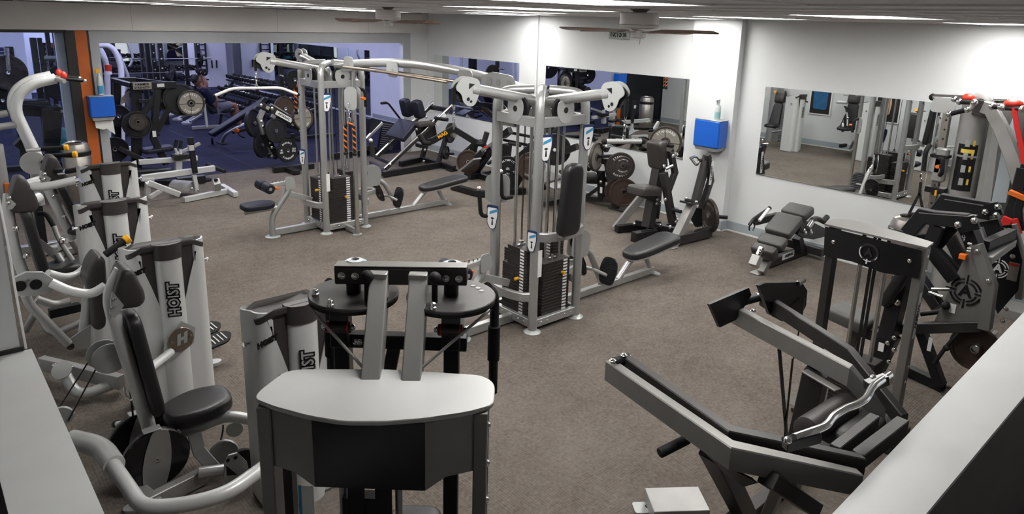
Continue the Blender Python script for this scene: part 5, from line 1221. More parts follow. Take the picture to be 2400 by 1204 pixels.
# ---------------------------------------------------------------- cable trainer with red straps at the right edge
ct = thing('cable_trainer', 'tall grey cable trainer at the right edge, with chrome perforated column and curved arm', 'gym machine', (8.3, 2.2, 0))
ca = V((8.3, 2.502, 2.091)); cb = V((10.897, 3.252, 0)); cb = V((8.3, ca.y - .0, 0))
colb = V((8.3, 2.489, 1.136))
part(MB().beam(V((8.3, colb.y, 0)), V((8.3, colb.y + .02, ca.z + .1)), .07, .07, side=V((1, 0, 0)), upv=V((0, 1, 0))), 'perforated_column', 'brushed', ct, 'brownish chrome column with a row of holes')
for k in range(16): part(MB().cyl((8.262, colb.y + .01, .6 + .1 * k), (8.266, colb.y + .01, .6 + .1 * k), .010, seg=8), 'column_hole', 'black_gloss', ct)
part(MB().cyl((8.3, 2.67, 2.222), (8.3, 1.997, 2.256), .035, seg=16), 'top_tube', 'chrome', ct)
part(MB().sphere((8.3, 2.675, 2.222), .038), 'tube_cap', 'rubber', ct)
part(MB().prism(smooth_poly([(-.12, -.10), (.12, -.10), (.10, .06), (-.10, .06)], .05), (8.27, 2.552, 2.171), (0, -1, 0), (0, 0, 1), .02), 'head_plate', 'silver_panel', ct)
part(MB().lathe((8.26, 2.218, 2.208), (-1, 0, 0), [(.11, -.03), (.11, .02), (.09, .03), (.05, .03), (.045, .015)], 28), 'pivot_hub', 'silver', ct)
part(MB().cyl(V((8.225, 2.209, 2.211)), V((8.225, 2.209, 2.211)) + V((-.012, 0, 0)), .045, seg=18), 'hub_cap', 'black_gloss', ct)
hc = [(.13 * math.cos(math.radians(a)), .13 * math.sin(math.radians(a))) for a in range(0, 360, 15)]
cc = V((8.3, 2.268, 1.954)); 
part(MB().rings([[V((8.35 + x, cc.y + y, z)) for x, y in hc] for z in (0, cc.z + .28, cc.z + .32)]), 'round_tower', 'silver_dark', ct, 'rounded grey tower shroud')
def wrap(z0, z1, m, name, a0=150, a1=235, r=.1325):
    P = [[V((8.35 + r * math.cos(math.radians(a)), cc.y + r * math.sin(math.radians(a)), z)) for a in range(a0, a1 + 1, 9)] for z in (z0, z1)]
    return part(MB().rings(P, close=False, cap=False), name, m, ct)
zt = V((8.25, 2.271, 1.782)).z; zb = V((8.25, 2.237, 1.293)).z
wrap(zb, zt, 'black_gloss', 'decal', r=.1315)
wrap(zt - .09, zt - .05, 'yellow_print', 'decal_band', 165, 225)
for k in range(4):
    z = zb + .10 + k * .135; wrap(z - .04, z + .035, 'silver_panel', 'decal_figure', 178, 196); wrap(z - .03, z + .03, 'yellow_print', 'decal_figure', 208, 218)
wrap(zt - .135, zt - .115, 'silver', 'tower_band', 140, 250, .135)
B(ct, (8.5, 2.301, 2.132), (8.5, 2.229, 1.754), .09, .16, 'side_column', 'silver_dark', up=(1, 0, 0))
part(MB().beam((8.5, 2.05, 0), (8.5, 2.12, 2.15), .12, .18, side=V((1, 0, 0)), upv=V((0, 1, 0))), 'rear_tower', 'silver_dark', ct)
part(MB().hull_plate([(8.3, 2.076, 2.069), (8.3, 2.022, 2.155), (8.3, 1.968, 1.214), (8.3, 2.054, 1.196)], NX, .05), 'shroud', 'silver', ct)
part(MB().hull_plate([(8.32, 2.117, 1.972), (8.32, 2.081, 2.067), (8.32, 2.059, 1.192), (8.32, 2.111, 1.181)], NX, .05), 'shroud', 'silver_dark', ct)
part(MB().hull_plate([(8.2, 1.943, 1.865), (8.2, 1.903, 2.097), (8.2, 1.838, 1.959), (8.2, 1.82, 1.261), (8.2, 1.94, 1.236)], NX, .02), 'side_cover', 'baseboard', ct, 'pale blue-grey side cover')
part(MB().path_beam([(8.15, 2.157, 2.184), (8.15, 2.086, 2.167), (8.1, 1.96, 2), (8.05, 1.804, 1.734), (8, 1.671, 1.452), (8, 1.568, 1.129)], .10, .12, NX), 'curved_leg', 'grey_steel', ct, 'curved grey front leg')
B(ct, (8.28, 2.28, 2.173), (8.2, 2.097, 2.153), .10, .16, 'head_block', 'charcoal')
for q0, q1_ in (((8.15, 2.422, 2.232), (8.1, 2.237, 2.228)), ((8.05, 2.344, 2.22), (8, 2.2, 2.227)), ((8, 2.044, 2.208), (7.95, 1.957, 2.213)), ((7.95, 1.936, 2.21), (7.9, 1.778, 2.217)), ((8.05, 2.413, 2.087), (8, 2.248, 2.154))):
    g_ = Cy(ct, q0, q1_, .024, 'hand_grip', 'rubber')
    for q in (q0, q1_): part(MB().sphere(q, .034), 'grip_joint', 'chrome', g_)
tube(ct, [(8, 2.247, 2.149), (8, 2.216, 2.172), (8, 2.211, 2.221)], .024, 'grip_arm', 'silver')
part(MB().sphere((8.1, 2.287, 2.263), .055, sc=(.8, 1.1, .8)), 'red_cap', 'red', ct, 'red rubber grip cap'); part(MB().sphere((7.95, 1.864, 2.256), .06, sc=(.8, 1.4, .7)), 'red_cap', 'red', ct, 'red rubber grip cap')
# sliding carriage on the column
part(MB().box(V((8.24, 2.469, 1.529)), (.10, .12, .36), bev=.02), 'carriage', 'silver_dark', ct)
tube(ct, [(8.15, 2.461, 1.605), (8.12, 2.424, 1.614), (8.12, 2.406, 1.469), (8.15, 2.434, 1.434)], .022, 'carriage_grip', 'rubber', bend=.05)
part(MB().box(V((8.2, 2.517, 1.526)), (.02, .12, .16), bev=.02), 'carriage_plate', 'silver_panel', ct)
part(MB().cyl((8.15, 2.46, 1.525), V((8.15, 2.46, 1.525)) + V((-.04, 0, 0)), .02, seg=10), 'pop_pin', 'orange', ct)
part(MB().box(V((8.24, 2.469, 1.259)), (.13, .19, .06)), 'column_stop', 'black_steel', ct)
part(MB().box(V((8.24, 2.482, 1.624)), (.13, .17, .03)), 'column_collar', 'rubber', ct)
part(MB().box(V((8.16, 2.444, 1.237)), (.02, .02, .06)), 'stop_pin', 'yellow', ct)
tube(ct, [(8.2, 2.588, 1.729), (8.15, 2.605, 1.667), (8.15, 2.596, 1.453)], .024, 'swivel_arm', 'rubber', bend=.05)
part(MB().box((8.62, 1.95, .05), (.36, .9, .10)), 'base', 'silver_dark', ct)
# strap handle hanging from it
sh = thing('pull_strap', 'black strap handle hanging by the chrome column of the cable trainer', 'cable handle', (8.1, 2.587, 1.352))
part(MB().tube([(8.1, 2.594, 1.427), (8.1, 2.602, 1.382), (8.1, 2.577, 1.365), (8.1, 2.585, 1.337)], .008, bend=.02, seg=6), 'snap_hook', 'chrome', sh)
part(MB().beam((8.1, 2.585, 1.337), (8.1, 2.577, 1.213), .03, .008, up=(1, 0, 0)), 'strap', 'rubber', sh)
part(MB().beam((8.1, 2.578, 1.218), (8.1, 2.645, 0.977), .028, .008, up=(1, 0, 0)), 'strap', 'rubber', sh)
part(MB().beam((8.1, 2.578, 1.218), (8.1, 2.509, 1.008), .028, .008, up=(1, 0, 0)), 'strap', 'rubber', sh)
part(MB().cyl((8.1, 2.652, 0.966), (8.1, 2.499, 0.996), .022, seg=14, bev=.004), 'grip', 'rubber', sh)
rs = thing('suspension_strap', 'bright red strap hanging from the grip of the cable trainer', 'strap', (7.9, 1.825, 2.187))
part(MB().path_beam([(7.9, 1.838, 2.225), (7.9, 1.799, 2.077), (7.9, 1.729, 1.884), (7.9, 1.658, 1.651)], .012, .045, NX, bev=.002), 'strap', 'red_strap', rs)
part(MB().box(V((7.9, 1.652, 1.652)), (.05, .09, .12)), 'buckle', 'rubber', rs)
bs = thing('strap_bundle', 'black straps with orange band and red handles hanging low at the right edge', 'strap', (7.6, 1.623, 1.534))
part(MB().path_beam([(7.6, 1.611, 1.715), (7.6, 1.62, 1.494), (7.6, 1.647, 1.224), (7.6, 1.676, 1.113)], .03, .10, NX, bev=.01), 'strap', 'rubber', bs)
part(MB().path_beam([(7.55, 1.559, 1.514), (7.55, 1.579, 1.349), (7.55, 1.53, 1.158)], .03, .07, NX, bev=.01), 'strap', 'rubber', bs)
part(MB().beam((7.52, 1.589, 1.504), (7.52, 1.601, 1.461), .05, .14), 'band', 'orange', bs)
part(MB().beam((7.5, 1.622, 1.267), (7.5, 1.648, 1.179), .04, .08), 'handle_red', 'red_strap', bs); part(MB().beam((7.5, 1.577, 1.269), (7.5, 1.521, 1.137), .04, .05), 'handle_red', 'red_strap', bs)

# ---------------------------------------------------------------- stainless bins
def steel_bin(label, x, y, h=.80, r=.22):
    t = thing('trash_bin', label, 'trash bin', (x, y, 0))
    part(MB().lathe((x, y, 0), (0, 0, 1), [(r * .95, 0), (r, .02), (r, h * .78), (r * .97, h * .79)], 40), 'body', 'brushed', t)
    part(MB().lathe((x, y, h * .78), (0, 0, 1), [(r * 1.03, 0), (r * 1.05, .015), (r * 1.05, .06), (r * 1.0, .07)], 40), 'rim_band', 'black_gloss', t)
    part(MB().ring_lathe((x, y, h * .84), (0, 0, 1), [(r * .99, 0), (r * .97, .06), (r * .86, .125), (r * .62, .15), (r * .58, .13), (r * .8, .06)], 40), 'dome_lid', 'brushed', t)
    part(MB().lathe((x, y, h * .84), (0, 0, 1), [(r * .6, .10), (r * .6, .12)], 30), 'opening', 'black_gloss', t)
    return t
steel_bin('stainless steel dome bin against the mirror wall behind the press machine', 8.35, 2.678, .88, .22)
steel_bin('stainless steel dome bin beside the orange post', 1.941, 12.271, .92, .195)

# ---------------------------------------------------------------- lever bench below the right wall mirror
lb_ = thing('lever_bench', 'grey padded reclining bench with lever handles below the right wall mirror', 'gym bench', (8.0, 3.95, 0))
def slant_pad(root, a, b, w, t, name, m='vinyl_grey', label=None):
    """rectangular pad from a to b (bottom centre line), width w in y"""
    a = V(a); b = V(b); u = b - a; L = u.length
    return part(MB().pad(a - V((0, 0, t)), u, (0, 1, 0), [(x + L / 2, y) for x, y in rrect(L, w, .035)], t, .022), name, m, root, label)
slant_pad(lb_, (8.142, 3.95, 0.699), (8.369, 3.95, 0.773), .33, .10, 'head_pad')
slant_pad(lb_, (7.803, 3.95, 0.529), (8.105, 3.95, 0.7), .33, .10, 'back_pad')
slant_pad(lb_, (7.656, 3.95, 0.407), (7.793, 3.95, 0.493), .33, .10, 'seat_pad')
part(MB().pad((7.587, 3.95, 0.326), (-.5, 0, .85), (0, 1, 0), rrect(.16, .30, .03), .12, .03), 'front_pad', 'cap_plastic', lb_, 'dark front block pad')
B(lb_, (7.872, 3.95, 0.384), (8.504, 3.95, 0.631), .08, .06, 'pad_beam', 'charcoal')
B(lb_, (7.825, 4.038, 0.07), (8.796, 4.02, 0.07), .08, .10, 'floor_rail', 'charcoal')
part(MB().box(V((8.223, 3.99, 0.101)) - V((0, .002, 0)), (.30, .004, .075), bev=0), 'brand_label', 'white_label', lb_, 'white brand label')
text('ARSENAL', V((8.213, 3.985, 0.105)) + V((.02, -.004, 0)), (1, 0, 0), (0, 0, 1), .05, 'black_gloss', lb_, bold=.001)
B(lb_, (7.723, 3.95, 0.261), (7.513, 3.95, 0.041), .09, .07, 'front_leg', 'grey_steel')
B(lb_, (7.365, 3.9, 0.402), (7.301, 3.9, 0.315), .05, .05, 'adjust_post', 'brushed', label='chrome perforated front post')
for q in ((7.271, 3.865, 0.399), (7.264, 3.865, 0.373), (7.257, 3.865, 0.352)): Cy(lb_, q, V(q) + V((-.01, -.004, 0)), .010, 'post_hole', 'black_gloss')
B(lb_, (7.294, 3.9, 0.307), (7.226, 3.9, 0.203), .10, .10, 'post_sleeve', 'silver_dark')
part(MB().box(V((7.563, 4.023, 0.01)), (.16, .12, .015)), 'foot_plate', 'silver_panel', lb_)
B(lb_, (8.429, 4.118, 0.07), (7.998, 4.312, 0.07), .06, .06, 'cross_rail', 'charcoal')
B(lb_, (8.328, 3.95, 0.337), (8.441, 3.95, 0.126), .10, .10, 'rear_post', 'black_steel')
B(lb_, (8.56, 4.2, 0.158), (8.703, 4, 0.106), .08, .10, 'rear_rail', 'charcoal'); B(lb_, (8.703, 4, 0.106), (8.669, 3.75, 0.109), .08, .10, 'rear_rail', 'charcoal')
part(MB().hull_plate([(8.179, 3.85, 0.601), (8.445, 3.85, 0.536), (8.832, 3.85, 0.379), (8.841, 3.85, 0.277), (8.51, 3.85, 0.299), (8.239, 3.85, 0.369), (8.068, 3.85, 0.449)], (0, 1, 0), .05), 'pivot_plate', 'black_steel', lb_)
tube(lb_, [(8.153, 3.75, 0.516), (8.218, 3.75, 0.628), (8.354, 3.75, 0.624), (8.461, 3.7, 0.569)], .032, 'lever_tube', 'charcoal')
Cy(lb_, (8.082, 3.72, 0.559), (8.169, 3.72, 0.619), .032, 'lever_sleeve', 'chrome')
Cy(lb_, (8.55, 3.75, 0.557), (8.64, 3.75, 0.595), .035, 'plate_horn', 'black_steel')
for q in ((8.165, 3.8, 0.492), (8.214, 3.8, 0.449), (8.338, 3.8, 0.451), (8.366, 3.8, 0.422)): bolts(lb_, [q], (0, -1, 0), .02)
B(lb_, (8.332, 4.25, 0.541), (7.876, 4.3, 0.532), .06, .09, 'side_arm', 'charcoal')
part(MB().cyl((7.883, 4.25, 0.553), (8.089, 4.25, 0.674), .022, seg=14), 'hand_grip', 'fan_white', lb_, 'white hand grip')
part(MB().cyl((8.089, 4.25, 0.674), (8.11, 4.25, 0.683), .026, seg=14), 'grip_cap', 'rubber', lb_)
tube(lb_, [(8.117, 4.27, 0.665), (7.817, 4.3, 0.567), (7.75, 4.3, 0.511)], .022, 'handle_bar', 'black_steel', bend=.05)
part(MB().tube([V((7.778, 4.28, 0.489)) + V((.062 * math.cos(math.radians(a)), 0, .062 * math.sin(math.radians(a)))) for a in range(-60, 240, 20)], .009, bend=0, seg=7), 'ring', 'black_gloss', lb_)

# ---------------------------------------------------------------- plate loaded row machine in front of the pilaster
rm = thing('row_machine', 'dark plate loaded row machine with grey diagonal legs in front of the white pilaster', 'gym machine', (7.9, 5.7, 0))
B(rm, (7.53, 6.25, 0.023), (7.789, 6, 0.538), .10, .10, 'front_leg', 'silver_dark', label='pale topped diagonal leg')
B(rm, (7.442, 6.153, 0.06), (8.14, 5.937, 0.06), .09, .10, 'floor_rail', 'black_steel')
B(rm, (7.625, 5.75, 0.155), (7.781, 5.75, 1.078), .13, .14, 'center_post', 'charcoal', up=(1, 0, 0))
part(MB().pad((7.796, 5.75, 1.059), (0, -1, 0), (-.25, 0, 1), rrect(.27, .40, .06, cy=.13), .13, .04), 'chest_pad', 'cap_plastic', rm, 'dark block chest pad')
part(MB().pad((7.437, 5.72, 0.655), (1, 0, -.12), (0, 1, 0), rrect(.42, .30, .05), .12, .03), 'seat', 'cap_plastic', rm, 'dark seat pad')
B(rm, (7.368, 5.72, 0.699), (7.641, 5.72, 0.592), .16, .12, 'seat_block', 'black_steel')
B(rm, (7.679, 5.6, 0.948), (7.84, 5.5, 0.247), .09, .09, 'rear_strut', 'charcoal', up=(1, 0, 0))
part(MB().path_beam([(7.786, 5.6, 1.252), (7.941, 5.6, 0.916), (7.822, 5.6, 0.676)], .06, .09, (0, 1, 0)), 'lever_arm', 'charcoal', rm)
for q in ((7.726, 5.5, 1.192), (7.681, 5.6, 1.039), (7.638, 5.62, 0.643), (7.619, 5.62, 0.582), (7.613, 5.62, 0.523), (7.631, 5.5, 0.602)): bolts(rm, [q], (0, -1, 0), .022)
Cy(rm, (7.658, 5.55, 1.009), (7.744, 5.5, 1.058), .022, 'hand_grip', 'steel_rod')
Cy(rm, (7.834, 5.6, 1.197), (7.805, 5.5, 1.2), .03, 'pivot_shaft', 'steel_rod')
Cy(rm, (7.787, 5.5, 0.437), (7.814, 5.35, 0.432), .024, 'plate_horn', 'rubber')
Cy(rm, (7.86, 5.75, 1.297), (7.848, 5.6, 1.292), .024, 'plate_horn', 'rubber')
B(rm, (7.296, 5.725, 0.07), (7.664, 5.648, 0.07), .12, .14, 'foot_block', 'black_steel')
B(rm, (7.665, 5.996, 0.16), (7.89, 5.481, 0.12), .08, .08, 'floor_rail', 'black_steel')
B(rm, (7.559, 5.68, 0.1), (8.285, 5.746, 0.1), .08, .10, 'floor_rail', 'black_steel')
for q in ((7.517, 5.9, 0.181), (7.628, 5.75, 0.128), (7.707, 5.6, 0.203), (7.652, 5.4, 0.235), (7.781, 5.4, 0.281)): bolts(rm, [q], (-.3, -1, .2), .022)
B(rm, (7.583, 5.28, 0.04), (7.948, 5.28, 0.537), .11, .10, 'front_leg', 'silver_dark', label='pale topped diagonal leg')
part(MB().box(V((7.516, 5.26, 0.01)), (.16, .13, .015)), 'foot_plate', 'silver_dark', rm)
B(rm, (8.015, 5.28, 0.561), (8.201, 5.28, 1.177), .09, .10, 'side_post', 'charcoal', up=(1, 0, 0))
B(rm, (8.136, 5.24, 1.207), (8.289, 5.24, 0.802), .07, .07, 'rear_post', 'charcoal', up=(1, 0, 0)); B(rm, (8.277, 5.24, 0.838), (8.177, 5.28, 0.432), .07, .08, 'rear_post', 'charcoal', up=(1, 0, 0))
part(MB().box(V((8.213, 5.2, 0.946)), (.055, .006, .32), ax=(V((1, 0, 0)), V((0, 1, 0)), V((.06, 0, 1)))), 'brand_label', 'white_label', rm, 'white vertical brand label')
text('ARSENAL', V((8.205, 5.195, 0.948)), (.06, 0, -1), (1, 0, .06), .05, 'black_gloss', rm, bold=.001)
tube(rm, [(7.883, 5.33, 1.173), (8.037, 5.35, 1.17), (8.132, 5.35, 1.098), (8.041, 5.33, 1.044), (7.868, 5.32, 1.176)], .018, 'loop_handle', 'chrome', bend=.06, label='dark chrome loop handle')
Cy(rm, (8.101, 5.34, 1.111), (8.198, 5.3, 1.115), .026, 'handle_stub', 'charcoal')
part(MB().box(V((7.903, 5.28, 0.564)), (.26, .18, .025), ax=(V((1, 0, -.15)), V((0, 1, 0)), V((.15, 0, 1)))), 'arm_bracket', 'black_gloss', rm)
Cy(rm, (7.85, 5.33, 0.595), (7.986, 5.25, 0.554), .028, 'pivot_shaft', 'black_steel')
for q in ((7.864, 5.33, 0.615), (7.945, 5.22, 0.575), (7.796, 5.25, 0.118), (7.804, 5.25, 0.065), (8.009, 5.25, 0.13), (8.016, 5.25, 0.086)): bolts(rm, [q], (-.2, -1, .2), .022)
part(MB().hull_plate([(7.984, 5.3, 0.493), (8.193, 5.3, 0.425), (8.248, 5.3, 0.171), (8.117, 5.3, 0.177), (7.947, 5.3, 0.362)], (0, 1, 0), .04), 'gusset_plate', 'black_steel', rm)
B(rm, (7.62, 5.267, 0.09), (8.33, 5.206, 0.09), .09, .13, 'floor_rail', 'charcoal')
Cy(rm, (8.391, 5.3, 0.288), (8.571, 5.1, 0.283), .026, 'plate_horn', 'rubber')
G_ROW = None
weight_plate('bronze-grey iron plate on the outer horn of the row machine, seen nearly edge on', (8.367, 5.27, 0.306), (.88, -.45, .05), .245, .045, 'cast_iron', words=('STANDARD', 'BARBELL'), wm='iron_grey', face='cast_iron')
weight_plate('grey faced iron plate on the top horn of the row machine, behind its chest pad', (7.83, 5.72, 1.329), (-.75, -.65, .1), .225, .04, 'cast_iron', words=('STANDARD', 'BARBELL'), wm='white_label', face='iron_grey', spokes=True)
weight_plate('dark plate low in the middle of the row machine', (7.966, 5.85, 0.428), (.55, -.83, 0), .23, .05, 'rubber_plate')

# ---------------------------------------------------------------- plate loaded bench beside the mirror wall
pb_ = thing('press_bench', 'black plate loaded bench with grey platform along the mirror wall', 'gym machine', (8.3, 7.6, 0))
NXX = V((1, 0, 0))
B(pb_, (8.45, 7.034, 0.018), (8.45, 7.256, 0.728), .09, .10, 'rear_post', 'charcoal', up=(0, 1, 0))
part(MB().box(V((8.431, 6.963, 0.012)), (.14, .30, .02)), 'foot_plate', 'charcoal', pb_)
B(pb_, (8.4, 7.288, 0.101), (8.4, 7.349, 0.57), .10, .10, 'front_post', 'black_steel', up=(0, 1, 0))
part(MB().box(V((8.34, 7.265, 0.277)), (.004, .05, .10), bev=0), 'warning_label', 'white_label', pb_)
part(MB().hull_plate([(8.38, 7.432, 0.564), (8.38, 7.249, 0.59), (8.38, 7.31, 0.515)], NXX, .08), 'saddle', 'black_steel', pb_)
B(pb_, (8.4, 7.638, 0.054), (8.4, 7.018, 0.146), .07, .08, 'floor_rail', 'charcoal'); B(pb_, (8.4, 7.623, 0.09), (8.4, 7.314, 0.331), .05, .05, 'brace', 'charcoal')
B(pb_, (8.4, 7.676, 0.339), (8.4, 7.352, 0.388), .06, .07, 'frame_beam', 'charcoal'); B(pb_, (8.5, 7.53, 0.42), (8.5, 7.193, 0.431), .06, .08, 'frame_beam', 'charcoal')
B(pb_, (8.5, 7.433, 0.711), (8.5, 7.25, 0.723), .07, .09, 'frame_beam', 'charcoal')
part(MB().pad((7.786, 7.837, 0.42), (.30, .95, 0), (.95, -.30, 0), rrect(1.15, .52, .03), .035, .012), 'platform', 'grey_steel', pb_, 'flat grey platform top')
B(pb_, (7.129, 7.61, 0.38), (8.135, 7.81, 0.38), .07, .10, 'platform_rail', 'black_steel')
B(pb_, (7.224, 7.713, 0.38), (7.525, 7.96, 0.02), .07, .07, 'platform_leg', 'charcoal'); B(pb_, (7.549, 7.758, 0.06), (8.028, 7.753, 0.06), .06, .08, 'floor_rail', 'charcoal')
part(MB().pad((8.287, 7.522, 0.5), (.6, .8, 0), (.8, -.6, 0), rrect(.35, .30, .04), .07, .02), 'seat', 'vinyl', pb_, 'black seat pad')
B(pb_, (8.2, 8.453, 0.587), (8.2, 7.704, 0.938), .08, .10, 'slant_beam', 'black_steel'); B(pb_, (8.2, 8.857, 0.77), (8.2, 8.7, 0.834), .08, .09, 'slant_beam', 'charcoal')
Cy(pb_, (8.1, 7.969, 0.488), (8, 7.779, 0.483), .03, 'side_handle', 'charcoal'); Cy(pb_, (8.1, 8.252, 0.565), (8.1, 8.182, 0.644), .03, 'side_handle', 'rubber')
B(pb_, (8.4, 7.732, 0.633), (8.4, 7.585, 0.762), .06, .08, 'link_arm', 'silver_dark'); B(pb_, (8.4, 7.732, 0.633), (8.4, 7.587, 0.553), .06, .08, 'link_arm', 'black_steel')
part(MB().pad((8.4, 7.765, 1.097), (.4, .9, 0), (.2, -.1, 1), rrect(.30, .22, .05), .10, .03), 'chest_pad', 'vinyl', pb_, 'black pad')
Cy(pb_, (8.3, 7.555, 1.154), (8.2, 7.241, 1.181), .024, 'hand_grip', 'rubber'); Cy(pb_, (8.4, 7.166, 1.174), (8.3, 6.861, 1.195), .024, 'hand_grip', 'rubber')
Cy(pb_, (8.3, 7.411, 0.804), (8.35, 7.066, 0.869), .026, 'plate_horn', 'rubber')
for q in ((8.4, 7.316, 1.008), (8.4, 7.273, 0.983), (8.3, 7.248, 0.421), (8.35, 7.394, 0.471)): bolts(pb_, [q], (-1, 0, 0), .024)
B(pb_, (8.45, 7.393, 0.992), (8.45, 7.271, 0.922), .08, .10, 'pivot_block', 'black_steel')
GP = None
weight_plate('brown-grey iron plate seen half edge on at the press bench', (8.3, 7.374, 0.807), (.3, -.95, 0), .235, .05, 'cast_iron', words=('STANDARD', 'BARBELL'), wm='iron_grey', face='iron_grey')
weight_plate('large iron plate with white lettering behind a smaller one on the plate post', (8.4, 6.949, 0.716), (-.72, -.69, 0), .225, .05, 'cast_iron', words=('STANDARD', 'BARBELL'), wm='white_label')
weight_plate('small iron plate with white lettering, frontmost on the upper plate horn', (8.3, 6.817, 0.763), (-.72, -.69, 0), .145, .05, 'cast_iron', words=('OLYMPIC', 'BARBELL'), wm='white_label')
weight_plate('smooth brown-black plate on the lower plate horn', (8.35, 6.806, 0.33), (-.72, -.69, 0), .225, .04, 'iron_brown')
weight_plate('brown-black plate behind the smooth one on the lower plate horn', (8.42, 6.967, 0.301), (-.72, -.69, 0), .225, .04, 'iron_brown')
Cy(pb_, (8.24, 6.73, 0.791), (8.5, 7.115, 0.676), .025, 'plate_horn', 'black_steel'); Cy(pb_, (8.2, 6.545, 0.447), (8.5, 7.097, 0.256), .022, 'plate_horn', 'black_steel')
weight_plate('large black plate on the slanted beam, seen between the tower posts', (8.15, 8.168, 0.819), (-.75, -.66, 0), .27, .06, 'rubber_plate')
weight_plate('rusty iron plate low between the tower posts', (7.764, 8.318, 0.55), (-.75, -.66, 0), .24, .045, 'iron_brown', words=('STANDARD', 'BARBELL'), wm='iron_grey')

# ---------------------------------------------------------------- incline lever machine between towers and mirror wall
tb = thing('incline_row_machine', 'black chest supported row machine with diagonal rails near the mirror wall', 'gym machine', (8.0, 9.4, 0))
B(tb, (8, 10.106, 0.725), (8, 10.342, -0.021), .10, .11, 'front_post', 'black_steel', up=(0, 1, 0))
B(tb, (8.05, 10.069, 0.697), (8.05, 9.89, 0.619), .07, .08, 'brace', 'black_steel')
B(tb, (8.1, 9.735, 0.61), (8, 10.148, 0.044), .10, .11, 'diagonal', 'black_steel', up=(0, 1, 0))
B(tb, (7.95, 10.07, 0.426), (8.05, 9.636, 0.733), .05, .06, 'slide_rail', 'steel_rod')
B(tb, (7.95, 10.002, 0.388), (8, 9.87, 0.53), .09, .11, 'slide_block', 'black_steel')
part(MB().box(V((7.98, 9.782, 0.629)), (.006, .10, .035)), 'rail_label', 'red', tb, 'red striped rail label')
Cy(tb, (7.9, 10.474, 0.366), (8, 10.172, 0.645), .026, 'plate_horn', 'charcoal')
part(MB().hull_plate([(7.8, 10.268, 0.133), (7.8, 9.813, 0.442), (7.8, 9.78, 0.427), (7.8, 10.21, 0.129)], NXX, .18), 'foot_board', 'silver_dark', tb, 'pale edged foot board')
B(tb, (7.081, 9.584, 0.06), (7.131, 8.839, 0.06), .09, .10, 'floor_rail', 'black_steel'); B(tb, (7.138, 8.87, 0.06), (7.916, 8.621, 0.06), .09, .10, 'floor_rail', 'black_steel')
B(tb, (7.785, 10.009, 0.06), (8.467, 10.087, 0.06), .09, .09, 'floor_rail', 'black_steel'); B(tb, (8.03, 10.063, 0.06), (7.947, 9.224, 0.06), .09, .09, 'floor_rail', 'black_steel')
B(tb, (8.3, 9.662, 0.837), (8.3, 9.479, 0.958), .10, .12, 'upper_arm', 'black_steel')
B(tb, (8.5, 9.685, 0.866), (8.5, 9.016, 0.87), .04, .05, 'safety_bar', 'black_gloss'); B(tb, (8.5, 9.892, 0.703), (8.5, 9.165, 0.706), .04, .05, 'safety_bar', 'black_gloss')
B(tb, (8.1, 9.128, 0.462), (8.1, 8.595, 0.849), .09, .11, 'diagonal', 'black_steel', up=(0, 1, 0)); B(tb, (8, 8.997, 0.052), (8, 8.776, 0.374), .10, .12, 'diagonal', 'black_steel', up=(0, 1, 0))
B(tb, (8.2, 9.436, 0.714), (8.2, 9.468, 0.449), .12, .14, 'center_post', 'black_steel', up=(0, 1, 0)); Cy(tb, (8.15, 9.319, 0.757), (8, 8.872, 0.798), .032, 'hand_grip', 'rubber')
Cy(tb, (7.9, 9.633, 0.351), (8, 9.566, 0.427), .028, 'hand_grip', 'rubber'); Cy(tb, (7.8, 9.514, 0.123), (7.9, 9.46, 0.223), .028, 'hand_grip', 'rubber')
Cy(tb, (7.9, 9.173, 0.295), (7.8, 8.763, 0.368), .026, 'plate_horn', 'steel_rod')
weight_plate('dark bronze plate on the black post left of the nearest tower', (7.85, 10.13, 0.314), (-.65, -.76, 0), .22, .06, 'iron_brown')
weight_plate('black plate with white lettering seen between tower post and guide rod', (7.75, 8.893, 0.41), (-.65, -.76, 0), .225, .045, 'rubber_plate', words=('OLYMPIC', 'STANDARD'), wm='white_label')
weight_plate('black bumper plate standing low behind the nearest tower', (7.72, 8.87, 0.208), (-.65, -.76, 0), .19, .045, 'rubber_plate', words=('LBS', 'KGS'), wm='white_label')

# ---------------------------------------------------------------- leg press in the far corner
lp2 = thing('leg_press', 'black inclined leg press with dark pads by the far corner of the mirror wall', 'gym machine', (7.5, 11.5, 0))
YN, YF = 11.25, 12.0
B(lp2, (6.567, 11.048, 0.07), (7.984, 11.182, 0.07), .08, .10, 'floor_rail', 'black_steel'); B(lp2, (7.336, 11.665, 0.07), (7.992, 11.857, 0.07), .08, .10, 'floor_rail', 'black_steel')
B(lp2, (7.992, 11.857, 0.07), (7.982, 10.738, 0.07), .08, .09, 'floor_rail', 'black_steel'); B(lp2, (6.907, 12.051, 0.07), (6.676, 11.107, 0.07), .08, .09, 'floor_rail', 'black_steel')
part(MB().box(V((7.986, 10.826, 0.02)), (.16, .16, .03)), 'foot', 'rubber', lp2)
for dy, a, b in ((0, (6.692, 11.25, 0.081), (8.257, 11.25, 1.181)), (1, (6.946, 11.95, 0.19), (8.301, 11.95, 1.16))):
    B(lp2, a, b, .06, .09, 'slide_rail', 'charcoal', up=(0, 1, 0)); d = V((0, -.035, .055)); part(MB().cyl(V(a) + d, V(b) + d, .022, seg=10), 'guide_rod', 'chrome', lp2)
B(lp2, (8.265, 11.95, 1.111), (8.205, 11.25, 1.128), .07, .09, 'top_cross', 'black_steel')
B(lp2, (7.998, 11.9, 0.04), (8.039, 11.7, 0.568), .08, .08, 'support_leg', 'charcoal', up=(0, 1, 0)); B(lp2, (7.95, 11.25, 0.053), (8.156, 11.25, 0.606), .08, .08, 'support_leg', 'charcoal', up=(0, 1, 0))
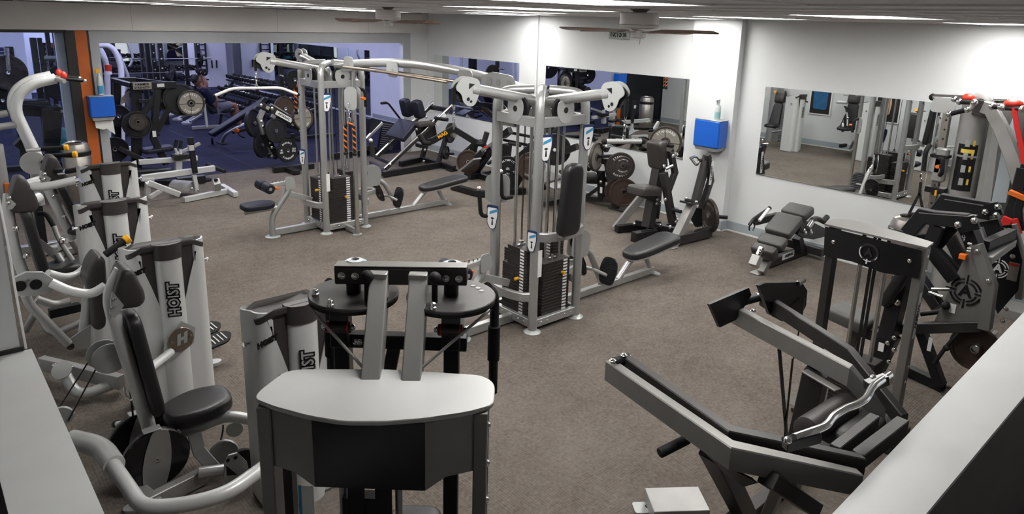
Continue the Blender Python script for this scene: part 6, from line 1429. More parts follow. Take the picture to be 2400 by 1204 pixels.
B(lp2, (7.812, 11.8, 0.392), (7.815, 11.6, 0.386), .06, .07, 'cross_rail', 'charcoal')
a, b = V((7.206, 11.6, 0.613)), V((7.551, 11.6, 0.934))
slant = (b - a)
part(MB().pad(a - V((0, 0, .05)), slant, (0, 1, 0), [(x + slant.length / 2, y) for x, y in rrect(slant.length, .62, .04)], .10, .03), 'back_pad', 'vinyl_navy', lp2, 'wide black back pad')
for yy, px_ in ((11.75, (7.517, 11.75, 0.974)), (11.42, (7.581, 11.42, 0.975))):
    part(MB().pad(V(px_), (0, 1, 0), (-.28, 0, 1), taper_pad(.26, .22, .36, .06), .16, .05), 'shoulder_pad', 'vinyl_navy', lp2, 'thick black shoulder pad')
tube(lp2, [(7.059, 11.9, 1.261), (7.218, 11.9, 1.266), (7.513, 11.9, 0.907)], .020, 'handle', 'black_steel', bend=.06); Cy(lp2, (7.064, 11.9, 1.261), (7.194, 11.9, 1.265), .026, 'grip', 'rubber')
part(MB().box(V((7.698, 11.3, 0.752)), (.40, .10, .30), ax=(V((1, 0, .25)), V((0, 1, 0)), V((-.25, 0, 1)))), 'carriage', 'black_steel', lp2)
part(MB().pad((7.605, 11.2, 0.869), (1, 0, 0), (0, 1, 0), rrect(.36, .20, .03), .08, .02), 'side_pad', 'cap_plastic', lp2)
Cy(lp2, (7.846, 11.2, 1.003), (7.934, 10.9, 0.999), .035, 'plate_horn', 'rubber')
part(MB().box(V((7.983, 11.19, 0.967)), (.22, .006, .06), ax=(V((1, 0, .9)), V((0, 1, 0)), V((-.9, 0, 1)))), 'brand_label', 'white_label', lp2, 'white brand label on the rail')
for q in ((7.417, 11.2, 0.815), (7.547, 11.2, 0.66), (7.645, 11.2, 0.491), (7.603, 11.2, 0.397), (7.577, 11.2, 0.175), (6.738, 11.2, 0.064), (6.825, 11.2, 0.197), (7.639, 11.2, 1.032)): bolts(lp2, [q], (0, -1, 0), .024)
Cy(lp2, (8.071, 11.3, 0.262), (8.158, 11, 0.294), .024, 'plate_horn', 'rubber')
weight_plate('small black plate on the rear leg of the leg press', (8.113, 11.2, 0.288), (.55, -.83, 0), .135, .06, 'rubber_plate')
weight_plate('black gripped plate behind the v-shaped handle, on the leg press', (8.15, 11.1, 0.699), (.45, -.88, 0), .20, .05, 'rubber_plate')
weight_plate('small pale steel plate in front of the black gripped one on the leg press', (8.163, 11, 0.74), (.45, -.88, 0), .125, .06, 'iron_grey')
part(MB().hull_plate([(6.801, 11.7, 0.275), (6.917, 11.4, 0.201), (6.9, 11.4, 0.161), (6.785, 11.7, 0.242)], (.3, -.4, .9), .02), 'foot_sled', 'vinyl_navy', lp2)
B(lp2, (6.486, 11.3, 0.666), (6.516, 11.3, 0.37), .07, .07, 'front_stub', 'charcoal', up=(0, 1, 0)); part(MB().sphere((6.479, 11.3, 0.667), .045), 'stub_cap', 'chrome', lp2)
# dark inclined foot plate with perforated board, just through the opening
hs = thing('sled_machine', 'dark sled with a perforated inclined board, behind the leg press in the opening', 'gym machine', (7.2, 13.3, 0))
part(MB().hull_plate([(7.47, 13.2, 0.781), (7.538, 13.2, 0.799), (7.813, 13.2, 0.703), (7.476, 13.2, 0.392), (7.444, 13.2, 0.456)], (0, 1, 0), .30), 'inclined_pad', 'vinyl_navy', hs)
B(hs, (7.345, 13, 0.371), (7.738, 13, 0.696), .06, .06, 'slide_rail', 'steel_rod')
pbrd = [(7.943, 13.3, 0.658), (8.285, 13.3, 0.578), (8.374, 13.3, 0.364), (8.367, 13.3, -0.136), (7.77, 13.3, 0.054), (7.849, 13.3, 0.408)]
hb_ = part(MB().hull_plate(pbrd, (0, 1, 0), .02), 'perforated_board', 'rubber_floor', hs, 'dark perforated board')
hm = MB(); p0, p1, p2 = V((7.933, 13.285, 0.622)), V((8.239, 13.285, 0.559)), V((7.833, 13.285, 0.097))
for i in range(12):
    for j in range(12):
        q = p0 + (p1 - p0) * (j / 11) + (p2 - p0) * (i / 11); hm.cyl(q, q + V((0, -.004, 0)), .012, seg=6)
part(hm, 'board_hole', 'silver_dark', hb_)['kind'] = 'stuff'
B(hs, (7.396, 13.1, 0.168), (7.636, 13.1, 0.114), .10, .10, 'base_beam', 'black_steel'); B(hs, (6.6, 13.2, .06), (8.0, 13.2, .06), .09, .1, 'floor_rail', 'black_steel')

# ---------------------------------------------------------------- free weight room beyond the opening
pmh = thing('plate_machine', 'tall black plate loaded frame machine with sign plate, in the opening left', 'gym machine', (3.2, 13.6, 0))
YY = V((0, 1, 0))
B(pmh, (2.965, 14.4, 1.65), (3.385, 14.4, 1.645), .08, .08, 'top_beam', 'black_steel'); B(pmh, (2.999, 14.4, 1.645), (3.112, 13.6, 1.617), .08, .08, 'top_beam', 'black_steel')
B(pmh, (3.103, 13.6, 1.608), (3.835, 13.6, 1.598), .10, .12, 'top_beam', 'black_steel'); B(pmh, (3.385, 14.4, 1.645), (3.864, 13.7, 1.598), .06, .06, 'top_beam', 'black_steel')
sg = part(MB().box(V((3.263, 13.53, 1.607)), (.30, .008, .12), bev=0), 'sign_plate', 'iron_grey', pmh, 'grey sign plate with two lines of lettering')
text('HAMMER', V((3.262, 13.525, 1.608)) + V((0, 0, .025)), (1, 0, 0), (0, 0, 1), .055, 'black_gloss', pmh, bold=.001); text('STRENGTH', V((3.262, 13.525, 1.608)) - V((0, 0, .03)), (1, 0, 0), (0, 0, 1), .05, 'black_gloss', pmh, bold=.001)
part(MB().box(V((3.562, 13.53, 1.605)), (.12, .006, .06), bev=0), 'small_label', 'towel_paper', pmh)
B(pmh, (3.054, 14.4, 1.589), (2.912, 14.4, 0.063), .12, .12, 'post', 'black_steel', up=(1, 0, 0)); B(pmh, (3.229, 13.8, 1.539), (3.093, 13.8, 0.087), .16, .14, 'post', 'black_steel', up=(1, 0, 0))
part(MB().path_beam([(3.517, 13.6, 1.535), (3.377, 13.6, 0.656), (3.549, 13.6, 0.168)], .10, .11, YY), 'swing_lever', 'black_steel', pmh)
B(pmh, (3.461, 13.6, 1.396), (3.222, 13.6, 1.07), .08, .10, 'brace', 'black_steel', up=(1, 0, 0)); B(pmh, (3.683, 13.6, 1.193), (3.45, 13.6, 0.785), .07, .09, 'brace', 'black_steel', up=(1, 0, 0))
part(MB().box(V((3.381, 13.53, 0.749)), (.06, .006, .11), bev=0), 'small_label', 'towel_paper', pmh)
B(pmh, (3.196, 13.6, 1.335), (3.578, 13.6, 1.323), .06, .06, 'cross_bar', 'black_steel'); B(pmh, (2.924, 13.7, 1.078), (3.067, 13.6, 1.052), .05, .05, 'plate_horn', 'black_steel'); B(pmh, (3.253, 13.6, 0.84), (3.488, 13.6, 0.705), .05, .05, 'cross_bar', 'black_steel')
part(MB().pad((3.201, 13.9, 0.413), (0, -1, 0), (.15, 0, 1), taper_pad(.34, .24, .68, .08), .10, .03), 'backrest', 'vinyl', pmh, 'black back pad')
part(MB().pad((3.426, 13.6, 0.418), (1, 0, .05), (0, 1, 0), rrect(.52, .34, .08), .08, .03), 'seat', 'vinyl_navy', pmh)
B(pmh, (3.256, 13.6, 0.299), (3.588, 13.6, 0.203), .08, .08, 'seat_rail', 'black_steel'); B(pmh, (2.856, 13.8, 0.502), (3.233, 13.6, 0.243), .06, .08, 'lower_bar', 'charcoal')
B(pmh, (2.96, 13.3, 0.154), (3.549, 13.3, 0.102), .10, .10, 'floor_rail', 'black_steel'); B(pmh, (3.395, 12.456, 0.08), (3.842, 12.428, 0.08), .14, .12, 'floor_rail', 'black_steel')
part(MB().lathe((3.897, 12.571, 0), (0, 0, 1), [(.10, 0), (.10, .04), (.08, .05)], 20), 'foot', 'rubber', pmh)
part(MB().hull_plate([(3.011, 14, 1.36), (3.152, 14, 1.486), (3.137, 14, 1.24), (3.097, 14, 1.185), (3.072, 14, 1.281), (2.991, 14, 1.248)], YY, .03), 'guard_plate', 'silver_dark', pmh)
weight_plate('grey faced iron plate with white lettering on the tall black frame machine', (4.028, 13.45, 1.27), (-.15, -.98, .05), .235, .045, 'cast_iron', words=('BARBELL', 'STANDARD'), wm='towel_paper', face='iron_grey', spokes=True)
weight_plate('black plate just behind the grey faced one on the tall frame machine', (3.885, 13.6, 1.326), (-.15, -.98, .05), .29, .06, 'rubber_plate')
weight_plate('second black plate of the tall frame machine, farther left', (3.766, 13.75, 1.356), (-.15, -.98, .05), .27, .06, 'rubber_plate')
weight_plate('small dark iron plate in the middle of the tall frame machine', (3.118, 13.45, 0.992), (-.1, -.98, .05), .145, .05, 'cast_iron')
weight_plate('black plate behind the small dark one on the tall frame machine', (3.132, 13.6, 0.925), (-.1, -.98, .05), .24, .06, 'rubber_plate')
weight_plate('black plate at the lower left of the tall frame machine, beside the grey post', (2.807, 13.9, 0.472), (-.3, -.95, .0), .22, .06, 'rubber_plate')
weight_plate('black plate at mid height of the tall frame machine, beside the grey post', (2.943, 13.95, 1.048), (-.5, -.86, .0), .20, .06, 'rubber_plate')

# pale grey bench frame on the carpet in front of the opening
gb_ = thing('back_extension_frame', 'pale grey low exercise frame with curved pad on the carpet before the opening', 'gym bench', (3.2, 11.4, 0))
B(gb_, (3.136, 11.255, 0.05), (3.891, 11.442, 0.05), .08, .08, 'floor_rail', 'pale_frame'); B(gb_, (3.921, 11.825, 0.05), (3.898, 11.12, 0.05), .08, .08, 'floor_rail', 'pale_frame')
B(gb_, (2.666, 11.28, 0.38), (2.651, 11.421, 0.02), .07, .07, 'front_leg', 'pale_frame'); B(gb_, (2.671, 11.277, 0.38), (3.069, 11.167, 0.16), .06, .08, 'slant_arm', 'pale_frame')
B(gb_, (2.659, 11.261, 0.16), (2.878, 11.437, 0.2), .05, .06, 'brace', 'pale_frame')
B(gb_, (2.659, 11.6, 0.393), (3.753, 11.6, 0.418), .08, .09, 'upper_arm', 'pale_frame'); Cy(gb_, (3.7, 11.8, 0.454), (3.845, 11.4, 0.386), .032, 'cross_handle', 'rubber')
B(gb_, (2.646, 11.6, 0.375), (2.825, 11.6, 0.352), .10, .05, 'arm_pivot', 'pale_frame')
cpad = MB(); c0, c1 = V((3.143, 11.599, 0.2)), V((3.181, 11.181, 0.1))
dd = (V((3.295, 11.236, 0.12)) - V((3.05, 11.049, 0.12))); dd.z = 0; dd.normalize(); ax_ = V((0, 0, 1)).cross(dd); cc_ = V((3.286, 11.708, 0.06))
P_ = [(.16 * math.cos(math.radians(a)), .13 * math.sin(math.radians(a))) for a in range(0, 181, 15)]
part(cpad.prism(P_, cc_ + V((0, 0, .06)), dd, (0, 0, 1), .34), 'curved_pad', 'silver_dark', gb_, 'grey half round pad')
B(gb_, (3.402, 11.55, 0.964), (3.428, 11.55, 0.389), .075, .075, 'lever_post', 'rubber', up=(1, 0, 0)); B(gb_, (3.412, 11.55, 0.356), (3.435, 11.55, 0.071), .06, .06, 'lever_post', 'pale_frame', up=(1, 0, 0)); B(gb_, (3.396, 11.54, 0.843), (3.396, 11.54, 0.761), .078, .078, 'post_band', 'pale_frame', up=(1, 0, 0))
B(gb_, (3.737, 11.513, 0.05), (3.64, 11.2, 0.287), .10, .10, 'stub_post', 'pale_frame', up=(1, 0, 0)); Cy(gb_, (3.628, 11.2, 0.296), (3.63, 11.2, 0.33), .03, 'stub_cap', 'rubber')
for q in ((2.725, 11.5, 0.343), (3.347, 11.5, 0.15), (3.443, 11.5, 0.115)): bolts(gb_, [q], (0, -1, 0), .02)
# second pale frame behind it, with upright grips
g2 = thing('seated_row_frame', 'pale machine frame with two upright black grips behind the low exercise frame', 'gym bench', (3.4, 12.7, 0))
B(g2, (2.868, 12.6, 0.448), (3.795, 12.6, 0.42), .08, .08, 'long_beam', 'pale_frame'); B(g2, (3.459, 12.5, 0.436), (3.443, 12.5, 0.252), .10, .10, 'post', 'pale_frame', up=(1, 0, 0))
B(g2, (2.763, 12.4, 0.324), (3.296, 12.4, 0.302), .16, .05, 'pad_bar', 'black_steel'); B(g2, (3.412, 12.5, 0.529), (3.858, 12.6, 0.67), .05, .05, 'slant_tube', 'silver_dark')
part(MB().box(V((3.505, 12.5, 0.497)), (.26, .22, .08)), 'pivot_block', 'black_steel', g2)
for p, q, q2 in (((3.422, 12.5, 0.653), (3.461, 12.5, 0.788), (3.453, 12.5, 0.532)), ((3.502, 12.5, 0.63), (3.534, 12.5, 0.767), (3.507, 12.5, 0.527))):
    Cy(g2, p, q, .028, 'grip', 'rubber'); Cy(g2, p, q2, .022, 'grip_stem', 'pale_frame')
B(g2, (2.781, 12.79, 0.06), (3.679, 12.366, 0.06), .08, .08, 'floor_rail', 'black_steel')

# angled plate machine with the white brand label
am = thing('angled_press', 'dark angled press machine with white label, loaded with plates, left of the far tower', 'gym machine', (5.4, 13.1, 0))
part(MB().path_beam([(5.095, 13, 1.246), (5.306, 13, 1.133)], .10, .11, YY), 'rail', 'charcoal', am); B(am, (5.281, 13, 1.175), (5.967, 13, 0.651), .10, .13, 'rail', 'charcoal'); 
for o in (0, .06): Cy(am, V((5.319, 12.95, 1.232)) + V((0, o, 0)), V((5.726, 12.95, 0.955)) + V((0, o, 0)), .018, 'guide_rod', 'chrome')
lbl = part(MB().box(V((5.523, 12.88, 0.991)), (.36, .006, .085), ax=(V((1, 0, -.62)).normalized(), YY, V((.62, 0, 1)).normalized()), bev=0), 'brand_label', 'white_label', am, 'white brand label')
text('ARSENAL', V((5.521, 12.875, 0.991)), (1, 0, -.62), (.62, 0, 1), .065, 'black_gloss', am, bold=.001)
part(MB().box(V((5.215, 12.88, 1.179)), (.07, .006, .06), ax=(V((1, 0, -.5)).normalized(), YY, V((.5, 0, 1)).normalized()), bev=0), 'small_label', 'silver_panel', am)
part(MB().path_beam([(5.168, 13, 1.121), (5.092, 13, 0.979), (5.155, 13, 0.677), (5.312, 13, 0.278)], .09, .08, YY), 'side_frame', 'silver_dark', am); B(am, (5.399, 13, 1.053), (5.345, 13, 0.962), .08, .07, 'bracket', 'silver_dark', up=(1, 0, 0))
B(am, (5.155, 13, 0.677), (5.392, 13, 0.186), .10, .12, 'frame', 'black_steel', up=(1, 0, 0)); B(am, (5.111, 12.54, 0.06), (5.895, 12.487, 0.06), .10, .10, 'floor_rail', 'black_steel'); B(am, (5.384, 12.694, 0.05), (5.394, 12.132, 0.05), .14, .08, 'foot', 'black_steel')
B(am, (5.863, 13.3, 0.576), (5.834, 13.3, 0.291), .09, .09, 'post', 'black_steel', up=(1, 0, 0)); B(am, (5.683, 13.3, 0.506), (6.126, 13.3, 0.409), .07, .07, 'rail', 'black_steel'); B(am, (5.438, 13.5, 1.285), (5.199, 13.5, 1.05), .08, .08, 'arm', 'vinyl_navy')
for q in ((5.101, 12.9, 1.23), (5.307, 12.9, 1.157), (5.082, 12.9, 0.925), (5.11, 12.9, 0.832), (5.235, 12.9, 0.507), (5.261, 12.9, 0.416), (5.254, 12.9, 0.245), (5.704, 12.9, 0.825), (5.842, 12.9, 0.689)): bolts(am, [q], (0, -1, 0), .026)
weight_plate('large black plate at the left of the angled press, seen at a slant', (5.055, 13.2, 0.863), (.62, -.78, .1), .27, .07, 'rubber_plate')
weight_plate('black plate with four ribs in the middle of the angled press', (5.331, 12.85, 0.737), (.25, -.96, .1), .235, .06, 'rubber_plate', spokes=True)
weight_plate('black plate low at the left of the angled press', (5.18, 13.2, 0.427), (.62, -.78, .1), .25, .07, 'rubber_plate')
weight_plate('black plate with raised white lettering and numbers at the foot of the angled press', (5.476, 12.7, 0.364), (.22, -.97, .08), .225, .05, 'rubber_plate', words=('BARBELL', 'STANDARD', '45/LBS', '20.4/KGS'), wm='white_label')
weight_plate('grey iron plate half hidden by the far tower post', (5.905, 12.9, 0.941), (.25, -.96, .1), .24, .05, 'cast_iron', words=('OLYMPIC', 'STANDARD'), wm='towel_paper', face='iron_grey', spokes=True)
weight_plate('brown-black plate behind the slanted rail of the angled press', (5.815, 13.5, 1.053), (.2, -.97, .15), .25, .05, 'iron_brown')
weight_plate('black plate with chrome hub, up on the plate tree behind the far tower', (6.222, 13.9, 1.582), (.1, -.99, .0), .20, .05, 'rubber_plate')
pt_ = thing('plate_tree', 'black plate tree post behind the far cable tower', 'plate rack', (5.95, 14.0, 0))
B(pt_, (6.0, 14.0, 0), (5.98, 14.0, 1.9), .08, .08, 'post', 'black_steel', up=(1, 0, 0)); B(pt_, (5.6, 14.0, .04), (6.4, 14.0, .04), .08, .08, 'foot_rail', 'black_steel'); Cy(pt_, (5.97, 14.0, 1.675), (5.93, 13.78, 1.675), .024)

# dark padded incline bench
ib = thing('incline_bench', 'dark padded adjustable bench on the blue rubber floor left of the loaded press', 'gym bench', (5.6, 15.6, 0))
part(MB().pad((4.976, 15.388, 0.3), V((5.642, 14.852, 0.85)) - V((4.976, 15.388, 0.3)), (0, 1, 0), [(x + .75, y) for x, y in rrect(1.5, .30, .05)], .09, .03), 'long_pad', 'vinyl_navy', ib, 'long black pad')
tube(ib, [(5.421, 16.127, 0.02), (5.397, 15.823, 0.25), (5.599, 15.49, 0.45), (5.956, 15.791, 0.5)], .035, 'front_leg', 'silver', bend=.15); part(MB().box(V((5.403, 16.105, 0.015)), (.12, .40, .03)), 'foot', 'rubber', ib)
part(MB().cyl((5.419, 15.186, 0.42), (5.47, 15.224, 0.42), .045, seg=12), 'adjust_knob', 'orange', ib); tube(ib, [(5.478, 15.299, 0.4), (5.456, 15.079, 0.32), (5.492, 14.935, 0.3)], .02, 'handle', 'rubber')
B(ib, (5.427, 15.422, 0.35), (6.004, 15.557, 0.4), .06, .06, 'rear_beam', 'black_steel'); B(ib, (5.075, 15.702, 0.2), (5.231, 16.181, 0.02), .05, .05, 'stub', 'black_steel')

# flat bench with a person pressing dumbbells
YB = 18.5
bn = thing('weight_bench', 'black topped bench with pale legs carrying the person with dumbbells', 'gym bench', (6.2, 18.5, 0))
part(MB().pad((6.04, 18.5, 0.388), (1, 0, 0), (0, 1, 0), [(x + .30, y) for x, y in rrect(.62, .30, .04)], .08, .03), 'seat', 'vinyl', bn)
part(MB().pad((6.063, 18.5, 0.408), V((5.612, 18.5, 1.046)) - V((6.063, 18.5, 0.408)), (0, 1, 0), [(x + .40, y) for x, y in rrect(.84, .30, .04)], .08, .03), 'back_pad', 'vinyl_navy', bn)
B(bn, (6.25, 18.5, 0.33), (6.185, 18.5, 0.035), .07, .07, 'post', 'black_steel', up=(1, 0, 0)); B(bn, (5.816, 18.4, 0.78), (5.811, 18.3, 0.057), .06, .06, 'pale_post', 'silver', up=(1, 0, 0)); B(bn, (5.478, 18.393, 0.05), (6.296, 18.32, 0.05), .08, .08, 'floor_rail', 'silver'); B(bn, (5.753, 18.4, 0.375), (5.383, 18.2, 0.242), .05, .05, 'brace', 'silver')
for a, c in (((411, 272), (437, 268)), ((415, 283), (436, 277)), ((432, 291), (470, 268)), ((452, 301), (480, 303))): pass
def skin_body(name, pts, edges, radii, m, parent):
    me = bpy.data.meshes.new(name); me.from_pydata([tuple(V(p) - ORG[parent.name]) for p in pts], edges, [])
    o = bpy.data.objects.new(name, me); COL.objects.link(o)
    md = o.modifiers.new('skin', 'SKIN'); 
    for i, r in enumerate(radii): me.skin_vertices[0].data[i].radius = (r, r)
    me.skin_vertices[0].data[0].use_root = True
    sb = o.modifiers.new('sub', 'SUBSURF'); sb.levels = 2; sb.render_levels = 2
    dg = bpy.context.evaluated_depsgraph_get(); m2 = bpy.data.meshes.new_from_object(o.evaluated_get(dg)); bpy.data.objects.remove(o)
    m2.name = name; m2.materials.clear(); m2.materials.append(M[m]); m2.polygons.foreach_set('use_smooth', [True] * len(m2.polygons)); m2.polygons.foreach_set('material_index', [0] * len(m2.polygons))
    o = bpy.data.objects.new(name, m2); COL.objects.link(o); o.parent = parent; ORG[o.name] = ORG[parent.name]; return o
pe = thing('person', 'person in dark shirt and grey shorts on a bench, pressing two dumbbells upwards', 'person', (6.15, 18.5, .45))
hip = V((6.168, 18.5, 0.533)); che = V((5.89, 18.5, 0.906)); nk = V((5.798, 18.5, 1.06)); hd = V((5.734, 18.5, 1.169))
up_ = V((.5, 0, .86))
def side(v, s): return v + V((0, s, 0))
pts = [hip, (hip + che) / 2 + V((.02, 0, .02)), che, nk, (nk + hd) / 2, hd]
rad = [.15, .145, .165, .075, .055, .07]
ed = [(0, 1), (1, 2), (2, 3), (3, 4), (4, 5)]
hands = []
for s in (-1, 1):
    sh_ = side(V((5.835, 18.5, 1.005)), s * .19); wr = side(V((5.819, 18.5, 1.336)), s * .16) + V((.06 * (s > 0), 0, 0)); el = (sh_ + wr) / 2 + V((.05, s * .05, -.02))
    i = len(pts); pts += [sh_, el, wr, wr + V((0, 0, .07))]; rad += [.075, .052, .036, .040]; ed += [(2, i), (i, i + 1), (i + 1, i + 2), (i + 2, i + 3)]; hands.append(wr + V((0, 0, .09)))
    kn = side(V((6.585, 18.5, 0.586)), s * .17); an = side(V((6.67, 18.5, 0.054)), s * .18); to = an + V((.14, 0, -.03))
    j = len(pts); pts += [side(hip, s * .09) + V((.05, 0, .0)), kn, (kn + an) / 2 + V((-.03, 0, 0)), an, to]; rad += [.105, .072, .062, .045, .04]; ed += [(0, j), (j, j + 1), (j + 1, j + 2), (j + 2, j + 3), (j + 3, j + 4)]
skin_body('body', pts, ed, rad, 'skin', pe)
skin_body('shirt', [hip + V((-.03, 0, .02)), (hip + che) / 2 + V((.02, 0, .02)), che, nk + V((.005, 0, -.02))] + [side(V((5.835, 18.5, 1.005)), s * .19) for s in (-1, 1)] + [side(V((5.852, 18.5, 1.09)), s * .20) for s in (-1, 1)], [(0, 1), (1, 2), (2, 3), (2, 4), (2, 5), (4, 6), (5, 7)], [.17, .165, .185, .10, .095, .095, .075, .075], 'shirt_navy', pe)
skin_body('shorts', [hip] + [side(hip, s * .10) + V((.05, 0, 0)) for s in (-1, 1)] + [side(V((6.507, 18.5, 0.58)), s * .16) for s in (-1, 1)], [(0, 1), (0, 2), (1, 3), (2, 4)], [.17, .13, .13, .105, .105], 'shorts_grey', pe)
hb2 = part(MB().sphere(hd + V((-.02, 0, .05)), .115, seg=20, sc=(1, .82, 1.12)), 'head', 'skin', pe)
part(MB().sphere(hd + V((-.045, 0, .075)), .118, seg=20, sc=(.92, .86, 1.08)), 'hair', 'hair', hb2)
part(MB().sphere(hd + V((.095, 0, .045)), .022, seg=8), 'nose', 'skin', hb2)
for s in (-1, 1):
    part(MB().sphere(hd + V((.08, s * .036, .075)), .013, seg=8), 'eye', 'black_gloss', hb2); part(MB().sphere(hd + V((-.02, s * .097, .05)), .024, seg=8, sc=(.7, .4, 1.2)), 'ear', 'skin', hb2)
    part(MB().prism(ellipse(.05, .13, 14), side(V((6.712, 18.5, 0.006)), s * .18) - V((0, 0, .02)), (0, 1, 0), (1, 0, 0), .06), 'shoe', 'rubber', pe)
part(MB().box(hd + V((.085, 0, .0)), (.012, .045, .010)), 'mouth', 'hair', hb2)
for hh in hands:
    hn = MB()
    for k in range(4): 
        y = -.033 + .022 * k; hn.tube([hh + V((-.035, y, -.02)), hh + V((-.04, y, .02)), hh + V((-.005, y, .036 - .004 * abs(k - 1))), hh + V((.03, y, .02))], .0095, bend=.015, seg=6, res=2)
    hn.tube([hh + V((.01, .05, -.03)), hh + V((.04, .045, .0)), hh + V((.03, .025, .03))], .0105, bend=.015, seg=6)
    part(hn, 'finger', 'skin', pe)['kind'] = 'stuff'

def dumbbell_mesh(r, L):
    t = thing('dumbbell', '', 'dumbbell', (0, 0, 0))
    part(MB().cyl((-L / 2, 0, 0), (L / 2, 0, 0), .016, seg=8), 'handle', 'chrome', t)
    for s in (-1, 1): part(MB().lathe((s * L * .28, 0, 0), (s, 0, 0), [(r * .8, 0), (r, .012), (r, L * .2), (r * .8, L * .22)], 12), 'head', 'rubber', t)
    return t
db = dumbbell_mesh(.075, .36)
for i, hh in enumerate(hands):
    c = db if i == 0 else copy_tree(db)
    c.location = hh; c.rotation_euler = (0, 0, PI / 2)
    tag(c, ('black dumbbell in the hand of the person on the bench, nearer the camera', 'black dumbbell in the other raised hand of the person on the bench')[i], 'dumbbell')
# three tier dumbbell rack
rk = thing('dumbbell_rack', 'long black three tier dumbbell rack on the blue floor before the mirrors', 'dumbbell rack', (7.5, 18.6, 0))
for k, (x, z) in enumerate(((7.72, .93), (7.45, .60), (7.20, .28))):
    part(MB().beam((x - .11, 15.6, z - .05), (x - .11, 21.8, z - .02), .06, .04), 'shelf_rail', 'black_steel', rk); part(MB().beam((x + .11, 15.6, z), (x + .11, 21.8, z + .03), .06, .04), 'shelf_rail', 'black_steel', rk)
for y in (15.7, 17.7, 19.7, 21.7): B(rk, (7.15, y, .03), (7.86, y, 1.0), .08, .08, 'upright', 'black_steel', up=(0, 1, 0)); B(rk, (7.05, y, .04), (8.0, y, .04), .08, .08, 'foot_rail', 'black_steel')
for k, (x, z) in enumerate(((7.72, .93), (7.45, .60), (7.20, .28))):
    n = 30
    for i in range(n):
        c = copy_tree(db); c.location = (x, 15.75 + 6.0 * i / (n - 1), z + .095 + .01 * (i % 2)); c.rotation_euler = (0, -.12, random.uniform(-.05, .05))
        s = .75 + .5 * (1 - i / n) if k else .75 + .3 * (1 - i / n); c.scale = (s, s, s)
        tag(c, ('black dumbbell with chrome handle on the top tier of the long rack', 'black dumbbell on the middle tier of the long rack', 'black dumbbell on the lowest tier of the long rack')[k], 'dumbbell', ('dumbbells on the top tier', 'dumbbells on the middle tier', 'dumbbells on the lowest tier')[k])
# second rack along the far mirror
r2 = thing('dumbbell_rack', 'black dumbbell rack along the far end wall of the free weight room', 'dumbbell rack', (6.6, 25.6, 0))
for k, z in enumerate((.95, .62, .30)):
    part(MB().beam((5.2, 25.6 - .25 * k, z), (8.2, 25.6 - .25 * k, z), .30, .04), 'shelf', 'black_steel', r2)
    for i in range(13):
        c = copy_tree(db); c.location = (5.35 + .22 * i, 25.6 - .25 * k, z + .09); c.rotation_euler = (0, 0, PI / 2 + random.uniform(-.08, .08))
        tag(c, 'black dumbbell with chrome handle on the rack along the far wall', 'dumbbell', 'dumbbells along the far wall')
for x in (5.3, 6.7, 8.1): B(r2, (x, 25.1, 0), (x, 25.75, 1.0), .08, .08, 'upright', 'black_steel', up=(1, 0, 0))
# pale bench bases standing in a row
def bench_base(label, p, q, r_):
    p = V(p); q = V(q); t = thing('bench_base', label, 'gym bench', p)
    part(MB().beam(p + V((0, 0, .05)), q + V((0, 0, .05)), .08, .07), 'floor_rail', 'silver', t); part(MB().tube([q + V((0, 0, .05)), q + (q - p) * .5 + V((0, 0, .35))], .035), 'leg', 'silver', t)
    part(MB().lathe(p, (0, 0, 1), [(.13, 0), (.13, .05), (.08, .08)], 16), 'foot', 'silver_panel', t)
    u = (q - p).normalized(); s_ = V((0, 0, 1)).cross(u)
    part(MB().pad(q + u * .15 + V((0, 0, .36)), u, s_, rrect(r_, .28, .05), .08, .03), 'pad', 'vinyl_navy', t)
bench_base('pale footed bench nearest the tall frame machine, on the blue floor', (5.668, 19.436, 0), (6.587, 21.141, 0), .9)
bench_base('pale footed bench beside the person on the bench, partly behind the grey plate', (5.652, 20.179, 0), (6.085, 20.806, 0), .9)
bench_base('pale footed bench farthest back behind the tall frame machine', (5.766, 21.193, 0), (6.394, 21.904, 0), .9)
# arched lavender frame and power racks
ar = thing('cable_arch', 'pale bent tube arch with red and white labels just inside the opening', 'gym machine', (3.2, 16.0, 0))
for dx, y in ((0, 16.0), (-.17, 16.4)):
    part(MB().tube([V((3.096, 16, 2.147)) + V((-.4 + dx, y - 16, 0)), V((3.381, 16, 2.22)) + V((dx, y - 16, 0)), V((3.511, 16, 1.823)) + V((dx, y - 16, 0)), V((3.434, 16, 0.878)) + V((dx, y - 16, 0)), V((3.374, 16, 0.265)) + V((dx, y - 16, 0))], .055, bend=.28, seg=14), 'bent_tube', 'wall_lavender', ar)
part(MB().cyl((3.282, 16.05, 1.808), (3.278, 16.05, 1.69), .064, seg=14), 'red_label', 'red', ar); part(MB().cyl((3.277, 16.05, 1.681), (3.271, 16.05, 1.622), .064, seg=14), 'white_band', 'white_label', ar)
B(ar, (2.6, 16.2, .05), (3.7, 16.2, .05), .1, .1, 'floor_rail', 'wall_lavender')
for k in range(5): part(MB().beam((2.3, 16.6, .5 + .36 * k), (2.85, 16.6, .5 + .36 * k), .05, .05), 'pin_bar', 'silver', ar)
B(ar, (2.85, 16.6, .0), (2.85, 16.6, 2.4), .16, .16, 'dark_post', 'black_steel', up=(1, 0, 0))
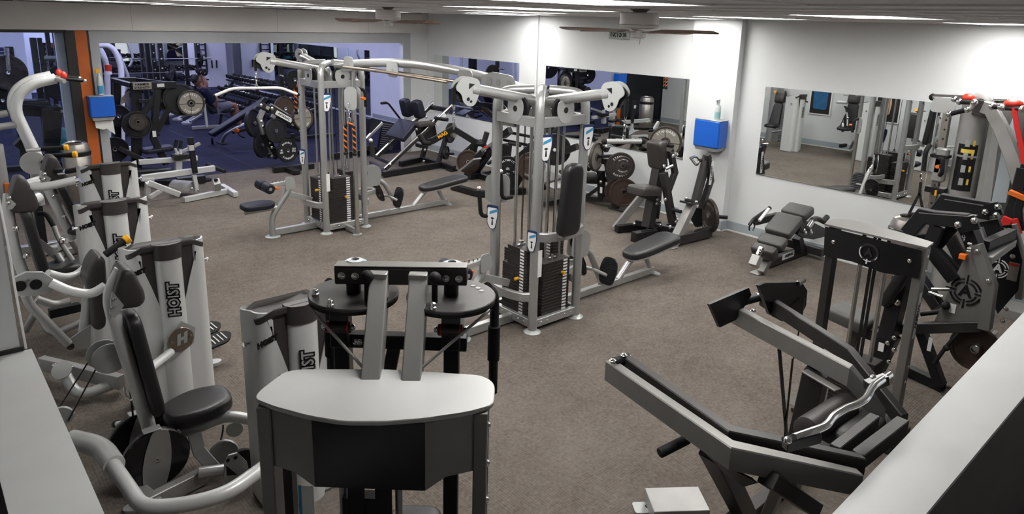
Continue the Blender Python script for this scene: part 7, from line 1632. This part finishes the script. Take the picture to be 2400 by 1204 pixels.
def power_rack(label, x, y, w=1.25, d=1.2, h=2.45, m='black_steel'):
    t = thing('power_rack', label, 'power rack', (x, y, 0))
    for sx in (-1, 1):
        for sy in (-1, 1):
            B(t, (x + sx * w / 2, y + sy * d / 2, 0), (x + sx * w / 2, y + sy * d / 2, h), .11, .11, 'upright', m, up=(1, 0, 0))
        B(t, (x + sx * w / 2, y - d / 2, .06), (x + sx * w / 2, y + d / 2, .06), .09, .09, 'base_rail', m); B(t, (x + sx * w / 2, y - d / 2, h - .06), (x + sx * w / 2, y + d / 2, h - .06), .09, .09, 'top_rail', m)
        B(t, (x + sx * w / 2, y - d / 2, .8), (x + sx * w / 2, y + d / 2, .8), .06, .08, 'safety_arm', m)
    for sy in (-1, 1): B(t, (x - w / 2, y + sy * d / 2, h - .06), (x + w / 2, y + sy * d / 2, h - .06), .08, .08, 'cross_rail', m)
    for sx in (-1, 1):
        for k in range(8): part(MB().box((x + sx * w / 2, y - d / 2 - .058, .5 + .24 * k), (.035, .006, .035), bev=0), 'bright_hole', 'towel_paper', t)
    return t
def barbell(label, x, y, z, plates=True):
    t = thing('barbell', label, 'barbell', (x, y, z)); part(MB().cyl((x - 1.1, y, z), (x + 1.1, y, z), .016, seg=10), 'shaft', 'steel_rod', t)
    for s in (-1, 1): part(MB().cyl((x + s * .68, y, z), (x + s * 1.1, y, z), .026, seg=10), 'sleeve', 'steel_rod', t)
power_rack('black power rack nearest the arch in the free weight room', 4.6, 20.2); power_rack('black power rack in the middle of the free weight room', 6.4, 23.0); power_rack('black power rack at the left rear of the free weight room', 4.2, 24.2)
barbell('barbell resting in the middle power rack', 6.3, 22.35, 1.52); barbell('barbell resting in the power rack nearest the arch', 4.6, 19.55, 1.35); barbell('barbell resting in the left rear power rack', 4.2, 23.55, 1.5)
for i, (x, y, z, lab) in enumerate(((5.55, 22.35, 1.52, 'left end of the barbell in the middle rack'), (7.05, 22.35, 1.52, 'right end of the barbell in the middle rack'), (3.75, 19.55, 1.35, 'left end of the barbell near the arch'), (5.45, 19.55, 1.35, 'right end of the barbell near the arch'))):
    weight_plate('black plate at the ' + lab, (x, y, z), (1, 0, 0), .225, .06, 'rubber_plate')
for i, (x, y) in enumerate(((3.5, 18.2), (5.6, 26.6))):
    t = thing('stack_machine', ('dark tall machine beside the pale bent tube arch', 'dark tall machine near the far mirror')[i], 'gym machine', (x, y, 0))
    B(t, (x, y, 0), (x, y, 2.1), .22, .18, 'tower', 'black_steel', up=(1, 0, 0)); B(t, (x - .45, y, 2.05), (x + .5, y, 1.95), .10, .12, 'top_arm', 'charcoal'); B(t, (x - .5, y - .3, .06), (x + .5, y + .1, .06), .10, .10, 'floor_rail', 'charcoal')
    tube(t, [(x + .45, y, 1.95), (x + .6, y - .2, 1.3), (x + .25, y - .3, .8)], .04, 'lever', 'silver_dark', bend=.2)
    part(MB().pad((x + .1, y - .15, .5), (1, 0, 0), (0, 1, 0), rrect(.40, .36, .06), .09, .03), 'seat', 'vinyl', t); part(MB().pad((x + .02, y - .12, .62), (1, 0, 0), (0, .15, 1), rrect(.28, .6, .06, cy=.3), .08, .03), 'backrest', 'vinyl', t)
# wall ladder with grips, on the far pillar
wl = thing('wall_ladder', 'black ladder-like grip rack on the pale pillar of the far wall', 'rack', (9.3, 28.7, 1.0))
for x in (8.62, 9.0): B(wl, (x + .3, 28.74, .6), (x + .3, 28.74, 1.75), .07, .05, 'rail', 'black_steel', up=(1, 0, 0))
for k in range(5): B(wl, (8.92, 28.74, .85 + .2 * k), (9.3, 28.74, .85 + .2 * k), .04, .04, 'rung', 'black_steel')
B(wl, (9.08, 28.74, 1.75), (9.06, 28.74, 2.6), .07, .05, 'upper_rail', 'black_steel', up=(1, 0, 0))
for x in (9.5, 9.68): part(MB().cyl((x, 28.72, .75), (x, 28.72, 1.05), .03, seg=8), 'hanging_grip', 'black_steel', wl)

# ---- seen through the glass front at the left edge
gm = thing('smith_machine', 'dark plate loaded machine behind the glass front, left of the orange post', 'gym machine', (1.6, 15.2, 0))
B(gm, (1.62, 15.4, 0), (1.62, 15.4, 2.2), .12, .12, 'post', 'black_steel', up=(1, 0, 0)); B(gm, (2.02, 15.6, 0), (2.02, 15.6, 2.35), .10, .10, 'post', 'black_steel', up=(1, 0, 0)); B(gm, (2.12, 15.6, 0), (2.12, 15.6, 2.35), .07, .07, 'post', 'black_steel', up=(1, 0, 0))
Cy(gm, (1.543, 15, 2.201), (1.526, 15, 1.816), .04, 'pin_post', 'steel_rod'); B(gm, (1.569, 15, 1.147), (2.202, 15, 1.053), .20, .18, 'block', 'black_steel'); B(gm, (1.985, 14.8, 1.143), (1.939, 14.8, 0.455), .16, .16, 'leg', 'black_steel', up=(1, 0, 0)); B(gm, (2.14, 14.8, 1.08), (2.023, 14.8, 0.446), .14, .14, 'leg', 'black_steel', up=(1, 0, 0))
B(gm, (1.318, 15, 1.11), (1.936, 15, 1.024), .08, .08, 'beam', 'charcoal'); part(MB().pad((1.731, 15.3, 1.142), (1, 0, 0), (0, 1, 0), rrect(.7, .4, .06), .12, .03), 'pad', 'vinyl', gm)
B(gm, (1.0, 15.2, .05), (2.3, 15.2, .05), .1, .1, 'floor_rail', 'black_steel')
weight_plate('large dark grey plate behind the glass front at the picture edge', (1.51, 15, 1.78), (.12, -.99, 0), .30, .07, 'cast_iron')
weight_plate('black plate behind the glass front, low at the picture edge', (1.376, 15.1, 1.297), (.3, -.95, 0), .28, .07, 'rubber_plate')
weight_plate('dark plate behind the glass front, next to its white jamb', (2.414, 15.8, 1.496), (.3, -.95, 0), .34, .07, 'rubber_plate')
sw = thing('wall_sign', 'blue sign with pale lines on the far wall behind the glass front', 'sign', (1.9, 22.0, 1.5))
part(MB().box((2.25, 24.0, 1.52), (.75, .03, .55), bev=0), 'board', 'label_navy', sw)
for k in range(3): part(MB().box((2.25, 23.98, 1.68 - .09 * k), (.68, .006, .018), bev=0), 'line', 'towel_paper', sw)
slab('wall_next_partition', -3, 2.9, 24.02, 24.15, 0, 3.5, 'wall_lavender')
tbg = thing('exercise_ball', 'teal cushion ball behind the glass front, beside the orange post', 'ball', (2.318, 16.249, 0.3))
part(MB().sphere(V((2.318, 16.249, 0.3)), .30, seg=28), 'ball', 'teal', tbg); part(MB().cyl(V((2.318, 16.249, 0.3)) + V((0, -.299, 0)), V((2.318, 16.249, 0.3)) + V((0, -.304, 0)), .015, seg=10), 'plug', 'white_label', tbg)

# ---------------------------------------------------------------- towel dispensers with spray bottles, clock, fans, cord
def dispenser(label, c, n, w, h, d, paper):
    c = V(c); n = V(n).normalized(); s = V((0, 0, 1)).cross(n).normalized(); z = V((0, 0, 1)); t = thing('towel_dispenser', label, 'towel dispenser', c)
    part(MB().box(c + n * (d / 2 + .004), (w, d, h), ax=(s, n, z), bev=.018), 'cover', 'blue_plastic', t, 'bright blue plastic cover')
    part(MB().box(c + n * (d / 2 + .002) + z * (h / 2 + .006), (w * .98, d * .96, .014), ax=(s, n, z)), 'top_edge', 'silver_panel', t)
    part(MB().prism([(-w * .46, 0), (w * .46, 0), (w * .40, -.05), (-w * .40, -.05)], c + n * (d * .5) - z * h / 2, s, z, d * .8), 'outlet', 'silver_dark', t)
    part(MB().box(c + n * (d * .5) - z * (h / 2 + .03), (w * .62, d * .5, .05), ax=(s, n, z)), 'outlet_slot', 'black_gloss', t)
    if paper:
        pp = [(-w * .34, -.02), (w * .38, -.02), (w * .42, -.30), (w * .10, -.19), (-.005, -.21), (-w * .32, -.17)]
        part(MB().prism(pp, c + n * (d * .62) - z * h / 2, s, z, .004), 'paper_towel', 'towel_paper', t, 'torn white paper towel')
    return t
dispenser('blue paper towel dispenser with torn paper hanging, on the grey post by the orange strip', (2.465, 12.95, 1.367), (0, -1, 0), .36, .33, .20, True)
dispenser('blue paper towel dispenser on the white pilaster of the mirror wall', (8.74, 5.540, 1.414), (-1, 0, 0), .42, .38, .22, False)
def bottle(label, c, liquid, cap, h=.24):
    c = V(c); t = thing('spray_bottle', label, 'bottle', c)
    part(MB().lathe(c, (0, 0, 1), [(.040, 0), (.042, .01), (.042, h * .58), (.034, h * .68), (.018, h * .75), (.016, h * .82)], 18), 'bottle_body', 'clear_plastic', t)
    part(MB().lathe(c + V((0, 0, .02)), (0, 0, 1), [(.0425, 0), (.0428, .02), (.0428, h * .3)], 18), 'bottle_label', liquid, t)
    part(MB().box(c + V((-.01, 0, h * .90)), (.06, .03, h * .16)), 'spray_head', cap, t); part(MB().box(c + V((-.05, 0, h * .93)), (.03, .014, .02)), 'nozzle', cap, t); part(MB().beam(c + V((-.035, 0, h * .86)), c + V((-.05, 0, h * .72)), .010, .012), 'trigger', cap, t)
bottle('white spray bottle with a yellow head on the dispenser by the orange strip', V((2.482, 12.85, 1.555)), 'label_blue', 'yellow', .42)
bottle('clear pump bottle with green label on the dispenser of the white pilaster', V((8.62, 5.452, 1.414 + .204)), 'teal_pale', 'clear_plastic', .29)
# wall clock
ck = thing('wall_clock', 'digital clock showing 10:15 on the mirror wall below the fan', 'clock', (XW, 7.52, 2.9))
cz = V((8.86, 7.526, 2.723))
part(MB().box((8.855, cz.y, cz.z), (.03, .42, .16), bev=.008), 'case', 'silver_panel', ck); part(MB().box((8.838, cz.y, cz.z), (.006, .39, .135), bev=0), 'lcd_panel', 'lcd', ck)
text('10:15', (8.834, cz.y + .055, cz.z), (0, -1, 0), (0, 0, 1), .135, 'black_gloss', ck, bold=.004, sx=.85); text('38', (8.834, cz.y - .125, cz.z - .015), (0, -1, 0), (0, 0, 1), .085, 'black_gloss', ck, bold=.002, sx=.9)
# ceiling fans
def fan(label, c, rot, tilt, k=1.0):
    x, y = c; t = thing('ceiling_fan', label, 'ceiling fan', (x, y, CEIL))
    part(MB().lathe((x, y, CEIL), (0, 0, -1), [(.062 * k, 0), (.062 * k, .006), (.045 * k, .018), (.034 * k, .03)], 24), 'canopy', 'fan_pale', t)
    part(MB().lathe((x, y, CEIL - .026), (0, 0, -1), [(.11 * k, 0), (.122 * k, .006), (.122 * k, .070), (.116 * k, .075), (.122 * k, .078), (.119 * k, .090), (.05 * k, .10)], 32), 'motor_housing', 'fan_white', t)
    part(MB().lathe((x, y, CEIL - .135), (0, 0, -1), [(.045 * k, 0), (.045 * k, .04), (.03 * k, .048)], 20), 'switch_cap', 'fan_white', t)
    part(MB().cyl((x + .02, y, CEIL - .17), (x + .02, y, CEIL - .22), .002, seg=6), 'pull_chain', 'steel_rod', t)
    for i in range(5):
        a = rot + i * 2 * PI / 5; d = V((math.cos(a), math.sin(a), 0)); s = V((-d.y, d.x, 0)); o = V((x, y, CEIL - .143))
        ss = (s + V((0, 0, tilt))).normalized()
        part(MB().prism([(.05 * k, -.012), (.10 * k, -.02), (.16 * k, -.045), (.19 * k, -.03), (.19 * k, .03), (.16 * k, .045), (.10 * k, .02), (.05 * k, .012)], o, d, ss, .006), 'blade_iron', 'fan_pale', t)
        b = part(MB().prism(smooth_poly([(.15 * k, -.05), (.30 * k, -.062), (.52 * k, -.066), (.525 * k, .066), (.30 * k, .062), (.15 * k, .05)], .03, 4), o + V((0, 0, .008)), d, ss, .006), 'blade', 'wood_blade', t)
fan('white ceiling fan with brown blades hanging near the digital clock', (3.581, 2.887), math.radians(48.5 - 80), .12)
fan('white ceiling fan with brown blades in front of the soffit', (3.696, 6.062), math.radians(48.5 - 62), .22)
# white cord hanging at the end of the left half wall
cd_ = solo(MB().tube([(0.345, 4.695, 1.948), (0.345, 4.526, 1.638), (0.35, 4.582, 1.353), (0.36, 4.612, 0.983)], .006, bend=.05, seg=8), 'cord', 'white_label', 'thin white cord hanging beside the white wall end at the left', 'cord', (0.345, 4.526, 1.638))
# two openings of the left wall, met only in the mirror: a framed blue shirt and a framed print
for y0, m, lab in ((8.112, 'jersey_blue', 'framed blue shirt on the left wall, seen in the right wall mirror'), (6.507, 'pink_print', 'framed print with a pink shape on the left wall, seen in the mirror')):
    t = thing('picture_frame', lab, 'picture', (.33, y0, 1.15))
    part(MB().box((.335, y0, 1.15), (.03, .56, .72), bev=.004), 'frame', 'white_label', t); part(MB().box((.352, y0, 1.15), (.006, .50, .66), bev=0), 'backing', 'black_frame', t)
    P = smooth_poly([(-.17, -.22), (.17, -.22), (.19, .33), (-.19, .33)], .05) if m == 'jersey_blue' else smooth_poly([(-.05, -.18), (.08, -.18), (.12, .1), (.06, .33), (-.04, .33), (-.08, .1)], .06)
    part(MB().prism(P, (.358, y0, 1.15), (0, 1, 0), (0, 0, 1), .01), 'shirt' if m == 'jersey_blue' else 'print', m, t)
# wall sockets
for i, (p, n) in enumerate((((8.870, 11.389, 0.387), 'white wall socket low on the mirror wall behind the row machine'), ((8.745, 5.62, .42), 'white wall socket low on the pilaster'))):
    t = thing('wall_socket', n, 'socket', p); part(MB().box(V(p) + V((-.004, 0, 0)), (.008, .075, .115), bev=.002), 'plate', 'white_label', t); part(MB().box(V(p) + V((-.009, 0, 0)), (.004, .035, .07), bev=0), 'outlet', 'towel_paper', t)
